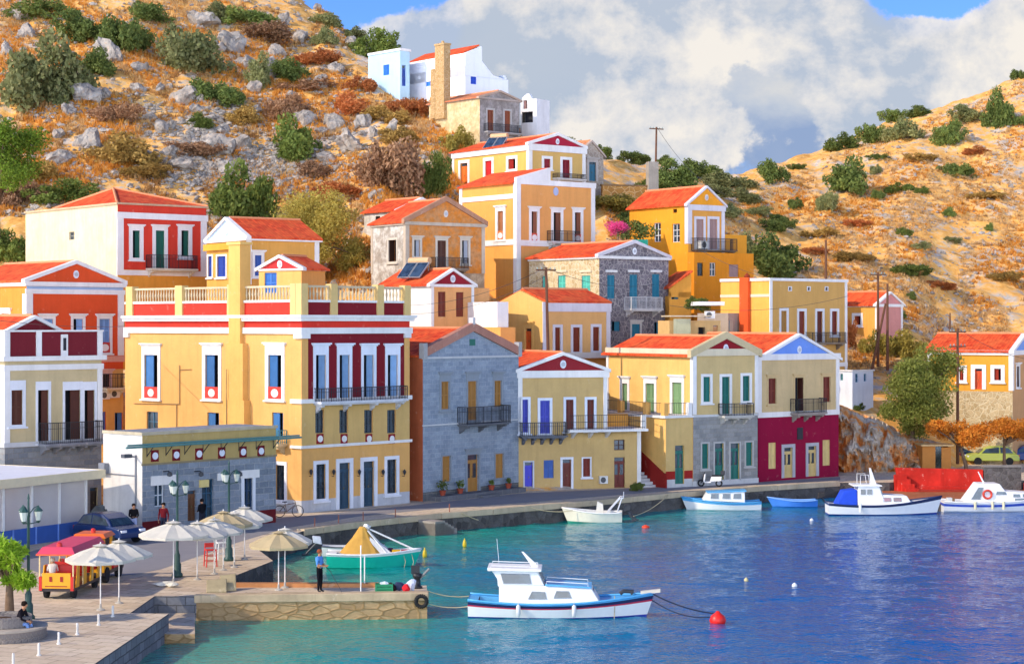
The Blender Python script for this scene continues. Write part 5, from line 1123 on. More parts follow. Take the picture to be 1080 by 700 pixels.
def shrub(px, py, w, hh, tone='dark', i=None, name='shrub', d=None, base=True):
    py = min(py+hh*.5, 690)
    p = hit(px, py) if d is None else P(px, py, d)
    if d is None and p.z < CAMZ+(HZ-py)*p.y/FPX-.4: pass
    s = w*p.y/FPX/2; sz = hh*p.y/FPX/1.25
    o = bpy.data.objects.new(name, shrubmesh(random.randrange(5) if i is None else i, tone)); COL.objects.link(o)
    o.location = (p.x, p.y+s*.5, p.z-.06*sz); o.scale = (s*1.28, s*1.28, sz*1.12); o.rotation_euler[2] = random.random()*6.28
    word = {'dark':'dark green','olive':'grey-green','green':'fresh green','gold':'yellowish','brown':'dry brown','rust':'rusty red','straw':'straw-coloured'}[tone]
    sh = 'low spreading' if w > 1.9*hh else 'tall narrow' if hh > 1.15*w else 'round'
    size = 'big' if w > 48 else 'medium' if w > 27 else 'small' if w > 15 else 'tiny'
    PEND.append((o, f"{size} {sh} {word} bush", px, py)); tag(o, cat='bush', group='bushes on the dry hillsides'); return o
for a in [(40,10,62,26),(83,27,52,40),(130,33,50,46),(150,10,46,28),(42,77,78,74,'olive'),(98,66,38,30,'dark'),(190,48,78,64,'olive'),(228,96,52,34),(272,75,28,34,'olive'),(307,73,38,26),(341,38,24,20,'olive'),(395,46,46,34,'green'),(436,47,28,16,'dark'),(310,147,52,46,'green'),(456,184,32,50,'green'),(483,146,34,34,'gold'),(410,172,62,60,'brown'),(210,128,26,16,'green'),(258,16,56,28,'dark'),(233,14,34,26,'olive'),(60,204,62,30,'green'),(258,205,62,62,'green'),(8,262,44,40,'green'),(60,262,48,24,'green'),(122,158,66,36,'straw'),(60,58,30,20,'dark'),(118,118,44,26,'brown'),(205,155,50,22,'brown'),(150,180,46,20,'straw'),(330,88,60,18,'brown'),(372,110,46,24,'rust'),(300,112,44,30,'brown'),(404,118,44,22,'straw'),(440,112,40,26,'rust'),(378,88,36,22,'rust'),(330,60,40,22,'rust'),(420,140,40,20,'straw'),(20,205,44,30,'brown'),(255,120,40,22,'straw'),(280,35,50,24,'brown'),(355,200,46,26,'rust'),(30,180,40,24,'straw'),(345,22,34,16,'olive'),(372,33,30,16,'olive')]: shrub(*a)
for a in [(818,181,26,28),(890,147,32,22,'dark'),(921,139,22,26),(945,121,22,18),(953,136,36,24,'olive'),(970,118,24,13),(1023,120,38,22,'olive'),(1003,139,34,28),(1055,115,28,40),(1076,78,14,12),(895,186,46,36),(1011,178,30,20),(873,210,20,26,'olive'),(840,213,16,14),(950,198,30,14,'green'),(973,200,20,10,'green'),(927,207,13,12),(1001,226,15,10),(820,230,20,12),(928,166,20,9),(925,178,13,12,'olive'),(842,176,15,8),(964,284,38,16,'green'),(954,244,15,10,'green'),(819,235,28,18),(972,260,17,10,'olive'),(949,332,13,14,'green'),(961,313,13,8),(1005,254,17,10,'olive'),(1044,241,10,8),(822,272,62,44),(790,262,30,30,'olive'),(1076,128,14,12),(668,161,30,18),(701,165,18,14),(635,155,20,18,'green'),(605,142,32,18,'olive'),(713,183,42,28),(743,178,38,26),(773,190,44,22,'olive'),(690,196,40,18,'green'),(753,200,34,16,'olive'),(785,208,34,16,'olive'),(735,208,40,18,'olive'),(765,222,34,20,'olive'),(800,222,24,14,'olive'),(645,214,56,20,'gold'),(662,232,26,16,'dark'),(895,350,16,40,'rust'),(925,362,34,34,'gold'),(955,365,40,28,'gold'),(870,245,36,12,'straw'),(905,270,36,12,'straw'),(1040,205,40,10,'straw'),(990,300,34,12,'rust'),(860,265,26,10,'rust'),(1060,290,30,12,'straw'),(905,235,28,10,'rust'),(975,165,30,10,'straw'),(1030,160,24,9,'rust'),(330,180,30,22,'brown'),(880,435,16,12,'green'),(905,428,14,10,'green')]: shrub(*a)
shrub(734,318,26,16,'green',d=145)
from collections import defaultdict
def settle(pend):
    by = defaultdict(list)
    for o, d, px, py in pend: by[place_label(d, px, py, '')].append((px, py, o))
    for lab, L in by.items():
        if len(L) == 1: L[0][2]['label'] = lab; continue
        L.sort(key=lambda q: q[0]); nm = ['leftmost','second','third','fourth','fifth','sixth','seventh']
        for k, q in enumerate(L):
            pos = ('left one of two: ' if k == 0 else 'right one of two: ') if len(L) == 2 else (f'{nm[k]} of {len(L)} from left: ' if k else f'leftmost of {len(L)}: ')
            t_ = pos+lab
            for cut in (' grey', ' from left', ' just', ' very'):
                if len(t_.split()) > 16: t_ = t_.replace(cut, '', 1)
            q[2]['label'] = t_
settle(PEND)

def inhouse(x, y, pad=.6):
    for h in HOUSES:
        dx, dy = x-h.X, y-h.d; a, b = dx*h.f[0]+dy*h.f[1], dx*h.g[0]+dy*h.g[1]
        if -pad < a < h.w+pad and -pad < b < h.l+pad: return True
    return False
def rockmat():
    n = N('limestone', .9, .15); v = n.coord('Object'); g = n.coord('Object')
    f = n.noise(v, 1.1, 9, .7); f2 = n.noise(v, 4.5, 6, .7)
    c = n.ramp(f, [(.3, lin('#6c645c')), (.5, lin('#9c9388')), (.72, lin('#c8beb0'))])
    c = n.mix(n.ramp(f2, [(.52, g3(0)), (.75, g3(.65))]), c, lin('#b58a5c')); c = n.mix(n.ramp(f2, [(.3, g3(.6)), (.42, g3(0))]), c, lin('#4a4440'))
    n.base(c); n.bump(f2, .9, .12); return n.m
ROCK = rockmat()
OCHROCK = rubble('#c98d58', '#b5a694', .5, '#8a5a34')
def rockgeo(seed, sub=4):
    r = np.random.default_rng(seed); bm = bmesh.new(); bmesh.ops.create_icosphere(bm, subdivisions=sub, radius=1)
    nn = r.normal(size=(22,3)); nn /= np.linalg.norm(nn, axis=1)[:,None]; dd = .42+.62*r.random(22)
    V = np.array([v.co for v in bm.verts]); V /= np.linalg.norm(V, axis=1)[:,None]; k = V@nn.T; k = np.where(k > .05, dd/np.maximum(k, .05), 9).min(1); k = np.minimum(k, 1.45)
    V = V*k[:,None]*np.array([1, .85, .75]); V += .26*(np.stack([fbm(V[:,0]*2.6+9+i*7+seed, V[:,1]*2.6+V[:,2]*2.9+5, 4) for i in range(3)], -1)-.47)*2
    F = [[v.index for v in f.verts] for f in bm.faces]; bm.free(); return V, F
RKS = []
for i in range(9):
    V, F = rockgeo(100+i); me = bpy.data.meshes.new('boulder'); me.from_pydata(V.tolist(), [], F); me.materials.append(ROCK); me.update(); RKS.append(me)
RP = []
for k_ in range(len(RKS)): RKS[k_].polygons.foreach_set('use_smooth', [False]*len(RKS[k_].polygons))
def boulder(px, py, w, hh=None, lab=True):
    hh = hh or w*.75; p = hit(px, py+hh*.35)
    if inhouse(p.x, p.y): return
    s = w*p.y/FPX/2; sz = hh*p.y/FPX/2/.62; o = bpy.data.objects.new('boulder', random.choice(RKS)); COL.objects.link(o); o.location = (p.x, p.y, p.z+sz*.24); o.scale = (s, s, sz); o.rotation_euler = (random.uniform(-.3,.3), random.uniform(-.3,.3), random.random()*6.28)
    tag(o, cat='boulder', group='limestone boulders on the hillsides')
    size = 'big' if w > 28 else 'medium' if w > 18 else 'small' if w > 11 else 'tiny'
    RP.append((o, f"{size} grey boulder", px, py))
for a in [(27,32,26,20),(6,50,20,20),(107,50,14),(117,55,34,28),(150,70,22),(197,98,34,26),(158,122,16),(170,132,22),(93,145,38,30),(86,98,30,24),(72,115,18,16),(225,152,34,24),(255,150,26),(245,42,32,28),(210,18,40,26),(260,65,26),(60,165,28,18),(190,175,38,14),(265,115,20),(282,72,40,32),(337,88,24,18),(353,70,26,18),(317,37,24),(353,128,30,22),(382,128,24,18),(370,150,42,26),(323,123,30,18),(433,187,24,22),(370,43,20),(290,53,24),(307,100,16),(413,137,22),(225,48,26,22),(20,15,30,16),(145,92,20),(205,115,18),(240,178,30,14),(180,160,26,14),(60,140,20),(112,100,18),(268,90,22),(395,140,18),(300,20,24),(235,135,18),(345,165,26,16),(320,180,24,14)]: boulder(*a)
rg = random.Random(5)
def on_hill():
    if rg.random() < .5:
        while True:
            px, py = rg.uniform(-110, 560), rg.uniform(-10, 310)
            if py > 230 and not 215 < px < 430: continue
            if py > 5+max(0, px-330)*.62-20: return px, py, 0
    while True:
        px, py = rg.uniform(640, 1280), rg.uniform(50, 400)
        if py > 205-max(0, px-770)*.4+4: return px, py, 1
for k in range(150):
    px, py, s = on_hill(); w = rg.uniform(6, 14)*(1 if s == 0 else .7); boulder(px, py, w, w*rg.uniform(.5,.9))
settle(RP)
# rock face beside the crimson house
def rockface():
    nu, nv = 130, 90; V = []; F = []
    for i in range(nu+1):
        px = 876+(1000-876)*i/nu
        for j in range(nv+1):
            v = j/nv; top = np.interp(px, [876,888,905,925,945,965,1000], [5.7,5.6,5.0,4.6,3.8,3.3,2.6])
            z = .6+(top-.6)*v; u = px*.11
            fold = abs(fbm(np.array([u*.8+3]), np.array([z*.55+u*.1]), 4)[0]-.47)*6; det = (fbm(np.array([u*2.6+7]), np.array([z*2.2+2]), 4)[0]-.47)*1.7
            d = 139.9+fold*.9+det+1.5*v**1.6+max(0, v-.9)*22
            V.append(((px-CXP)*d/FPX, d, z+max(0, v-.9)*2))
    for i in range(nu):
        for j in range(nv):
            a = i*(nv+1)+j; F.append((a, a+nv+1, a+nv+2, a+1))
    me = bpy.data.meshes.new('rock_face'); me.from_pydata(V, [], F); n = N('ochre_rock', .95, .1); v = n.coord('Object'); f = n.noise(v, .55, 7, .65); f2 = n.noise(v, 2.4, 7, .7)
    c = n.ramp(f, [(.4, lin('#d8803a')), (.48, lin('#e0a468')), (.54, lin('#c4b4a0')), (.72, lin('#e0d6c6'))]); c = n.mix(n.ramp(f2, [(.3, g3(.7)), (.46, g3(0))]), c, lin('#7a5638')); n.base(c); n.bump(f2, .9, .15)
    me.materials.append(n.m); o = bpy.data.objects.new('rock_face', me); COL.objects.link(o); tag(o, 'ochre and grey rock face rising between the crimson house and the quayside tree', 'rock face')
rockface()
def stones():
    V, F, nv = [], [], 0; base = []
    for i in range(6):
        v, f = rockgeo(300+i, 1); base.append((v, np.array(f)))
    VV, FF = [], []
    for k in range(20500):
        px, py, s = on_hill()
        if k >= 15000: px, py, s = rg.gauss(250, 55), rg.gauss(178, 10)-(0 if rg.random() < .6 else rg.uniform(0, 60)), 0
        elif False: pass
        if s == 1 and rg.random() < .35: continue
        if vnoise(np.array([px*.03]), np.array([py*.05]))[0] < .38 and rg.random() < .75: continue
        p = hit(px, py)
        if inhouse(p.x, p.y): continue
        r = rg.choice((.12,.16,.2,.25,.32,.42,.55))*rg.uniform(.7,1.2); r *= .75 if s == 1 else 1; v, f = base[k % 6]; a = rg.random()*6.28; R = np.array([[cos(a),-sin(a),0],[sin(a),cos(a),0],[0,0,.8]])
        VV.append((v*r)@R.T+[p.x, p.y, p.z+r*.15]); FF.append(f+nv); nv += len(v)
    me = bpy.data.meshes.new('rubble'); me.from_pydata(np.concatenate(VV).tolist(), [], np.concatenate(FF).tolist()); me.materials.append(ROCK); me.update(); o = bpy.data.objects.new('rubble', me); COL.objects.link(o); tag(o, 'loose pale limestone rubble strewn over the dry hillsides', 'rubble', kind='stuff')
stones()
def grass():
    T, M = [], []; mats = [leafmat('#d88628', '#f2ac48', '#f4c470', .45), leafmat('#d2a05a', '#ecc488', '#e8d0a0', .45), leafmat('#a07442', '#c08c50', '#d0a468', .35)]
    n = 0
    for k in range(49000):
        px, py, s = on_hill()
        g = vnoise(np.array([px*.025+40]), np.array([py*.045+9]))[0]
        if g < .33: continue
        p = hit(px, py)
        if inhouse(p.x, p.y, .2): continue
        hh = rg.uniform(.2,.5)*(1.25 if s == 0 else .85); m = (0 if g > .52 else 1 if g > .42 else 2) if s == 0 else (0 if g > .68 else 1)
        if rg.random() < .2: m = rg.randrange(3)
        for j in range(6):
            a = rg.random()*6.28; r = rg.uniform(0,.28); bx, by = p.x+cos(a)*r, p.y+sin(a)*r; l = rg.uniform(-.25,.25); w = rg.uniform(.05,.11); c = rg.random()*6.28
            T.append(((bx-w*cos(c),by-w*sin(c),p.z-.05),(bx+w*cos(c),by+w*sin(c),p.z-.05),(bx+l,by+rg.uniform(-.2,.2),p.z+hh*rg.uniform(.6,1.1)))); M.append(m)
    me = quadmesh('dry_grass', T, mats, M); o = bpy.data.objects.new('dry_grass', me); COL.objects.link(o); tag(o, 'orange sun-dried grass tufts covering the slopes', 'grass', kind='stuff')
grass()
def tree(name, label, base, H, blobs, tone, per, size, trunk_r, cat='tree', lean=(0,0), group=None, asp=.62):
    """blobs: (x, y, z, r) clump centres relative to the base"""
    t = thing(name, label, cat, base, 0, group); c = np.array([b[:3] for b in blobs], float); r = np.array([b[3] for b in blobs], float)
    me = quadmesh('crown', leaves(c, r, per, size, asp=asp), [LF[tone]]); o = bpy.data.objects.new('crown', me); COL.objects.link(o); o.parent = t
    m = MB(); fk = Vector((lean[0], lean[1], H*.42)); m.tube([(0,0,-.4),(lean[0]*.2,lean[1]*.2,H*.12),(lean[0]*.6,lean[1]*.6,H*.27),fk], trunk_r, bark(), 8, trunk_r*.62)
    for k in range(0, len(blobs), max(1, len(blobs)//11)):
        q = Vector(blobs[k][:3]); mid = fk.lerp(q, .5)+Vector((0,0,.12*H*random.random())); m.tube([fk-Vector((0,0,.05)), mid, q], trunk_r*.5, bark(), 5, .02)
    m.build('trunk', t, smooth=True); return t
def crown(n, cx, cz, rx, ry, rz, rc, flat=.1):
    L = []; k = max(4, n//6)
    for q in range(k):                                   # a handful of uneven boughs, not one ball
        u = RNG.normal(size=3); u /= np.linalg.norm(u); f = .35+.5*RNG.random(); s = .3+.28*RNG.random(); c, r = blobset(max(4, n//k), rx*s, ry*s, rz*s, rc*(.7+.4*RNG.random()), flat)
        o = np.array([u[0]*rx*f+cx, u[1]*ry*f, u[2]*rz*f+cz]); L += [(*(p+o), w) for p, w in zip(c, r)]
    return L
z0 = tz(-16.8, 160)
tree('leafy_tree', 'big yellow-green tree above the balustrade of the largest yellow house', (-16.8, 160, z0), 8, crown(52, 0, 5.0, 4.3, 3, 3.2, 1.05)+crown(14, 3.4, 2.6, 1.6, 1.5, 2.2, .85), 'gold', 420, .1, .25)
tree('leafy_tree', 'bushy green and gold tree in front of the rock face right of the crimson house', (30.2, 143, 1.6), 8.5, crown(46, .3, 5.6, 3.1, 2.6, 2.8, .85)+crown(10, -.3, 3.4, 2.2, 2, 1.2, .7), 'bay', 400, .1, .25)
tree('autumn_tree', 'orange-leaved tree with forked pale trunk behind the red wall beside the kiosk', (33.6, 140, 1.0), 4.6, crown(22, -1.0, 3.0, 2.6, 1.8, .8, .62)+crown(8, .8, 2.6, 1.2, 1.2, .6, .55), 'orange', 230, .09, .17, lean=(-.5,0))
tree('autumn_tree', 'orange-leaved tree standing in front of the yellow-green car', (36.6, 141, 1.0), 4.8, crown(24, .4, 3.4, 2.4, 1.8, .9, .62)+crown(6, 1.9, 3.0, 1.0, 1.2, .7, .5), 'orange', 230, .09, .15)
tree('pine_tree', 'bright-topped pine leaning in from the left edge of the hillside', (-43.4, 160, tz(-43.4, 160)), 11, crown(22, .8, 10.6, 3.4, 2.4, 1.5, .95)+crown(18, .2, 7.4, 3.4, 2.4, 2.2, .95), 'pine', 400, .1, .3)
b = G(10, 657); tree('leafy_tree', 'lime green young tree in the round stone planter by the seated man', (b.x, b.y, 1.2), 3.0, crown(30, -.1, 2.0, 1.15, 1.0, .95, .26)+crown(12, .3, 1.3, .85, .6, .45, .24), 'lime', 80, .2, .2, asp=.22)
bz = tz(8.7, 158); t = tree('bougainvillea', 'pink bougainvillea over a teal screen beside the bright orange house', (P(652, 245, 157).x, 157, P(652,262,157).z), 3.0, crown(14, -.2, 1.6, 1.1, .7, .5, .4), 'pink', 150, .07, .06, cat='flowering shrub')
me = quadmesh('foliage', leaves(*blobset(10, 1.4, .8, .8, .5, 0, 1.4), 110, .11)+np.array([1.6,0,0]), [LF['dark']]); o = bpy.data.objects.new('foliage', me); COL.objects.link(o); o.parent = t
m = MB(); m.box(-.5, .9, -.9, -.8, -.6, .5, fabric('#2c8a74')); m.box(1.0, 2.4, -.9, -.8, -.6, .7, fabric('#2c8a74')); m.build('screen', t)
# ------------------------------------------------------------------ boats
BW = paint('#e9e7e0', .35, .06, 'boat_paint'); BLUE = paint('#2a6fae', .35); LBL = paint('#56a8d8', .35); NAVY = paint('#1c2a52', .35); TEAL = paint('#18b59a', .35); GL = glass('#27353c'); ROPE = fabric('#c9b48c')
def hull(m, L, B, fs, fm, fb, dr, bands, rake=.35, tr=.78, n=18, deck=None, cockpit=None):
    """bands: [(height fraction of the topsides, material)], from the waterline up; deck: material; cockpit: (x0, x1, floor z)"""
    S = []
    for i in range(n+1):
        u = i/n; b_ = B/2*(tr+(1-tr)*min(1, u/.4)**.8 if u < .4 else (1-((u-.4)/.6)**2.3)); b_ = max(b_, .012)
        sh = fs*(1-u)**2+fb*u*u+2*u*(1-u)*(2*fm-.5*(fs+fb))
        S.append((u*L, b_, sh, -dr*(1-.75*u**4)))
    fr = [-1, -.35]+[q[0] for q in bands]; ms = [bands[0][1]]*2+[q[1] for q in bands[1:]]
    def pt(s, f, sd):
        x, b_, sh, k = s; u = x/L
        if f == -1: z, y = k, .02
        elif f < 0: z, y = k*.4, b_*.62
        else: z, y = sh*f, b_*(.8+.2*f**.7)
        return (x+rake*(u**5)*max(z, -.2)/fb, sd*y, z)
    for sd in (1, -1):
        for i in range(n):
            for j in range(len(fr)-1):
                q = [pt(S[i],fr[j],sd), pt(S[i+1],fr[j],sd), pt(S[i+1],fr[j+1],sd), pt(S[i],fr[j+1],sd)]
                m.poly(q if sd < 0 else q[::-1], ms[min(j, len(ms)-1)])
    for j in range(len(fr)-1):
        m.poly([pt(S[0],fr[j],1), pt(S[0],fr[j],-1), pt(S[0],fr[j+1],-1), pt(S[0],fr[j+1],1)], ms[min(j, len(ms)-1)])
    rail = [[Vector(pt(s, 1, sd)) for s in S] for sd in (1, -1)]
    if deck:
        for i in range(n):
            xm = (S[i][0]+S[i+1][0])/2; a, b_, c, d = rail[0][i], rail[0][i+1], rail[1][i+1], rail[1][i]; dn = Vector((0,0,-.03))
            if cockpit and cockpit[0] < xm < cockpit[1]:
                k = .82; mid = lambda p, q: (p+q)/2
                A, Bq, Cq, Dq = [mid(a,d)+(p-mid(a,d))*k for p in (a,d)], [mid(b_,c)+(p-mid(b_,c))*k for p in (b_,c)], 0, 0
                m.poly([a+dn,b_+dn,Bq[0]+dn,A[0]+dn], deck); m.poly([d+dn,c+dn,Bq[1]+dn,A[1]+dn], deck)
                fl = [Vector((p.x,p.y*.9,cockpit[2])) for p in (A[0],Bq[0],Bq[1],A[1])]; m.poly(fl, deck); m.poly([A[0]+dn,Bq[0]+dn,fl[1],fl[0]], deck); m.poly([A[1]+dn,Bq[1]+dn,fl[2],fl[3]], deck)
            else: m.poly([a+dn,b_+dn,c+dn,d+dn], deck)
    return rail
def boat(name, label, px, py, yaw, group='boats moored in the harbour', off=1.1):
    p = G(px, py, 0); return thing(name, label, 'boat', (p.x, p.y+off, 0), radians(yaw), group)
def railmesh(rail, mat, r, par):
    m = MB()
    for R in rail: m.tube([p+Vector((0,0,.01)) for p in R], r, mat, 6)
    return m.build('rub_rail', par, smooth=True)
def house_prof(par, name, prof, hw, mat, tap=.88, bevel=.04):
    m = MB(); n = len(prof); zmax = max(p[1] for p in prof); zmin = min(p[1] for p in prof); k = m.m(mat); i = 0
    f = lambda z: hw*(1-(1-tap)*(z-zmin)/(zmax-zmin))
    A = [(x, -f(z), z) for x, z in prof]; B = [(x, f(z), z) for x, z in prof]
    m.v += A+B; m.f += [tuple(range(n)), tuple(range(2*n-1, n-1, -1))]; m.mi += [k, k]
    for j in range(n): m.f.append(((j+1)%n, j, n+j, n+(j+1)%n)); m.mi.append(k)
    return m.build(name, par, bevel=bevel)
def sidepane(par, pts, hw, name='window', mat=None, fr=True):
    for sd in (-1, 1):
        m = MB(); m.ext([(x, sd*hw(z), z) for x, z in pts], (0, sd*.012, 0), mat or GL); o = m.build(name, par)
        if fr:
            q = MB(); P_ = [Vector((x, sd*(hw(z)+.012), z)) for x, z in pts]; q.tube(P_+[P_[0]], .016, metal('#9a9ea2'), 5); q.build('frame', o)
# 1 motor boat in the foreground
t = boat('motor_boat', 'white cabin boat with light blue trim and navy stripe, moored alone in the foreground', 494, 653, -2)
t.scale = (.94,.94,.94)
m = MB(); R = hull(m, 7.75, 2.5, .82, .66, 1.02, .35, [(.1, paint('#3a48a8', .4)), (.66, BW), (.74, paint('#c0304a', .4)), (.9, NAVY), (1, LBL)], deck=LBL, cockpit=(.3, 1.6, .3)); m.build('hull', t, smooth=False)
railmesh(R, LBL, .05, t)
house_prof(t, 'cabin', [(1.35,.6),(5.75,.68),(5.35,1.32),(3.3,1.42),(3.3,.8),(1.35,.7)][:4]+[(1.35,1.42)], .92, BW, .9)
house_prof(t, 'cabin_top', [(3.35,1.42),(5.32,1.32),(5.38,1.38),(3.35,1.5)], .9, LBL, .97, .02)
house_prof(t, 'wheelhouse', [(1.3,1.38),(3.32,1.42),(3.02,2.06),(.98,2.1),(1.1,1.95),(1.28,1.7)], .84, BW, .92)
house_prof(t, 'wheelhouse_roof', [(.86,2.06),(3.18,2.03),(3.2,2.14),(.84,2.2)], .92, BW, .97, .03)
hwf = lambda z: .92*(1-.1*(z-.6)/.82)+.004
sidepane(t, [(2.62,.86),(3.42,.86),(3.34,1.16),(2.78,1.18)], hwf); sidepane(t, [(3.72,.9),(4.5,.92),(4.36,1.2),(3.84,1.2)], hwf)
hw2 = lambda z: .84*(1-.08*(z-1.38)/.72)+.004
sidepane(t, [(1.55,1.52),(2.75,1.52),(2.66,1.92),(1.42,1.94)], hw2)
m = MB(); m.hexa([(3.33,-.68,1.5),(3.33,.68,1.5),(3.3,.68,1.5),(3.3,-.68,1.5),(3.1,-.66,1.98),(3.1,.66,1.98),(3.06,.66,1.98),(3.06,-.66,1.98)], GL); m.build('windscreen', t)
m = MB(); m.hexa([(5.62,-.7,.86),(5.62,.7,.86),(5.58,.7,.86),(5.58,-.7,.86),(5.42,-.66,1.22),(5.42,.66,1.22),(5.38,.66,1.22),(5.38,-.66,1.22)], GL); m.build('windscreen', t)
m = MB(); m.ext([(2.75,-.05,2.16),(3.05,-.05,2.16),(2.38,-.05,2.8),(2.3,-.05,2.8)], (0,.1,0), BW); m.build('mast', t)
m = MB()
for sd in (-1,1):
    m.tube([(3.4,sd*.72,1.47),(3.4,sd*.72,1.6),(5.2,sd*.68,1.5),(5.2,sd*.68,1.38)], .02, BW); m.tube([(1.0,sd*.75,2.2),(1.0,sd*.75,2.28),(3.0,sd*.75,2.22),(3.0,sd*.75,2.14)], .02, BW)
m.build('handrail', t)
m = MB(); m.hexa([(7.5,-.12,.98),(8.35,-.1,1.06),(8.35,.1,1.06),(7.5,.12,.98),(7.5,-.12,1.1),(8.35,-.1,1.2),(8.35,.1,1.2),(7.5,.12,1.1)], paint('#d8cdb8')); m.build('bowsprit', t)
m = MB(); m.tube([(6.6,0,.98),(6.75,0,1.1),(7.2,0,1.08)], .09, metal('#2a2a2e'), 7); m.tube([(7.1,-.3,1.02),(7.1,.3,1.02)], .05, metal('#2a2a2e')); m.build('anchor', t)
def label_rope(name, label, pts, r=.018, cat='rope', mat=None):
    m = MB(); m.tube(pts, r, mat or ROPE, 5); return tag(m.build(name), label, cat, 'mooring ropes')
def sag(a, b, s, n=10): return [a.lerp(b, i/n)-Vector((0,0,s*4*(i/n)*(1-i/n))) for i in range(n+1)]
m = MB(); m.tube([(6.35,-.62,.98),(6.36,-.68,.5),(6.33,-.66,-.1)], .018, ROPE, 5); m.build('rope', t)
for x in (2.2, 4.6): m = MB(); m.lathe([(.03,-.28),(.09,-.22),(.1,0),(.09,.2),(.03,.26)], (x,-1.3,.42), paint('#d8d8d4'), 10); m.tube([(x,-1.28,.66),(x,-1.22,.8)], .012, ROPE, 4); m.build('fender', t, smooth=True)
m = MB(); m.tube([(1.3,.5,2.16),(1.2,.5,3.3)], .012, metal('#c9ccd0'), 5); m.build('antenna', t)
t1 = t
# 2 turquoise boat under a tan tarpaulin
t = boat('fishing_boat', 'turquoise open boat under a tan tarpaulin tent, lying behind the pier', 343, 600, 3, off=.9)
m = MB(); R = hull(m, 4.3, 1.9, .72, .68, .86, .3, [(.06, TEAL), (.86, TEAL), (1, BW)], deck=BW, cockpit=(.4, 2.6, .2)); m.build('hull', t); railmesh(R, BW, .05, t)
def tarp(m):
    cm = fabric('#c99a4a', .14); ap = Vector((1.75,0,1.85)); rg_ = []
    for i in range(28):
        a = 2*pi*i/28; k = 1+.025*sin(i*2.4); rg_.append(Vector((1.75+1.12*cos(a)*k, .95*sin(a)*k, .58)))
    md = [Vector((1.75+(p.x-1.75)*.45, p.y*.4, 1.25+.05*sin(i*1.9))) for i, p in enumerate(rg_)]; tp = [ap+(p-Vector((1.75,0,.58)))*.13 for p in rg_]
    for i in range(28):
        j = (i+1)%28; m.poly([rg_[i],rg_[j],md[j],md[i]], cm); m.poly([md[i],md[j],tp[j],tp[i]], cm)
    m.poly(tp, cm)
m = MB(); tarp(m); m.build('tarpaulin', t, smooth=True).location.z = .13
m = MB(); V, F = rockgeo(55, 2); cm = fabric('#e4e2da')
for f in F: m.poly([Vector(V[i])*.28+Vector((1.95,0,1.98)) for i in f], cm)
m.build('rolled_sail', t)
m = MB(); m.tube([(2.1,0,1.85),(4.55,0,.72)], .045, BW); m.tube([(2.0,.2,1.8),(3.0,.6,.65)], .03, BW); m.tube([(2.0,-.2,1.8),(3.0,-.6,.65)], .03, BW); m.build('spar', t)
m = MB(); m.hexa([(2.2,-.7,.55),(3.3,-.55,.6),(3.3,.55,.6),(2.2,.7,.55),(2.1,-.3,1.5),(2.9,-.4,.95),(2.9,.4,.95),(2.1,.3,1.5)], fabric('#dcdad4')); m.build('cover', t)
m = MB(); m.box(3.2,3.6,-.35,-.05,.62,.85, fabric('#d8a828')); m.box(3.0,3.25,-.1,.25,.62,.9, fabric('#3a2a4a')); m.box(3.65,4.0,-.2,.2,.66,.82, fabric('#b83a3a')); m.build('net_pile', t)
m = MB()
for x in (3.75, 4.15): m.tube([(x,-.35 if x < 4 else -.15,.7),(x+.12,-.6,.3),(x+.02,-.7,-.1)], .014, ROPE, 5)
m.build('rope', t)
t = boat('speedboat', 'small white speedboat with raised outboard engine tucked behind the turquoise boat', 338, 588, 4, off=.8)
m = MB(); R = hull(m, 2.9, 1.5, .55, .5, .6, .25, [(.1, BW), (1, BW)], deck=BW, cockpit=(.3,1.8,.2)); m.build('hull', t); railmesh(R, metal('#3a3c40'), .03, t)
def outboard(par, x, z, mat='#23262b', tilt=.5, y=0):
    m = MB(); m.hexa([(x-.5,y-.16,z+.2),(x-.05,y-.16,z+.1),(x-.05,y+.16,z+.1),(x-.5,y+.16,z+.2),(x-.55,y-.13,z+.55),(x-.12,y-.13,z+.5),(x-.12,y+.13,z+.5),(x-.55,y+.13,z+.55)], metal(mat)); m.tube([(x-.3,y,z+.2),(x-.5-tilt*.3,y,z-.25),(x-.6-tilt*.4,y,z-.45)], .07, metal('#3a3d42'), 6); m.tube([(x-.75-tilt*.4,y,z-.42),(x-.5-tilt*.3,y,z-.42)], .06, metal('#3a3d42'), 6); m.build('outboard_engine', par, bevel=.03)
outboard(t, .05, .5, '#c9ccd0', .8)
m = MB(); m.hexa([(1.6,-.5,.55),(2.1,-.4,.58),(2.1,.4,.58),(1.6,.5,.55),(1.5,-.45,.8),(1.75,-.35,.85),(1.75,.35,.85),(1.5,.45,.8)], GL); m.build('windscreen', t)
# 3 cream open boat with outboards, bow to the left
p = G(657, 552, 0); t = thing('motor_boat', 'cream open motorboat with steel roll bar and twin dark outboards by the rubble quay', 'boat', (p.x, p.y+.9, 0), radians(176), 'boats moored in the harbour')
m = MB(); R = hull(m, 3.3, 1.7, .62, .6, .85, .25, [(.08, paint('#3f9a84')), (1, paint('#e4ddc8', .4))], deck=BW, cockpit=(.2,2.2,.2)); m.build('hull', t); railmesh(R, BW, .04, t); outboard(t, .0, .55, '#1f2226', .3, .35); outboard(t, .0, .55, '#1f2226', .7, -.3)
m = MB(); m.hexa([(1.1,-.3,.25),(1.6,-.3,.25),(1.6,.3,.25),(1.1,.3,.25),(1.15,-.25,1.1),(1.5,-.25,1.25),(1.5,.25,1.25),(1.15,.25,1.1)], paint('#dcd6c4')); m.build('console', t)
m = MB(); sm = metal('#c9ccd0', .25)
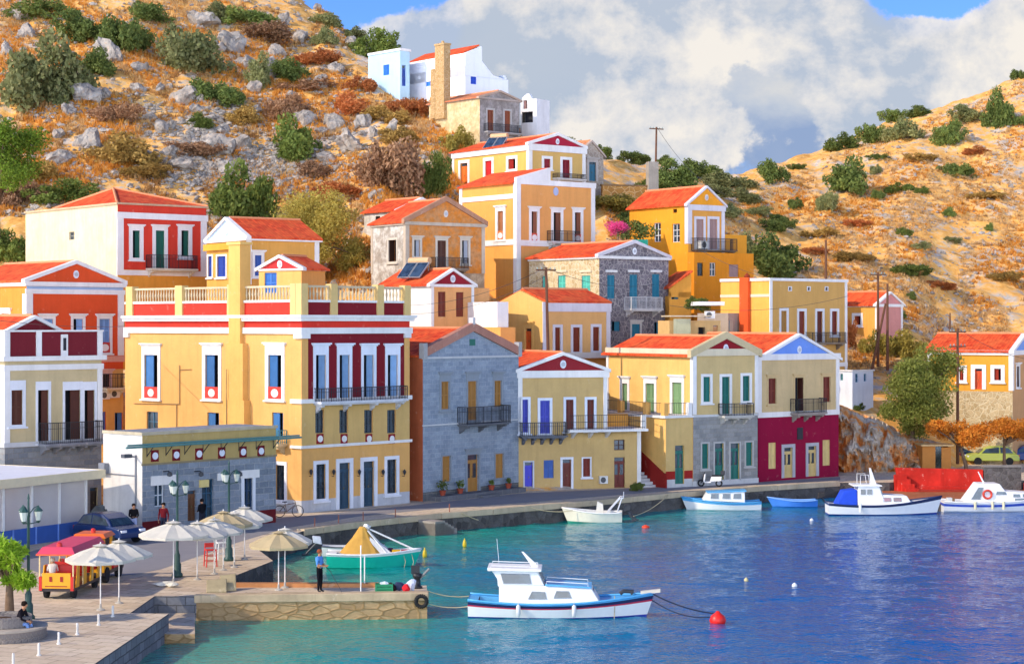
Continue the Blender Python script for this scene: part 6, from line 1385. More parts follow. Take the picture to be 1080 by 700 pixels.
for sd in (-1,1): m.tube([(.9,sd*.65,.6),(.1,sd*.6,1.5),(-.1,sd*.6,1.5)], .035, sm); m.tube([(.3,sd*.65,.6),(.0,sd*.6,1.5)], .03, sm)
m.tube([(0,-.6,1.5),(0,.6,1.5)], .035, sm); m.tube([(-.1,.2,1.5),(-.1,.2,1.85)], .02, sm); m.build('roll_bar', t)
# 4 white and pale blue cabin boat, bow left
p = G(804, 538.5, 0); t = thing('cabin_boat', 'white boat with pale blue gunwale and boxy white cabin before the green-doored house', 'boat', (p.x, p.y+.9, 0), radians(178), 'boats moored in the harbour')
m = MB(); R = hull(m, 4.75, 1.8, .55, .5, .8, .3, [(.08, BW), (.72, BW), (1, LBL)], deck=LBL, cockpit=(.2,1.0,.2)); m.build('hull', t); railmesh(R, LBL, .04, t)
house_prof(t, 'cabin', [(1.05,.5),(3.75,.62),(3.45,1.12),(1.05,1.2)], .66, BW, .9); house_prof(t, 'cabin_roof', [(.95,1.2),(3.5,1.12),(3.5,1.18),(.95,1.28)], .68, LBL, .97, .02)
hw4 = lambda z: .66*(1-.1*(z-.5)/.7)+.004
for x in (1.3, 2.0, 2.75): sidepane(t, [(x,.75),(x+.5,.76),(x+.46,1.05),(x,1.07)], hw4)
# 5 small blue rowing boat
p = G(863, 535, 0); t = thing('rowing_boat', 'small plain blue rowing boat with tilted outboard below the crimson house', 'boat', (p.x, p.y+.7, 0), radians(180), 'boats moored in the harbour')
m = MB(); R = hull(m, 2.9, 1.3, .45, .4, .62, .2, [(.1, paint('#3f7ed8')), (1, paint('#4a8ae0', .4))], deck=paint('#7fb2ea'), cockpit=(.2,2.4,.12)); m.build('hull', t); railmesh(R, paint('#8fbcf0'), .035, t); m = MB(); m.box(.8,1.05,-.5,.5,.28,.33,paint('#a07a50')); m.build('seat', t); m = MB(); m.box(1.7,1.95,-.42,.42,.3,.35,paint('#a07a50')); m.build('seat', t); outboard(t, .0, .42, '#2a2420', .6)
# 6 white boat with a blue cockpit cover
t = boat('cabin_boat', 'white cabin boat with navy gunwale and bright blue cockpit cover before the red wall', 875, 543.5, 0, off=1.0)
m = MB(); R = hull(m, 6.9, 2.1, .72, .62, 1.12, .3, [(.1, paint('#2a3a8a')), (.84, BW), (1, NAVY)], deck=BW); m.build('hull', t); railmesh(R, NAVY, .05, t)
house_prof(t, 'cockpit_cover', [(.5,.62),(1.8,.62),(1.78,1.6),(.95,1.5)], .8, fabric('#2f52c8', .12), .85, .06)
house_prof(t, 'wheelhouse', [(1.8,.62),(3.6,.62),(3.3,1.4),(3.15,1.82),(1.82,1.82)], .78, BW, .9); house_prof(t, 'coach_roof', [(3.2,.62),(5.2,.72),(4.9,1.2),(3.2,1.28)], .78, BW, .88); house_prof(t, 'wheelhouse_roof', [(1.5,1.8),(3.35,1.8),(3.3,1.88),(1.5,1.9)], .8, BW, .96, .02)
hw6 = lambda z: .78*(1-.1*(z-.62)/1.2)+.004
for x in (2.0, 2.4): sidepane(t, [(x,1.3),(x+.3,1.3),(x+.3,1.62),(x,1.62)], hw6)
hw7 = lambda z: .78*(1-.12*(z-.62)/.66)+.004
for x in (3.4, 4.05): sidepane(t, [(x,.85),(x+.5,.86),(x+.48,1.1),(x,1.1)], hw7, mat=glass('#5a2a3a'))
m = MB(); m.hexa([(3.42,-.6,1.32),(3.42,.6,1.32),(3.38,.6,1.32),(3.38,-.6,1.32),(3.25,-.58,1.74),(3.25,.58,1.74),(3.2,.58,1.74),(3.2,-.58,1.74)], GL); m.build('windscreen', t)
m = MB(); m.ext([(2.75,-.05,1.88),(3.1,-.05,1.88),(2.75,-.05,2.9),(2.65,-.05,2.9)], (0,.1,0), BW); m.build('mast', t)
m = MB()
for sd in (-1,1): m.tube([(2.0,sd*.6,1.9),(2.0,sd*.6,2.5),(2.5,sd*.6,2.5),(2.6,sd*.6,1.9)], .02, BW)
m.build('handrail', t)
for x in (1.9,): m = MB(); m.tube([(x,-1.06,.75),(x,-1.1,.25)], .09, BW, 8); m.build('fender', t)
# 7 white boat at the right edge
t = boat('cabin_boat', 'white cabin boat with red lifebuoy and blue side stripe at the right edge', 997, 540, -1, off=1.1)
m = MB(); R = hull(m, 7.2, 2.3, .66, .62, 1.0, .3, [(.1, BW), (.55, BW), (.8, paint('#2f50b4')), (1, BW)], deck=BW); m.build('hull', t); railmesh(R, BW, .05, t)
house_prof(t, 'cabin', [(1.35,.6),(6.0,.7),(5.6,1.2),(3.9,1.32),(3.55,1.78),(2.2,1.8)], .85, BW, .85)
hw8 = lambda z: .85*(1-.15*(z-.6)/1.2)+.004
sidepane(t, [(1.72,.8),(2.3,.8),(2.52,1.55),(2.2,1.55)], hw8); sidepane(t, [(3.3,1.1),(4.0,1.1),(3.9,1.28),(3.36,1.3)], hw8)
for x in (4.4,5.0): sidepane(t, [(x,.95),(x+.45,.95),(x+.4,1.12),(x,1.14)], hw8)
sidepane(t, [(4.5,.72),(5.2,.74),(5.16,.88),(4.5,.86)], hw8)
m = MB(); m.hexa([(3.82,-.6,1.4),(3.82,.6,1.4),(3.78,.6,1.4),(3.78,-.6,1.4),(3.62,-.58,1.7),(3.62,.58,1.7),(3.58,.58,1.7),(3.58,-.58,1.7)], GL); m.build('windscreen', t)
m = MB(); m.tube([(2.7,0,1.8),(2.35,0,2.5)], [.06,.03], BW); m.build('mast', t)
def ring(name, par, c, R0, r, mats, axis='y', n=20):
    m = MB(); c = Vector(c)
    for i in range(n):
        a, b_ = 2*pi*i/n, 2*pi*(i+1)/n; f = (lambda q: c+Vector((R0*cos(q),0,R0*sin(q)))) if axis == 'y' else (lambda q: c+Vector((R0*cos(q),R0*sin(q),0))) if axis == 'z' else (lambda q: c+Vector((0,R0*cos(q),R0*sin(q))))
        m.tube([f(a), f(b_)], r, mats[(i*4//n) % len(mats)], 6, caps=False)
    return m.build(name, par, smooth=True)
ring('lifebuoy', t, (2.75,-.87,1.12), .26, .07, [paint('#d8442c'), paint('#d8442c')])
for x in (1.9, 3.0, 3.7): m = MB(); m.tube([(x,-1.16,.7),(x,-1.2,.2)], .09, paint('#d8cfa8'), 8); m.build('fender', t)
m = MB(); m.box(.2,.5,-.9,-.5,.6,.9,paint('#d8d4c8')); m.box(.55,.8,-.3,.2,.6,.8,fabric('#8a6a4a')); m.build('locker', t)
# buoys
def buoy(px, py, r, mat, label, tall=1.0):
    p = G(px, py, 0); m = MB(); m.lathe([(.02,-.5*r),(r*.8,-.3*r),(r,.25*r*tall),(r*.8,.8*r*tall),(r*.3,1.15*r*tall),(r*.2,1.35*r*tall)], p, mat, 14); tag(m.build('buoy', smooth=True), label, 'buoy', 'mooring buoys'); return p
pb = buoy(757, 656, .34, paint('#e0261c', .4), 'big red mooring buoy off the bow of the foreground boat')
buoy(448, 587, .12, paint('#d8b828'), 'slim yellow buoy nearer the pier end', 3); buoy(490, 576, .11, paint('#d8b828'), 'slim yellow buoy farther out towards the quay steps', 3)
buoy(838, 618, .13, paint('#e8e6e0'), 'small white float out in the open blue water'); buoy(787, 612, .11, paint('#d8c890'), 'small cream float between the red buoy and the open water'); buoy(681, 556, .24, paint('#e0421c'), 'flat orange-red buoy beside the cream motorboat', .5); buoy(856, 549, .12, paint('#e8e6e0'), 'tiny white float in front of the small blue rowing boat')
bw = t1.matrix_basis
def onb(x, y, z): x, y, z = x*.94, y*.94, z*.94; a = radians(-2); return Vector((t1.location.x+x*cos(a)-y*sin(a), t1.location.y+x*sin(a)+y*cos(a), z))
label_rope('mooring_rope', 'dark rope from the foreground boat\'s bow to the red buoy', sag(onb(8.0,0,1.0), pb+Vector((0,0,.35)), .15), .03, mat=fabric('#2a3040')); label_rope('mooring_rope', 'second dark rope sagging from the foreground boat\'s bow to the red buoy', sag(onb(7.7,.3,.9), pb+Vector((-.1,0,.25)), .35), .022, mat=fabric('#2a3040'))
label_rope('mooring_rope', 'upper pale rope from the pier end to the foreground boat\'s stern', sag(G(449,622), onb(0,.7,.75), .12), .02); label_rope('mooring_rope', 'lower pale rope from the pier end to the foreground boat\'s stern', sag(G(450,625.6)-Vector((0,0,.4)), onb(0,-.7,.5), .1), .02)
label_rope('mooring_rope', 'pale rope from the quay above the steps down to the water', sag(G(487,541), G(540,553,.0), .2), .03); label_rope('mooring_rope', 'rope from the rubble quay to the cream motorboat\'s bow', sag(G(560,535), G(604,538,.75), .15), .025); label_rope('mooring_rope', 'rope from the rubble quay to the cream motorboat\'s engines', sag(G(705,521.5), G(668,544,.5), .2), .025)
# ------------------------------------------------------------------ quay furniture
CANV = fabric('#cfc8b6', .1)
def umbrella(px, py, r, H, label, col=None):
    p = G(px, py); t = thing('parasol', label, 'parasol', (p.x, p.y, 1.0), random.random(), 'parasols on the promenade'); r *= .93; H -= .06; cm = col or CANV
    m = MB(); m.tube([(0,0,0),(0,0,H-.02)], .024, paint('#e8e4dc', .4), 8); m.build('pole', t)
    m = MB(); m.lathe([(.16,0),(.16,.04),(.05,.08),(.04,.25)], (0,0,0), plaster('#b9b2a6', .3), 12); m.build('base', t)
    m = MB(); n = 8
    def rg_(k, z, w=0): return [Vector((r*k*cos(2*pi*(i+.5*w)/n), r*k*sin(2*pi*(i+.5*w)/n), z)) for i in range(n)]
    o, md, tp, vl = rg_(1, H-.5), rg_(.55, H-.22), rg_(.12, H-.03), rg_(1.0, H-.63)
    mid = lambda a, b_, dz: (a+b_)/2*1.0+Vector((0,0,dz))
    for i in range(n):
        j = (i+1) % n
        for (A, B, d1, d2) in ((o, md, -.05, -.045), (md, tp, -.045, -.01)):
            a, b_, c, d = A[i], A[j], B[j], B[i]; x, y = mid(a, b_, d1), mid(c, d, d2); m.poly([a, x, y, d], cm); m.poly([x, b_, c, y], cm)
        x = mid(o[i], o[j], -.05); m.poly([o[i], vl[i], mid(vl[i], vl[j], -.0), x], cm); m.poly([x, mid(vl[i], vl[j], 0), vl[j], o[j]], cm)
    m.build('canopy', t)
    m = MB(); q = rg_(.24, H-.01); ap = Vector((0,0,H+.07))
    for i in range(n): m.poly([q[i], q[(i+1)%n], ap], cm)
    m.lathe([(.025,0),(.03,.03),(.01,.07)], (0,0,H+.06), paint('#e8e4dc'), 8); m.build('vent', t)
    m = MB()
    for i in range(n): m.tube([(0,0,H-.5), mid(o[i], md[i], -.03)], .012, paint('#cfc8ba'), 4); m.tube([md[i]-Vector((0,0,.025)), o[i]-Vector((0,0,.025))], .012, paint('#cfc8ba'), 4); m.tube([tp[i]-Vector((0,0,.025)), md[i]-Vector((0,0,.025))], .012, paint('#cfc8ba'), 4)
    m.build('ribs', t)
TANC = fabric('#b8a47c', .1)
for a in [(183,616,1.6,2.68,'white parasol nearest the big lamp post, leftmost of the promenade cluster'),(208,611,1.45,2.5,'white parasol second from left in the promenade cluster'),(226,605,1.4,2.45,'white parasol in the middle of the promenade cluster'),(247,598,1.4,2.5,'white parasol on the right of the promenade cluster'),(258,590,1.4,2.5,'white parasol at the far back of the promenade cluster'),(300.5,619.5,1.25,2.5,'white parasol just behind the beige one at the pier head'),(106,643,1.45,2.55,'white parasol nearest the back of the tourist train'),(125.5,636,1.4,2.5,'white parasol beside the tourist train\'s engine')]: umbrella(*a)
umbrella(293.8, 622, 1.35, 2.45, 'sand-coloured parasol at the head of the pier', TANC); umbrella(235.5, 601, 1.4, 2.65, 'sand-coloured parasol amid the white promenade cluster', TANC)
def lamp(px, py, H, label, n=3):
    p = G(px, py); t = thing('street_lamp', label, 'street lamp', (p.x, p.y, 1.0), .3, 'lantern posts on the promenade'); g_ = metal('#24463e')
    m = MB(); m.lathe([(.24,0),(.24,.12),(.17,.2),(.17,.55),(.12,.65),(.13,.95),(.08,1.05),(.06,1.2),(.05,H-.7),(.075,H-.66),(.05,H-.6),(.03,H-.05),(.05,H),(.015,H+.18)], (0,0,0), g_, 12); m.build('post', t, smooth=True)
    for i in range(n):
        a = 2*pi*i/n; c = Vector((cos(a)*.36, sin(a)*.36, H-.82)); m = MB(); m.tube([(0,0,H-.62),(cos(a)*.2,sin(a)*.2,H-.35),(c.x,c.y,H-.28)], .022, g_, 6); m.tube([(0,0,H-.95),(c.x,c.y,H-.88)], .02, g_, 6); m.build('arm', t)
        m = MB(); m.lathe([(.08,0),(.155,.34)], c, GLASSL, 6); o = m.build('lantern', t); m = MB(); m.lathe([(.18,.34),(.12,.42),(.04,.5),(.015,.56)], c, g_, 6); m.build('cap', o); m = MB(); m.lathe([(.03,-.1),(.09,-.01),(.09,0)], c, g_, 6); m.build('finial', o)
nl = N('frosted_lantern_glass', .3, .5); nl.base(lin('#d6dccf')); nl.b.inputs['Transmission Weight'].default_value = .3; GLASSL = nl.m
lamp(30, 653, 4.5, 'green lantern post rising beside the lime-coloured tree and seated man'); lamp(187, 608, 4.45, 'green lantern post beside the leftmost cluster parasol'); lamp(241.5, 591, 4.5, 'green lantern post at the far end of the parasol cluster')
def post(px, py, hh, label, col='#dcd8ce', r=.045, grp='short posts along the promenade'):
    p = G(px, py); m = MB(); m.lathe([(r*1.8,0),(r*1.8,.04),(r,.06),(r,hh-.04),(r*.7,hh)], p, paint(col), 8); tag(m.build('bollard'), label, 'bollard', grp)
for px, py, s in ((14,702,'nearest, cut by the bottom edge'),(41,691,'second, below the seated man'),(62,679,'third, right of the seated man'),(81.5,669,'fourth, midway along the row'),(104,659,'fifth, under the parasol by the train'),(119,650,'sixth and farthest')): post(px, py, .42, f'thin white post in the row on the promenade, {s}')
for px, py, s in ((332,556.5,'behind the turquoise boat\'s stern'),(357,553,'over the turquoise boat\'s tarpaulin'),(383,550,'left of the quay steps'),(417,546.5,'nearest the quay steps'),(474,541,'just right of the quay steps')): post(px, py, .55, f'thin rusty post on the kerb {s}', '#9a5a40', .03, 'rusty kerb posts')
# planter
c = G(3, 672); t = thing('planter', 'round two-tier stone planter with the lime green tree', 'planter', (c.x, c.y, 1.0)); sm = rubble('#9a9088', '#7a726c', 3.4, '#8f867c'); tp = plaster('#b5a896', .4)
m = MB(); m.lathe([(1.5,-.1),(1.5,.36)], (0,0,0), sm, 40); m.build('seat_ring', t); m = MB(); m.lathe([(1.54,.36),(1.54,.43),(.98,.43)], (0,0,0), tp, 40); m.build('seat_top', t)
m = MB(); m.lathe([(1.0,.4),(1.0,.78),(.8,.8),(.78,.7)], (0,0,0), sm, 32); m.build('upper_ring', t); m = MB(); m.lathe([(.79,.66),(.05,.72)], (0,0,0), plaster('#5a4230', .5), 24); m.build('soil', t)
# ---------------------------------------------------------------- people
SKIN = paint('#b5805c', .6, .06, 'skin')
def person(label, loc, rz, J, top, legs, shoes='#2a2422', hair='#2c2018', sleeve='long', name='person', scale=1.0, hat=None):
    """J: joint name -> (x, y, z); facing +x"""
    names = list(J); V = [J[k] for k in names]; ix = {k: i for i, k in enumerate(names)}
    E = [('pelvis','waist'),('waist','chest'),('chest','neck'),('neck','jaw'),('jaw','head'),('head','crown_')]
    rad = dict(pelvis=.15,waist=.135,chest=.155,neck=.055,jaw=.075,head=.095,crown_=.07)
    for s in 'lr':
        E += [('chest','sh'+s),('sh'+s,'el'+s),('el'+s,'wr'+s),('wr'+s,'ha'+s),('pelvis','hi'+s),('hi'+s,'kn'+s),('kn'+s,'an'+s),('an'+s,'to'+s)]
        rad.update({'sh'+s:.07,'el'+s:.047,'wr'+s:.032,'ha'+s:.036,'hi'+s:.1,'kn'+s:.068,'an'+s:.045,'to'+s:.04})
    seg = [(ix[a], ix[b_]) for a, b_ in E]; bone = list(E)
    for s in 'lr':
        h_, w_ = Vector(J['ha'+s]), Vector(J['wr'+s]); d = (h_-w_).normalized(); sd = d.orthogonal().normalized(); up = d.cross(sd)
        for k, (o, l) in enumerate(((-.03,.06),(-.01,.075),(.01,.08),(.03,.07),(.05,.05))):
            a = h_+sd*o+d*.03; b_ = h_+sd*o*1.1+d*(.03+l*.6)+up*.012; c_ = h_+sd*o*1.05+d*(.03+l)+up*.04
            if k == 4: a, b_, c_ = h_+sd*.03-d*.02, h_+sd*.06+d*.02, h_+sd*.06+d*.055+up*.02
            i0 = len(V); V += [tuple(a), tuple(b_), tuple(c_)]; seg += [(ix['ha'+s], i0), (i0, i0+1), (i0+1, i0+2)]; bone += [('ha'+s, 'f')]*3
            for q in range(3): rad[i0+q] = .0095-.001*q
    i0 = len(V); hd = Vector(J['head']); V.append(tuple(hd+Vector((.115,0,-.02)))); seg.append((ix['head'], i0)); bone.append(('head','f')); rad[i0] = .014
    me = bpy.data.meshes.new(name); me.from_pydata(V, seg, []); o = bpy.data.objects.new(name, me); COL.objects.link(o); o.modifiers.new('skin', 'SKIN')
    sv_ = me.skin_vertices[0].data
    for i in range(len(V)):
        r = rad[names[i]] if i < len(names) else rad[i]; y = r
        if i < len(names) and names[i] in ('chest','waist','pelvis'): sv_[i].radius = (r*1.12, r*.82)
        else: sv_[i].radius = (r, y)
    sv_[0].use_root = True; sb = o.modifiers.new('sub', 'SUBSURF'); sb.levels = sb.render_levels = 1
    dg = bpy.context.evaluated_depsgraph_get(); ev = bpy.data.meshes.new_from_object(o.evaluated_get(dg)); bpy.data.objects.remove(o)
    mats = [fabric(top, .1), fabric(legs, .1), SKIN, paint(shoes, .5)]
    o = bpy.data.objects.new(name, ev); ev.name = name; COL.objects.link(o); ev.materials.clear()
    for m_ in mats: ev.materials.append(m_)
    VV = [Vector(v) for v in V]
    for p in ev.polygons:
        best, bi = 9, 0
        for k, (a, b_) in enumerate(seg):
            A, B = VV[a], VV[b_]; ab = B-A; u = max(0, min(1, (p.center-A).dot(ab)/max(ab.length_squared, 1e-9))); dd = (p.center-(A+ab*u)).length
            if dd < best: best, bi, bu = dd, k, u
        n_ = bone[bi]; x = n_[1] if n_[1] != 'f' else 'f'; k = 0
        if n_[0] in ('neck','jaw','head') or x == 'f' or x.startswith('ha'): k = 2
        elif x.startswith('wr') or (x.startswith('el') and sleeve == 'none'): k = 2 if sleeve != 'long' else 0
        elif x[:2] in ('kn','an') or n_[0] == 'pelvis' and x[:2] == 'hi': k = 1
        elif x.startswith('to'): k = 3
        elif n_[0] == 'pelvis': k = 1 if bu < .45 else 0
        p.material_index = k; p.use_smooth = True
    o.location = loc; o.rotation_euler[2] = rz; o.scale = (scale,)*3; tag(o, label, 'person', 'people on the promenade')
    m = MB(); hm = fabric(hair, .15); c_ = Vector(J['crown_']); tl = (c_-hd).normalized()
    m.lathe([(.1,-.05),(.108,0),(.1,.055),(.07,.095),(.02,.112)], hd+Vector((-.022,0,.02)), hm, 14); hr = m.build('hair', o, smooth=True)
    if hat: m = MB(); m.lathe([(.115,.02),(.11,.08),(.06,.125),(.01,.13)], hd+Vector((-.015,0,.02)), fabric(hat), 14); m.box(hd.x+.06, hd.x+.2, hd.y-.07, hd.y+.07, hd.z+.045, hd.z+.06, fabric(hat)); m.build('cap', o, smooth=True)
    return o
def stand(arms='down', st=.0):
    J = dict(pelvis=(0,0,.95),waist=(.01,0,1.12),chest=(.0,0,1.34),neck=(0,0,1.5),jaw=(.03,0,1.57),head=(.025,0,1.65),crown_=(.01,0,1.72),shl=(0,.18,1.42),shr=(0,-.18,1.42),hil=(0,.09,.92),hir=(0,-.09,.92),knl=(.03+st,.1,.5),knr=(.03-st*.3,-.1,.5),anl=(st*1.2,.11,.09),anr=(-st*1.3,-.11,.09),tol=(.15+st*1.2,.13,.04),tor=(.15-st*1.3,-.13,.04))
    if arms == 'down': J.update(ell=(-.03,.25,1.13),wrl=(.05,.25,.9),hal=(.07,.25,.83),elr=(-.03,-.25,1.13),wrr=(.05,-.25,.9),har=(.07,-.25,.83))
    elif arms == 'front': J.update(ell=(.02,.24,1.14),wrl=(.24,.12,1.08),hal=(.31,.08,1.08),elr=(.02,-.24,1.14),wrr=(.24,-.12,1.1),har=(.31,-.08,1.1))
    return J
def sit(lean=0):
    return dict(pelvis=(0,0,.1),waist=(.02+lean*.3,0,.27),chest=(.06+lean,0,.48),neck=(.09+lean*1.2,0,.64),jaw=(.13+lean*1.3,0,.7),head=(.13+lean*1.35,0,.78),crown_=(.12+lean*1.35,0,.85),shl=(.06+lean,.18,.56),shr=(.06+lean,-.18,.56),hil=(.03,.09,.09),hir=(.03,-.09,.09),knl=(.45,.13,.1),knr=(.43,-.13,.12),anl=(.46,.14,-.32),anr=(.52,-.12,-.32),tol=(.61,.16,-.38),tor=(.67,-.13,-.38),ell=(.14+lean,.24,.3),wrl=(.36,.16,.2),hal=(.43,.12,.17),elr=(.16+lean,-.24,.3),wrr=(.4,-.14,.24),har=(.46,-.08,.21))
p = G(20.5, 672.5); person('person seated on the planter edge in a dark jacket and pale blue jeans', (p.x, p.y-.2, 1.43), -.25, sit(.1), '#1f1a20', '#7f9ccc', '#c9d2dc', '#241a14')
p = G(336.5, 625); o = person('person fishing from the pier in a light blue shirt and black trousers', (p.x, p.y+.15, 1.0), -.4, stand('front'), '#5f96d8', '#14141a', '#141418', '#8a4a30', sleeve='short')
m = MB(); a = radians(-23); r_ = Vector((p.x, p.y+.15, 1.0)); f_ = lambda x, y, z: r_+Vector((x*cos(a)-y*sin(a), x*sin(a)+y*cos(a), z)); m.tube([f_(.25,0,1.12), f_(.5,0,.9), f_(.9,.1,.2), f_(1.15,.1,-.3)], [.02,.014,.009,.005], metal('#1a1c20'), 5); tag(m.build('fishing_rod'), 'thin dark fishing rod held by the man on the pier', 'fishing rod')
p = G(141, 567); person('person in black top and white print trousers beside the parked dark blue car', (p.x, p.y, 1.0), -1.2, stand('front'), '#1e1a1c', '#b9c2e4', '#3a3a44', '#241a14')
p = G(172.5, 566); person('person in a dark red top standing before the stone building\'s window', (p.x, p.y, 1.0), -1.7, stand('down', .1), '#6a1a22', '#22283a', '#222222', '#1f1814')
p = G(213, 561); person('person in black near the blue door of the stone building', (p.x, p.y, 1.0), 2.4, stand('front'), '#17161a', '#2a2c38', '#1c1c1c', '#1f1814')
# ---------------------------------------------------------------- pier things
def bagobj(name, px, py, s, mat, label, cat, seed):
    p = G(px, py); V, F = rockgeo(seed, 2); m = MB()
    for f in F: m.poly([Vector((V[i][0]*s[0], V[i][1]*s[1], max(V[i][2], -.5)*s[2]+s[2]*.5))+p for i in f], mat)
    tag(m.build(name, smooth=True), label, cat, 'belongings on the pier end')
p = G(405, 623.5); t = thing('crate', 'green plastic crate with white sacking on the pier end', 'crate', p, .1)
m = MB(); gm = paint('#1f8a5a', .5)
for (a, b_, c_, d) in ((-.36,.36,-.25,-.22),(-.36,.36,.22,.25),(-.36,-.33,-.22,.22),(.33,.36,-.22,.22)):
    for z in (0,.12,.24): m.box(a,b_,c_,d,z,z+.09,gm)
    m.box(a,b_,c_,d,.09,.24,paint('#187048',.5)) if False else None
m.box(-.33,.33,-.22,.22,.0,.03,gm)
for x in (-.36,.3):
    for y in (-.255,.225): m.box(x,x+.06,y-.005,y+.035,0,.33,gm)
m.build('box', t); m = MB(); V, F = rockgeo(71, 2)
for f in F: m.poly([Vector((V[i][0]*.3, V[i][1]*.2, V[i][2]*.2+.33)) for i in f], fabric('#dfe4e2'))
m.build('sacking', t, smooth=True)
bagobj('bag', 414, 623.4, (.22,.18,.36), fabric('#3a2a2c'), 'dark brown bag beside the green crate', 'bag', 81); bagobj('bag', 421, 623, (.3,.2,.38), fabric('#39405a'), 'slate blue bag in the middle of the pier-end pile', 'bag', 82); bagobj('bag', 428, 624, (.24,.2,.34), fabric('#d02a30'), 'bright red bag on the pier end', 'bag', 83); bagobj('bag', 434, 623, (.26,.2,.5), fabric('#c9ccd8'), 'pale grey bag leaning beside the red one', 'bag', 84)
p = G(440, 620); t = thing('winch', 'black mooring winch with rope bundle on the pier end', 'winch', p); m = MB(); m.lathe([(.22,0),(.22,.08),(.15,.12),(.13,.4),(.19,.48),(.2,.6),(.08,.64)], (0,0,0), metal('#1c1d20'), 12); m.build('drum', t, smooth=True); m = MB(); m.box(-.25,.1,-.05,.05,.6,.95,metal('#1c1d20')); m.tube([(.1,0,.4),(.5,.1,.8)], .06, metal('#7a7a76')); m.build('crank', t)
p = G(444.5, 626.2); ring('tyre', None, (0,0,0), .22, .09, [paint('#1a1a1a', .8)], 'y'); o = bpy.data.objects['tyre']; o.location = (p.x, p.y-.1, .72); tag(o, 'black tyre fender hanging at the pier corner', 'tyre')
for px, py, hh, s in ((380.5,623.5,1.9,'nearer white rod upright on the pier'),(384.5,618.5,1.3,'shorter white rod upright behind the other')):
    p = G(px, py); m = MB(); m.tube([p, p+Vector((0,0,hh))], .028, paint('#e8e4da'), 6); tag(m.build('rod'), s, 'pole')
bagobj('sandbag', 172, 617.5, (.55,.35,.2), fabric('#d8d2c0'), 'pale folded cover heaped beneath the leftmost cluster parasol', 'cover', 91); bagobj('sandbag', 181, 618.6, (.4,.3,.2), fabric('#d8d2c0'), 'second pale cover lying by the lamp post foot', 'cover', 92)
gm = plaster('#b3a27c', .6)
for (px, py, w, tl, s) in ((228,624,.75,.42,'left tilted pale stone slab on the pier head, leaning towards the parasol'),(240,622,.6,.55,'right tilted pale stone slab on the pier head, standing steeper')):
    p = G(px, py); m = MB(); m.hexa([(-w*.6,-.35,0),(w*.5,-.42,0),(w*.65,.3,tl),(-w*.45,.38,tl*.9),(-w*.6,-.37,.1),(w*.48,-.43,.1),(w*.62,.27,tl+.1),(-w*.45,.35,tl*.9+.1)], gm); tag(m.build('stone_slab', loc=p, rz=.3, bevel=.03), s, 'stone slab', 'loose slabs on the pier head')
def chair(px, py, col, label, hh=1.0):
    p = G(px, py); t = thing('high_chair', label, 'stool', p, .4); cm = paint(col, .5)
    for (x, y) in ((-.2,-.2),(.2,-.2),(.2,.2),(-.2,.2)): m = MB(); m.tube([(x*1.2,y*1.2,0),(x,y,.75 if y < 0 else hh)], .028, cm); m.build('leg', t)
    m = MB(); m.box(-.23,.23,-.23,.23,.73,.78,cm); m.build('seat', t); m = MB()
    for z in (.25,.5): m.tube([(-.22,-.22,z),(.22,-.22,z)], .02, cm); m.tube([(-.22,.22,z),(.22,.22,z)], .02, cm)
    m.build('rung', t); m = MB(); m.box(-.2,.2,.19,.22,hh-.2,hh,cm); m.build('backrest', t)
chair(222, 597, '#d8382c', 'red high stool among the parasols', 1.05); chair(234, 589, '#e4e0d8', 'white high chair among the parasols', 1.35)
# ---------------------------------------------------------------- tourist train
YT, RT, PT = paint('#e8a41c', .4), paint('#cf2a20', .4), paint('#d8405a', .5)
TYRE = paint('#17171a', .8)
def wheel(par, x, y, r, w=.16, hub='#c9a020'):
    m = MB(); m.lathe([(r*.55,-w/2),(r*.95,-w/2),(r,-w*.3),(r,w*.3),(r*.95,w/2),(r*.55,w/2)], (0,0,0), TYRE, 18); o = m.build('wheel', par); o.location = (x, y, r); o.rotation_euler = (0, pi/2, 0)
    m = MB(); m.lathe([(r*.55,-w*.4),(r*.5,w*.42),(r*.15,w*.46)], (0,0,0), paint(hub, .4), 14); m.build('rim', o)
p = G(59.5, 632); t = thing('train_wagon', 'open-sided tourist train wagon with pink-red roof and yellow tail panel', 'tourist train', (p.x, p.y, 1.0), radians(-4)); W2 = .68
m = MB(); m.box(-W2,W2,.0,4.0,.32,.44,paint('#3a3230')); m.build('chassis', t)
m = MB(); m.box(-W2+.1,W2-.1,-.04,.04,.45,1.06,YT); 
for s in (-1,1): m.box(s*W2-.1 if s > 0 else -W2-.02, W2+.02 if s > 0 else -W2+.1, -.05,.08,.36,.92,RT)
m.build('tail_panel', t); m = MB()
for x in (-.22,.22): m.box(x-.055,x+.055,-.06,-.035,.72,.92,paint('#9c1a14'))
m.box(-.45,.45,-.055,-.035,.52,.55,paint('#9c1a14')); m.build('tail_light', t)
m = MB(); m.hexa([(-.78,-.12,1.82),(.78,-.12,1.82),(.78,4.1,1.82),(-.78,4.1,1.82),(-.6,.1,2.08),(.6,.1,2.08),(.6,4.0,2.08),(-.6,4.0,2.08)], PT); m.box(-.8,.8,-.14,4.12,1.76,1.82,paint('#e0602c')); m.lathe([(.12,0),(.1,.12),(.04,.16)], (.0,.4,2.08), RT, 10); m.build('roof', t)
for s in (-1,1):
    for y in (.0,1.3,2.6,3.9): m = MB(); m.box(s*W2-.025,s*W2+.025,y-.025,y+.025,.44,1.76,paint('#e0c890')); m.build('post', t)
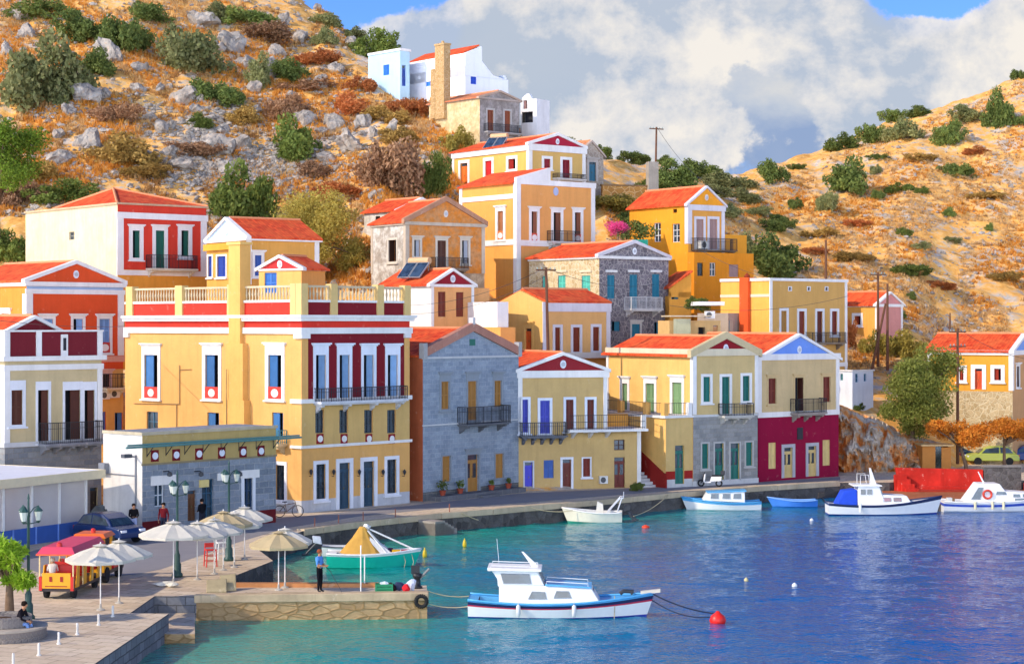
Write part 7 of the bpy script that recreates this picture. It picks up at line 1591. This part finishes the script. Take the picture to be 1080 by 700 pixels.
for i in range(4):
    y = .35+i*.98; m = MB(); m.box(-W2+.06,W2-.06,y,y+.4,.78,.86,RT); m.box(-W2+.06,W2-.06,y+.38,y+.46,.78,1.3,RT); 
    for s in (-1,1): m.hexa([(s*W2-.02,y-.05,.44),(s*W2+.02,y-.05,.44),(s*W2+.02,y+.42,.44),(s*W2-.02,y+.42,.44),(s*W2-.02,y+.2,1.3),(s*W2+.02,y+.2,1.3),(s*W2+.02,y+.48,1.3),(s*W2-.02,y+.48,1.3)], YT)
    m.build('bench', t)
for (x, y) in ((-.55,.5),(.55,.5),(-.55,3.4),(.55,3.4)): wheel(t, x, y, .26)
person('person in white sitting at the back of the tourist train wagon', (p.x-.28, p.y+.5, 1.82), 1.7, sit(.02), '#d8d0c4', '#c83a30', '#333333', '#d8cbb4', scale=.85)
p2 = Vector((p.x+.3, p.y+4.5, 1.0)); t = thing('train_engine', 'small yellow and red road-train engine with orange cab roof, in front of the wagon', 'tourist train', p2, radians(-4))
m = MB(); m.box(-.65,.65,0,3.0,.34,.48,paint('#3a3230')); m.build('chassis', t); m = MB(); m.box(-.62,.62,.05,.12,.48,1.2,YT); m.box(-.62,-.55,.12,1.2,.48,1.15,YT); m.box(.55,.62,.12,1.2,.48,1.15,YT); m.build('cab', t)
for s in (-1,1):
    for y in (.08,1.2): m = MB(); m.box(s*.6-.05,s*.6+.05,y-.05,y+.05,1.15,1.95,YT); m.build('post', t)
m = MB(); m.hexa([(-.74,-.12,1.95),(.74,-.12,1.95),(.74,1.4,1.95),(-.74,1.4,1.95),(-.6,0,2.12),(.6,0,2.12),(.6,1.3,2.12),(-.6,1.3,2.12)], paint('#e0641c', .4)); m.lathe([(.1,0),(.1,.14),(.03,.18)], (0,.6,2.12), RT, 8); m.build('roof', t)
m = MB(); m.tube([(0,1.2,.95),(0,2.9,.95)], .42, RT, 16); m.tube([(0,2.5,1.3),(0,2.5,1.85)], [.1,.16], metal('#222222'), 10); m.build('boiler', t); m = MB(); m.box(-.66,-.44,1.4,2.9,.5,.72,RT); m.box(.44,.66,1.4,2.9,.5,.72,RT); m.build('mudguard', t)
for (x, y) in ((-.58,.45),(.58,.45),(-.58,2.4),(.58,2.4)): wheel(t, x, y, .34, .2, '#c83a20')
# ---------------------------------------------------------------- cars, scooter, bicycle
def car(px, py, yaw, col, label, z=1.0, L=4.0, tall=1.48):
    p = G(px, py, z); t = thing('parked_car', label, 'car', (p.x, p.y, z), radians(yaw), 'parked cars'); cm = paint(col, .25, .05, 'car_paint'); W2 = .84; k = L/4.0; tz_ = tall/1.48
    low = [(-2,.32),(-1.98,.62),(-1.9,.82),(-1.1,.9),(1.0,.92),(1.85,.8),(2.0,.6),(2.0,.32)]; hi = [(-1.75,.86),(-1.3,1.36),(-.6,1.48),(.25,1.46),(.75,1.25),(1.15,.9)]
    m = MB(); S = [(-1,.94),(-.96,1),(.96,1),(1,.94)]
    def loft(pr, w0, w1, zt):
        n = len(pr)
        A = [[(x*k, s*(w0 if zz <= zt else w1)*1.0, zz*tz_) for x, zz in pr] for s in (-1, 1)]; i = len(m.v); m.v += A[0]+A[1]; q = m.m(cm); m.f += [tuple(range(i, i+n)), tuple(range(i+2*n-1, i+n-1, -1))]; m.mi += [q, q]
        for j in range(n): m.f.append((i+(j+1)%n, i+j, i+n+j, i+n+(j+1)%n)); m.mi.append(q)
    loft(low, W2, W2, 9); o = m.build('body', t, bevel=.07); m = MB(); loft(hi, W2-.04, W2-.17, .95); m.build('cabin', t, bevel=.05)
    for s in (-1, 1):
        for (a, b_, c_, d) in (((-1.5,.93),(-.5,.93),(-.5,1.38),(-1.15,1.32)), ((-.4,.93),(.95,.93),(.6,1.25),(-.4,1.38))):
            f = lambda q: Vector((q[0]*k, s*(W2-.045-.115*min(1,(q[1]-.86)/.5)), q[1]*tz_)); m = MB(); m.ext([f(a), f(b_), f(c_), f(d)], (0, s*.02, .005), GL); m.build('side_window', t)
    m = MB(); m.poly([(1.17*k,-.66,.93*tz_),(1.17*k,.66,.93*tz_),(.8*k,.6,1.25*tz_),(.8*k,-.6,1.25*tz_)], GL); m.build('windscreen', t); m = MB(); m.poly([(-1.79*k,-.66,.9*tz_),(-1.36*k,-.6,1.33*tz_),(-1.36*k,.6,1.33*tz_),(-1.79*k,.66,.9*tz_)], GL); m.build('rear_window', t)
    for s in (-1, 1):
        m = MB(); m.box(1.9*k,2.0*k+.012,s*.6-.17,s*.6+.17,.62*tz_,.74*tz_,glass('#c9ced2')); m.build('headlight', t); m = MB(); m.box(-2.0*k-.01,-1.9*k,s*.66-.12,s*.66+.12,.62*tz_,.8*tz_,paint('#a01a16', .3)); m.build('tail_light', t)
        for x in (-1.2,1.25):
            m = MB(); m.lathe([(.18,-.1),(.3,-.1),(.31,0),(.3,.1),(.18,.1)], (0,0,0), TYRE, 18); w = m.build('wheel', t); w.location = (x*k, s*(W2-.08), .31); w.rotation_euler = (pi/2, 0, 0); m = MB(); m.lathe([(.18,-.08),(.17,.085),(.05,.1)], (0,0,0), metal('#b5b8bc', .3), 12); m.build('rim', w)
car(115, 571, -38, '#20345e', 'dark blue car parked by the cafe shelter behind the tourist train', L=3.7); car(1046, 489.5, 178, '#a9b04a', 'yellow-green hatchback parked behind the grey rubble wall', .95); car(1084, 488.5, 174, '#28407c', 'blue car partly cut off beside the yellow-green one', .95); car(1019, 487, 80, '#1e2a52', 'navy car seen end-on between the two orange trees', .95)
car(127, 560, -30, '#4a4c44', 'dark olive car half hidden behind the dark blue car', L=3.6)
p = G(748, 512.3); t = thing('scooter', 'white motor scooter parked before the grey stone ground floor', 'scooter', (p.x, p.y-.5, 1.0), radians(170))
for x in (-.6,.6): o = ring('wheel', t, (x,0,.24), .19, .06, [TYRE])
m = MB(); m.hexa([(-.75,-.15,.4),(.0,-.15,.35),(.0,.15,.35),(-.75,.15,.4),(-.8,-.13,.7),(-.1,-.13,.68),(-.1,.13,.68),(-.8,.13,.7)], BW); m.box(-.1,.4,-.14,.14,.26,.34,BW); m.hexa([(.35,-.18,.3),(.45,-.18,.3),(.45,.18,.3),(.35,.18,.3),(.28,-.2,.85),(.38,-.2,.85),(.38,.2,.85),(.28,.2,.85)], BW); m.build('body', t, bevel=.03)
m = MB(); m.box(-.8,-.12,-.13,.13,.7,.8,TYRE); m.build('seat', t, bevel=.03); m = MB(); m.tube([(.6,0,.24),(.36,0,.95)], .035, metal('#2a2a2e')); m.tube([(.34,-.3,1.0),(.38,0,.95),(.34,.3,1.0)], .022, metal('#2a2a2e')); m.build('handlebar', t); m = MB(); m.box(-1.0,-.72,-.18,.18,.8,1.08,metal('#2a2a2e')); m.build('top_box', t, bevel=.03)
p = G(304, 545.5); t = thing('bicycle', 'brown bicycle leaning by the largest yellow house\'s corner door', 'bicycle', (p.x, p.y+.2, 1.0), .25); fm = metal('#6a4a34')
for x in (-.52,.52): ring('wheel', t, (x,0,.34), .32, .022, [TYRE], n=24)
m = MB()
for a, b_ in (((-.52,0,.34),(-.12,0,.32)),((-.12,0,.32),(-.22,0,.85)),((-.52,0,.34),(-.2,0,.72)),((-.2,0,.72),(.38,0,.78)),((-.12,0,.32),(.4,0,.72)),((.52,0,.34),(.36,0,.9))): m.tube([a, b_], .02, fm)
m.build('frame', t); m = MB(); m.tube([(.28,-.25,.98),(.36,0,.92),(.28,.25,.98)], .018, fm); m.build('handlebar', t); m = MB(); m.box(-.36,-.1,-.07,.07,.85,.9,TYRE); m.build('saddle', t)
# ---------------------------------------------------------------- right-hand quay: red wall, rubble wall, kiosk, poles
t = thing('red_wall', 'bright red painted quay wall with steps at its left end', 'wall', (26.6, 131.7, .42)); rm = plaster('#cc3226', .75)
m = MB(); m.hexa([(.35,0,-.1),(6.15,0,-.1),(6.15,.6,-.1),(.35,.6,-.1),(0.1,.1,1.55),(6.15,.1,1.42),(6.15,.6,1.42),(.1,.6,1.55)], rm); m.build('wall', t, bevel=.03)
m = MB(); m.box(.9,6.9,-.75,.0,-.1,.32,rm); m.box(1.3,7.6,-1.3,-.75,-.1,.12,plaster('#a83a2a', .5)); m.build('plinth', t, bevel=.03); m = MB()
for i in range(4): m.box(-.1-.1*i+.3*i,.35+.22*i+.4,-.35-.28*i,.02-.28*i,-.1,1.1-.3*i,rm)
m.build('step', t, bevel=.02)
t = thing('rubble_wall', 'grey rubble stone retaining wall continuing right of the red wall', 'wall', (32.8, 131.8, .42)); m = MB(); m.box(0,2.6,0,.7,-.2,1.6,rubble('#75726e','#56524e',3,'#66625c')); m.build('wall', t); m = MB(); m.box(-.05,2.65,-.05,.75,1.6,1.7,plaster('#8a867e',.4)); m.build('coping', t)
t = thing('parapet_wall', 'low red painted edge wall right of the rubble stone wall', 'wall', (35.5, 131.2, .42)); m = MB(); m.box(0,12,0,.4,-.2,.55,rm); m.build('wall', t, bevel=.03)
c = P(988, 480, 139.5); t = thing('kiosk', 'brown wooden kiosk with open dark doorway behind the red wall', 'kiosk', (c.x, c.y, 1.0)); wd = paint('#b5742c', .7)
m = MB(); m.box(-1.05,-.1,0,.1,0,2.0,wd); m.box(.35,1.05,0,.1,0,1.9,wd); m.box(-1.05,-.95,.1,1.8,0,2.0,wd); m.box(.95,1.05,.1,1.8,0,1.9,wd); m.box(-1.05,1.05,1.8,1.9,0,2.0,wd); m.build('wall', t); m = MB(); m.box(-1.2,1.2,-.3,2,2.0,2.1,paint('#c9a46a')); m.build('roof', t); m = MB(); m.box(-.1,.35,.06,.1,0,1.95,glass('#1c2420')); m.build('door', t)  # dark sheet set in the open doorway in place of its shade
def pole(px, pyb, pyt, d, label, arms=1, lean=0, r=.11):
    a = P(px, pyb, d); H = (pyb-pyt)*d/FPX; t = thing('utility_pole', label, 'pole', a, .5, 'wooden utility poles'); m = MB(); m.tube([(0,0,-1),(lean,0,H)], [r*1.15, r*.8], paint('#6a4630', .9), 8); m.build('shaft', t)
    for i in range(arms): m = MB(); z = H*(.97-.12*i); m.box(lean*z/H-.8,lean*z/H+.8,-.05,.05,z-.05,z+.05,paint('#6a4630', .9)); [m.lathe([(.04,.05),(.05,.14),(.02,.2)], (lean*z/H+x,0,z), paint('#8a9a94',.3), 6) for x in (-.7,-.35,.35,.7)]; m.build('crossarm', t)
    return a+Vector((lean,0,H))
tA = pole(691, 200, 134, 184, 'tall wooden pole rising above the rooftops against the sky', 1, .15); tB = pole(578.5, 376, 282, 133, 'brown pole in front of the yellow house with shaded peach front', 1, -.2); tC = pole(926, 374, 287, 158, 'tallest pole beside the little red-roofed cottage', 1); tD = pole(936, 378, 299, 157, 'second pole with crossarm just right of the tallest cottage pole', 0); pole(919, 380, 320, 157, 'leaning bare strut pole below the little cottage', 0, 1.5); tE = pole(1010, 475, 346, 143, 'pole with wide double crossarms in front of the long yellow house', 2); pole(871, 292, 253, 160, 'slender pole alone on the far slope above the flat-topped house', 0); pole(1002, 345, 330, 172, 'short stub pole on the far slope', 0, 0, .08)
WIRE = metal('#2a2a2c')
def wire(a, b_, s, label): m = MB(); m.tube(sag(a, b_, s, 16), .018, WIRE, 4); tag(m.build('cable'), label, 'cable', 'overhead cables')
wire(tB, P(405, 322, 128), .8, 'overhead cable from the brown pole down to the largest yellow house'); wire(tB-Vector((0,0,.6)), P(405, 330, 128), .9, 'lower overhead cable from the brown pole to the largest yellow house'); wire(tB, P(690, 300, 141), .6, 'overhead cable crossing the rubble house front'); wire(P(706, 322, 140), P(895, 312, 146), .7, 'overhead cable across the flat-topped ochre house'); wire(tA, P(765, 205, 178), 1.0, 'cable sloping from the sky pole to the right'); wire(P(735, 262, 160), P(845, 300, 158), .5, 'cable sloping below the bright orange house'); wire(tE, P(1120, 380, 147), .8, 'cable from the double-armed pole to the right edge'); wire(P(0, 338, 100), P(131, 344, 122), .15, 'thin cable in front of the orange-red house')
# flower pots on the stone house step, plants
for px, s, hh in ((467.5,'tall spiky plant in a clay pot left of the tan door',.8),(486,'leafy plant in a clay pot just left of the tan door',.65),(519,'clay pot with low plant right of the tan door',.3),(537,'last clay pot with low plant, near the stone house corner',.3)):
    x_, z_ = SH5.Fp(px, 520, -.5); w = SH5.W(x_, -.45, .3); t = thing('flower_pot', s, 'potted plant', w, 0, 'pots on the stone house step'); m = MB(); m.lathe([(.14,0),(.22,.3),(.24,.32),(.2,.32)], (0,0,0), plaster('#a8503a', .3), 12); m.build('pot', t); me = quadmesh('leaves', leaves(np.array([[0,0,.4+hh*.4],[.05,0,.35+hh*.2]]), np.array([hh*.4,hh*.3]), 40, .09), [LF['dark']]); o = bpy.data.objects.new('leaves', me); COL.objects.link(o); o.parent = t
w = G(672, 517.5); me = shrubmesh(1, 'green'); o = bpy.data.objects.new('shrub', me); COL.objects.link(o); o.location = (w.x, w.y, 1); o.scale = (.5,.4,.6); tag(o, 'small green bush at the foot of the white steps on the quay', 'bush')
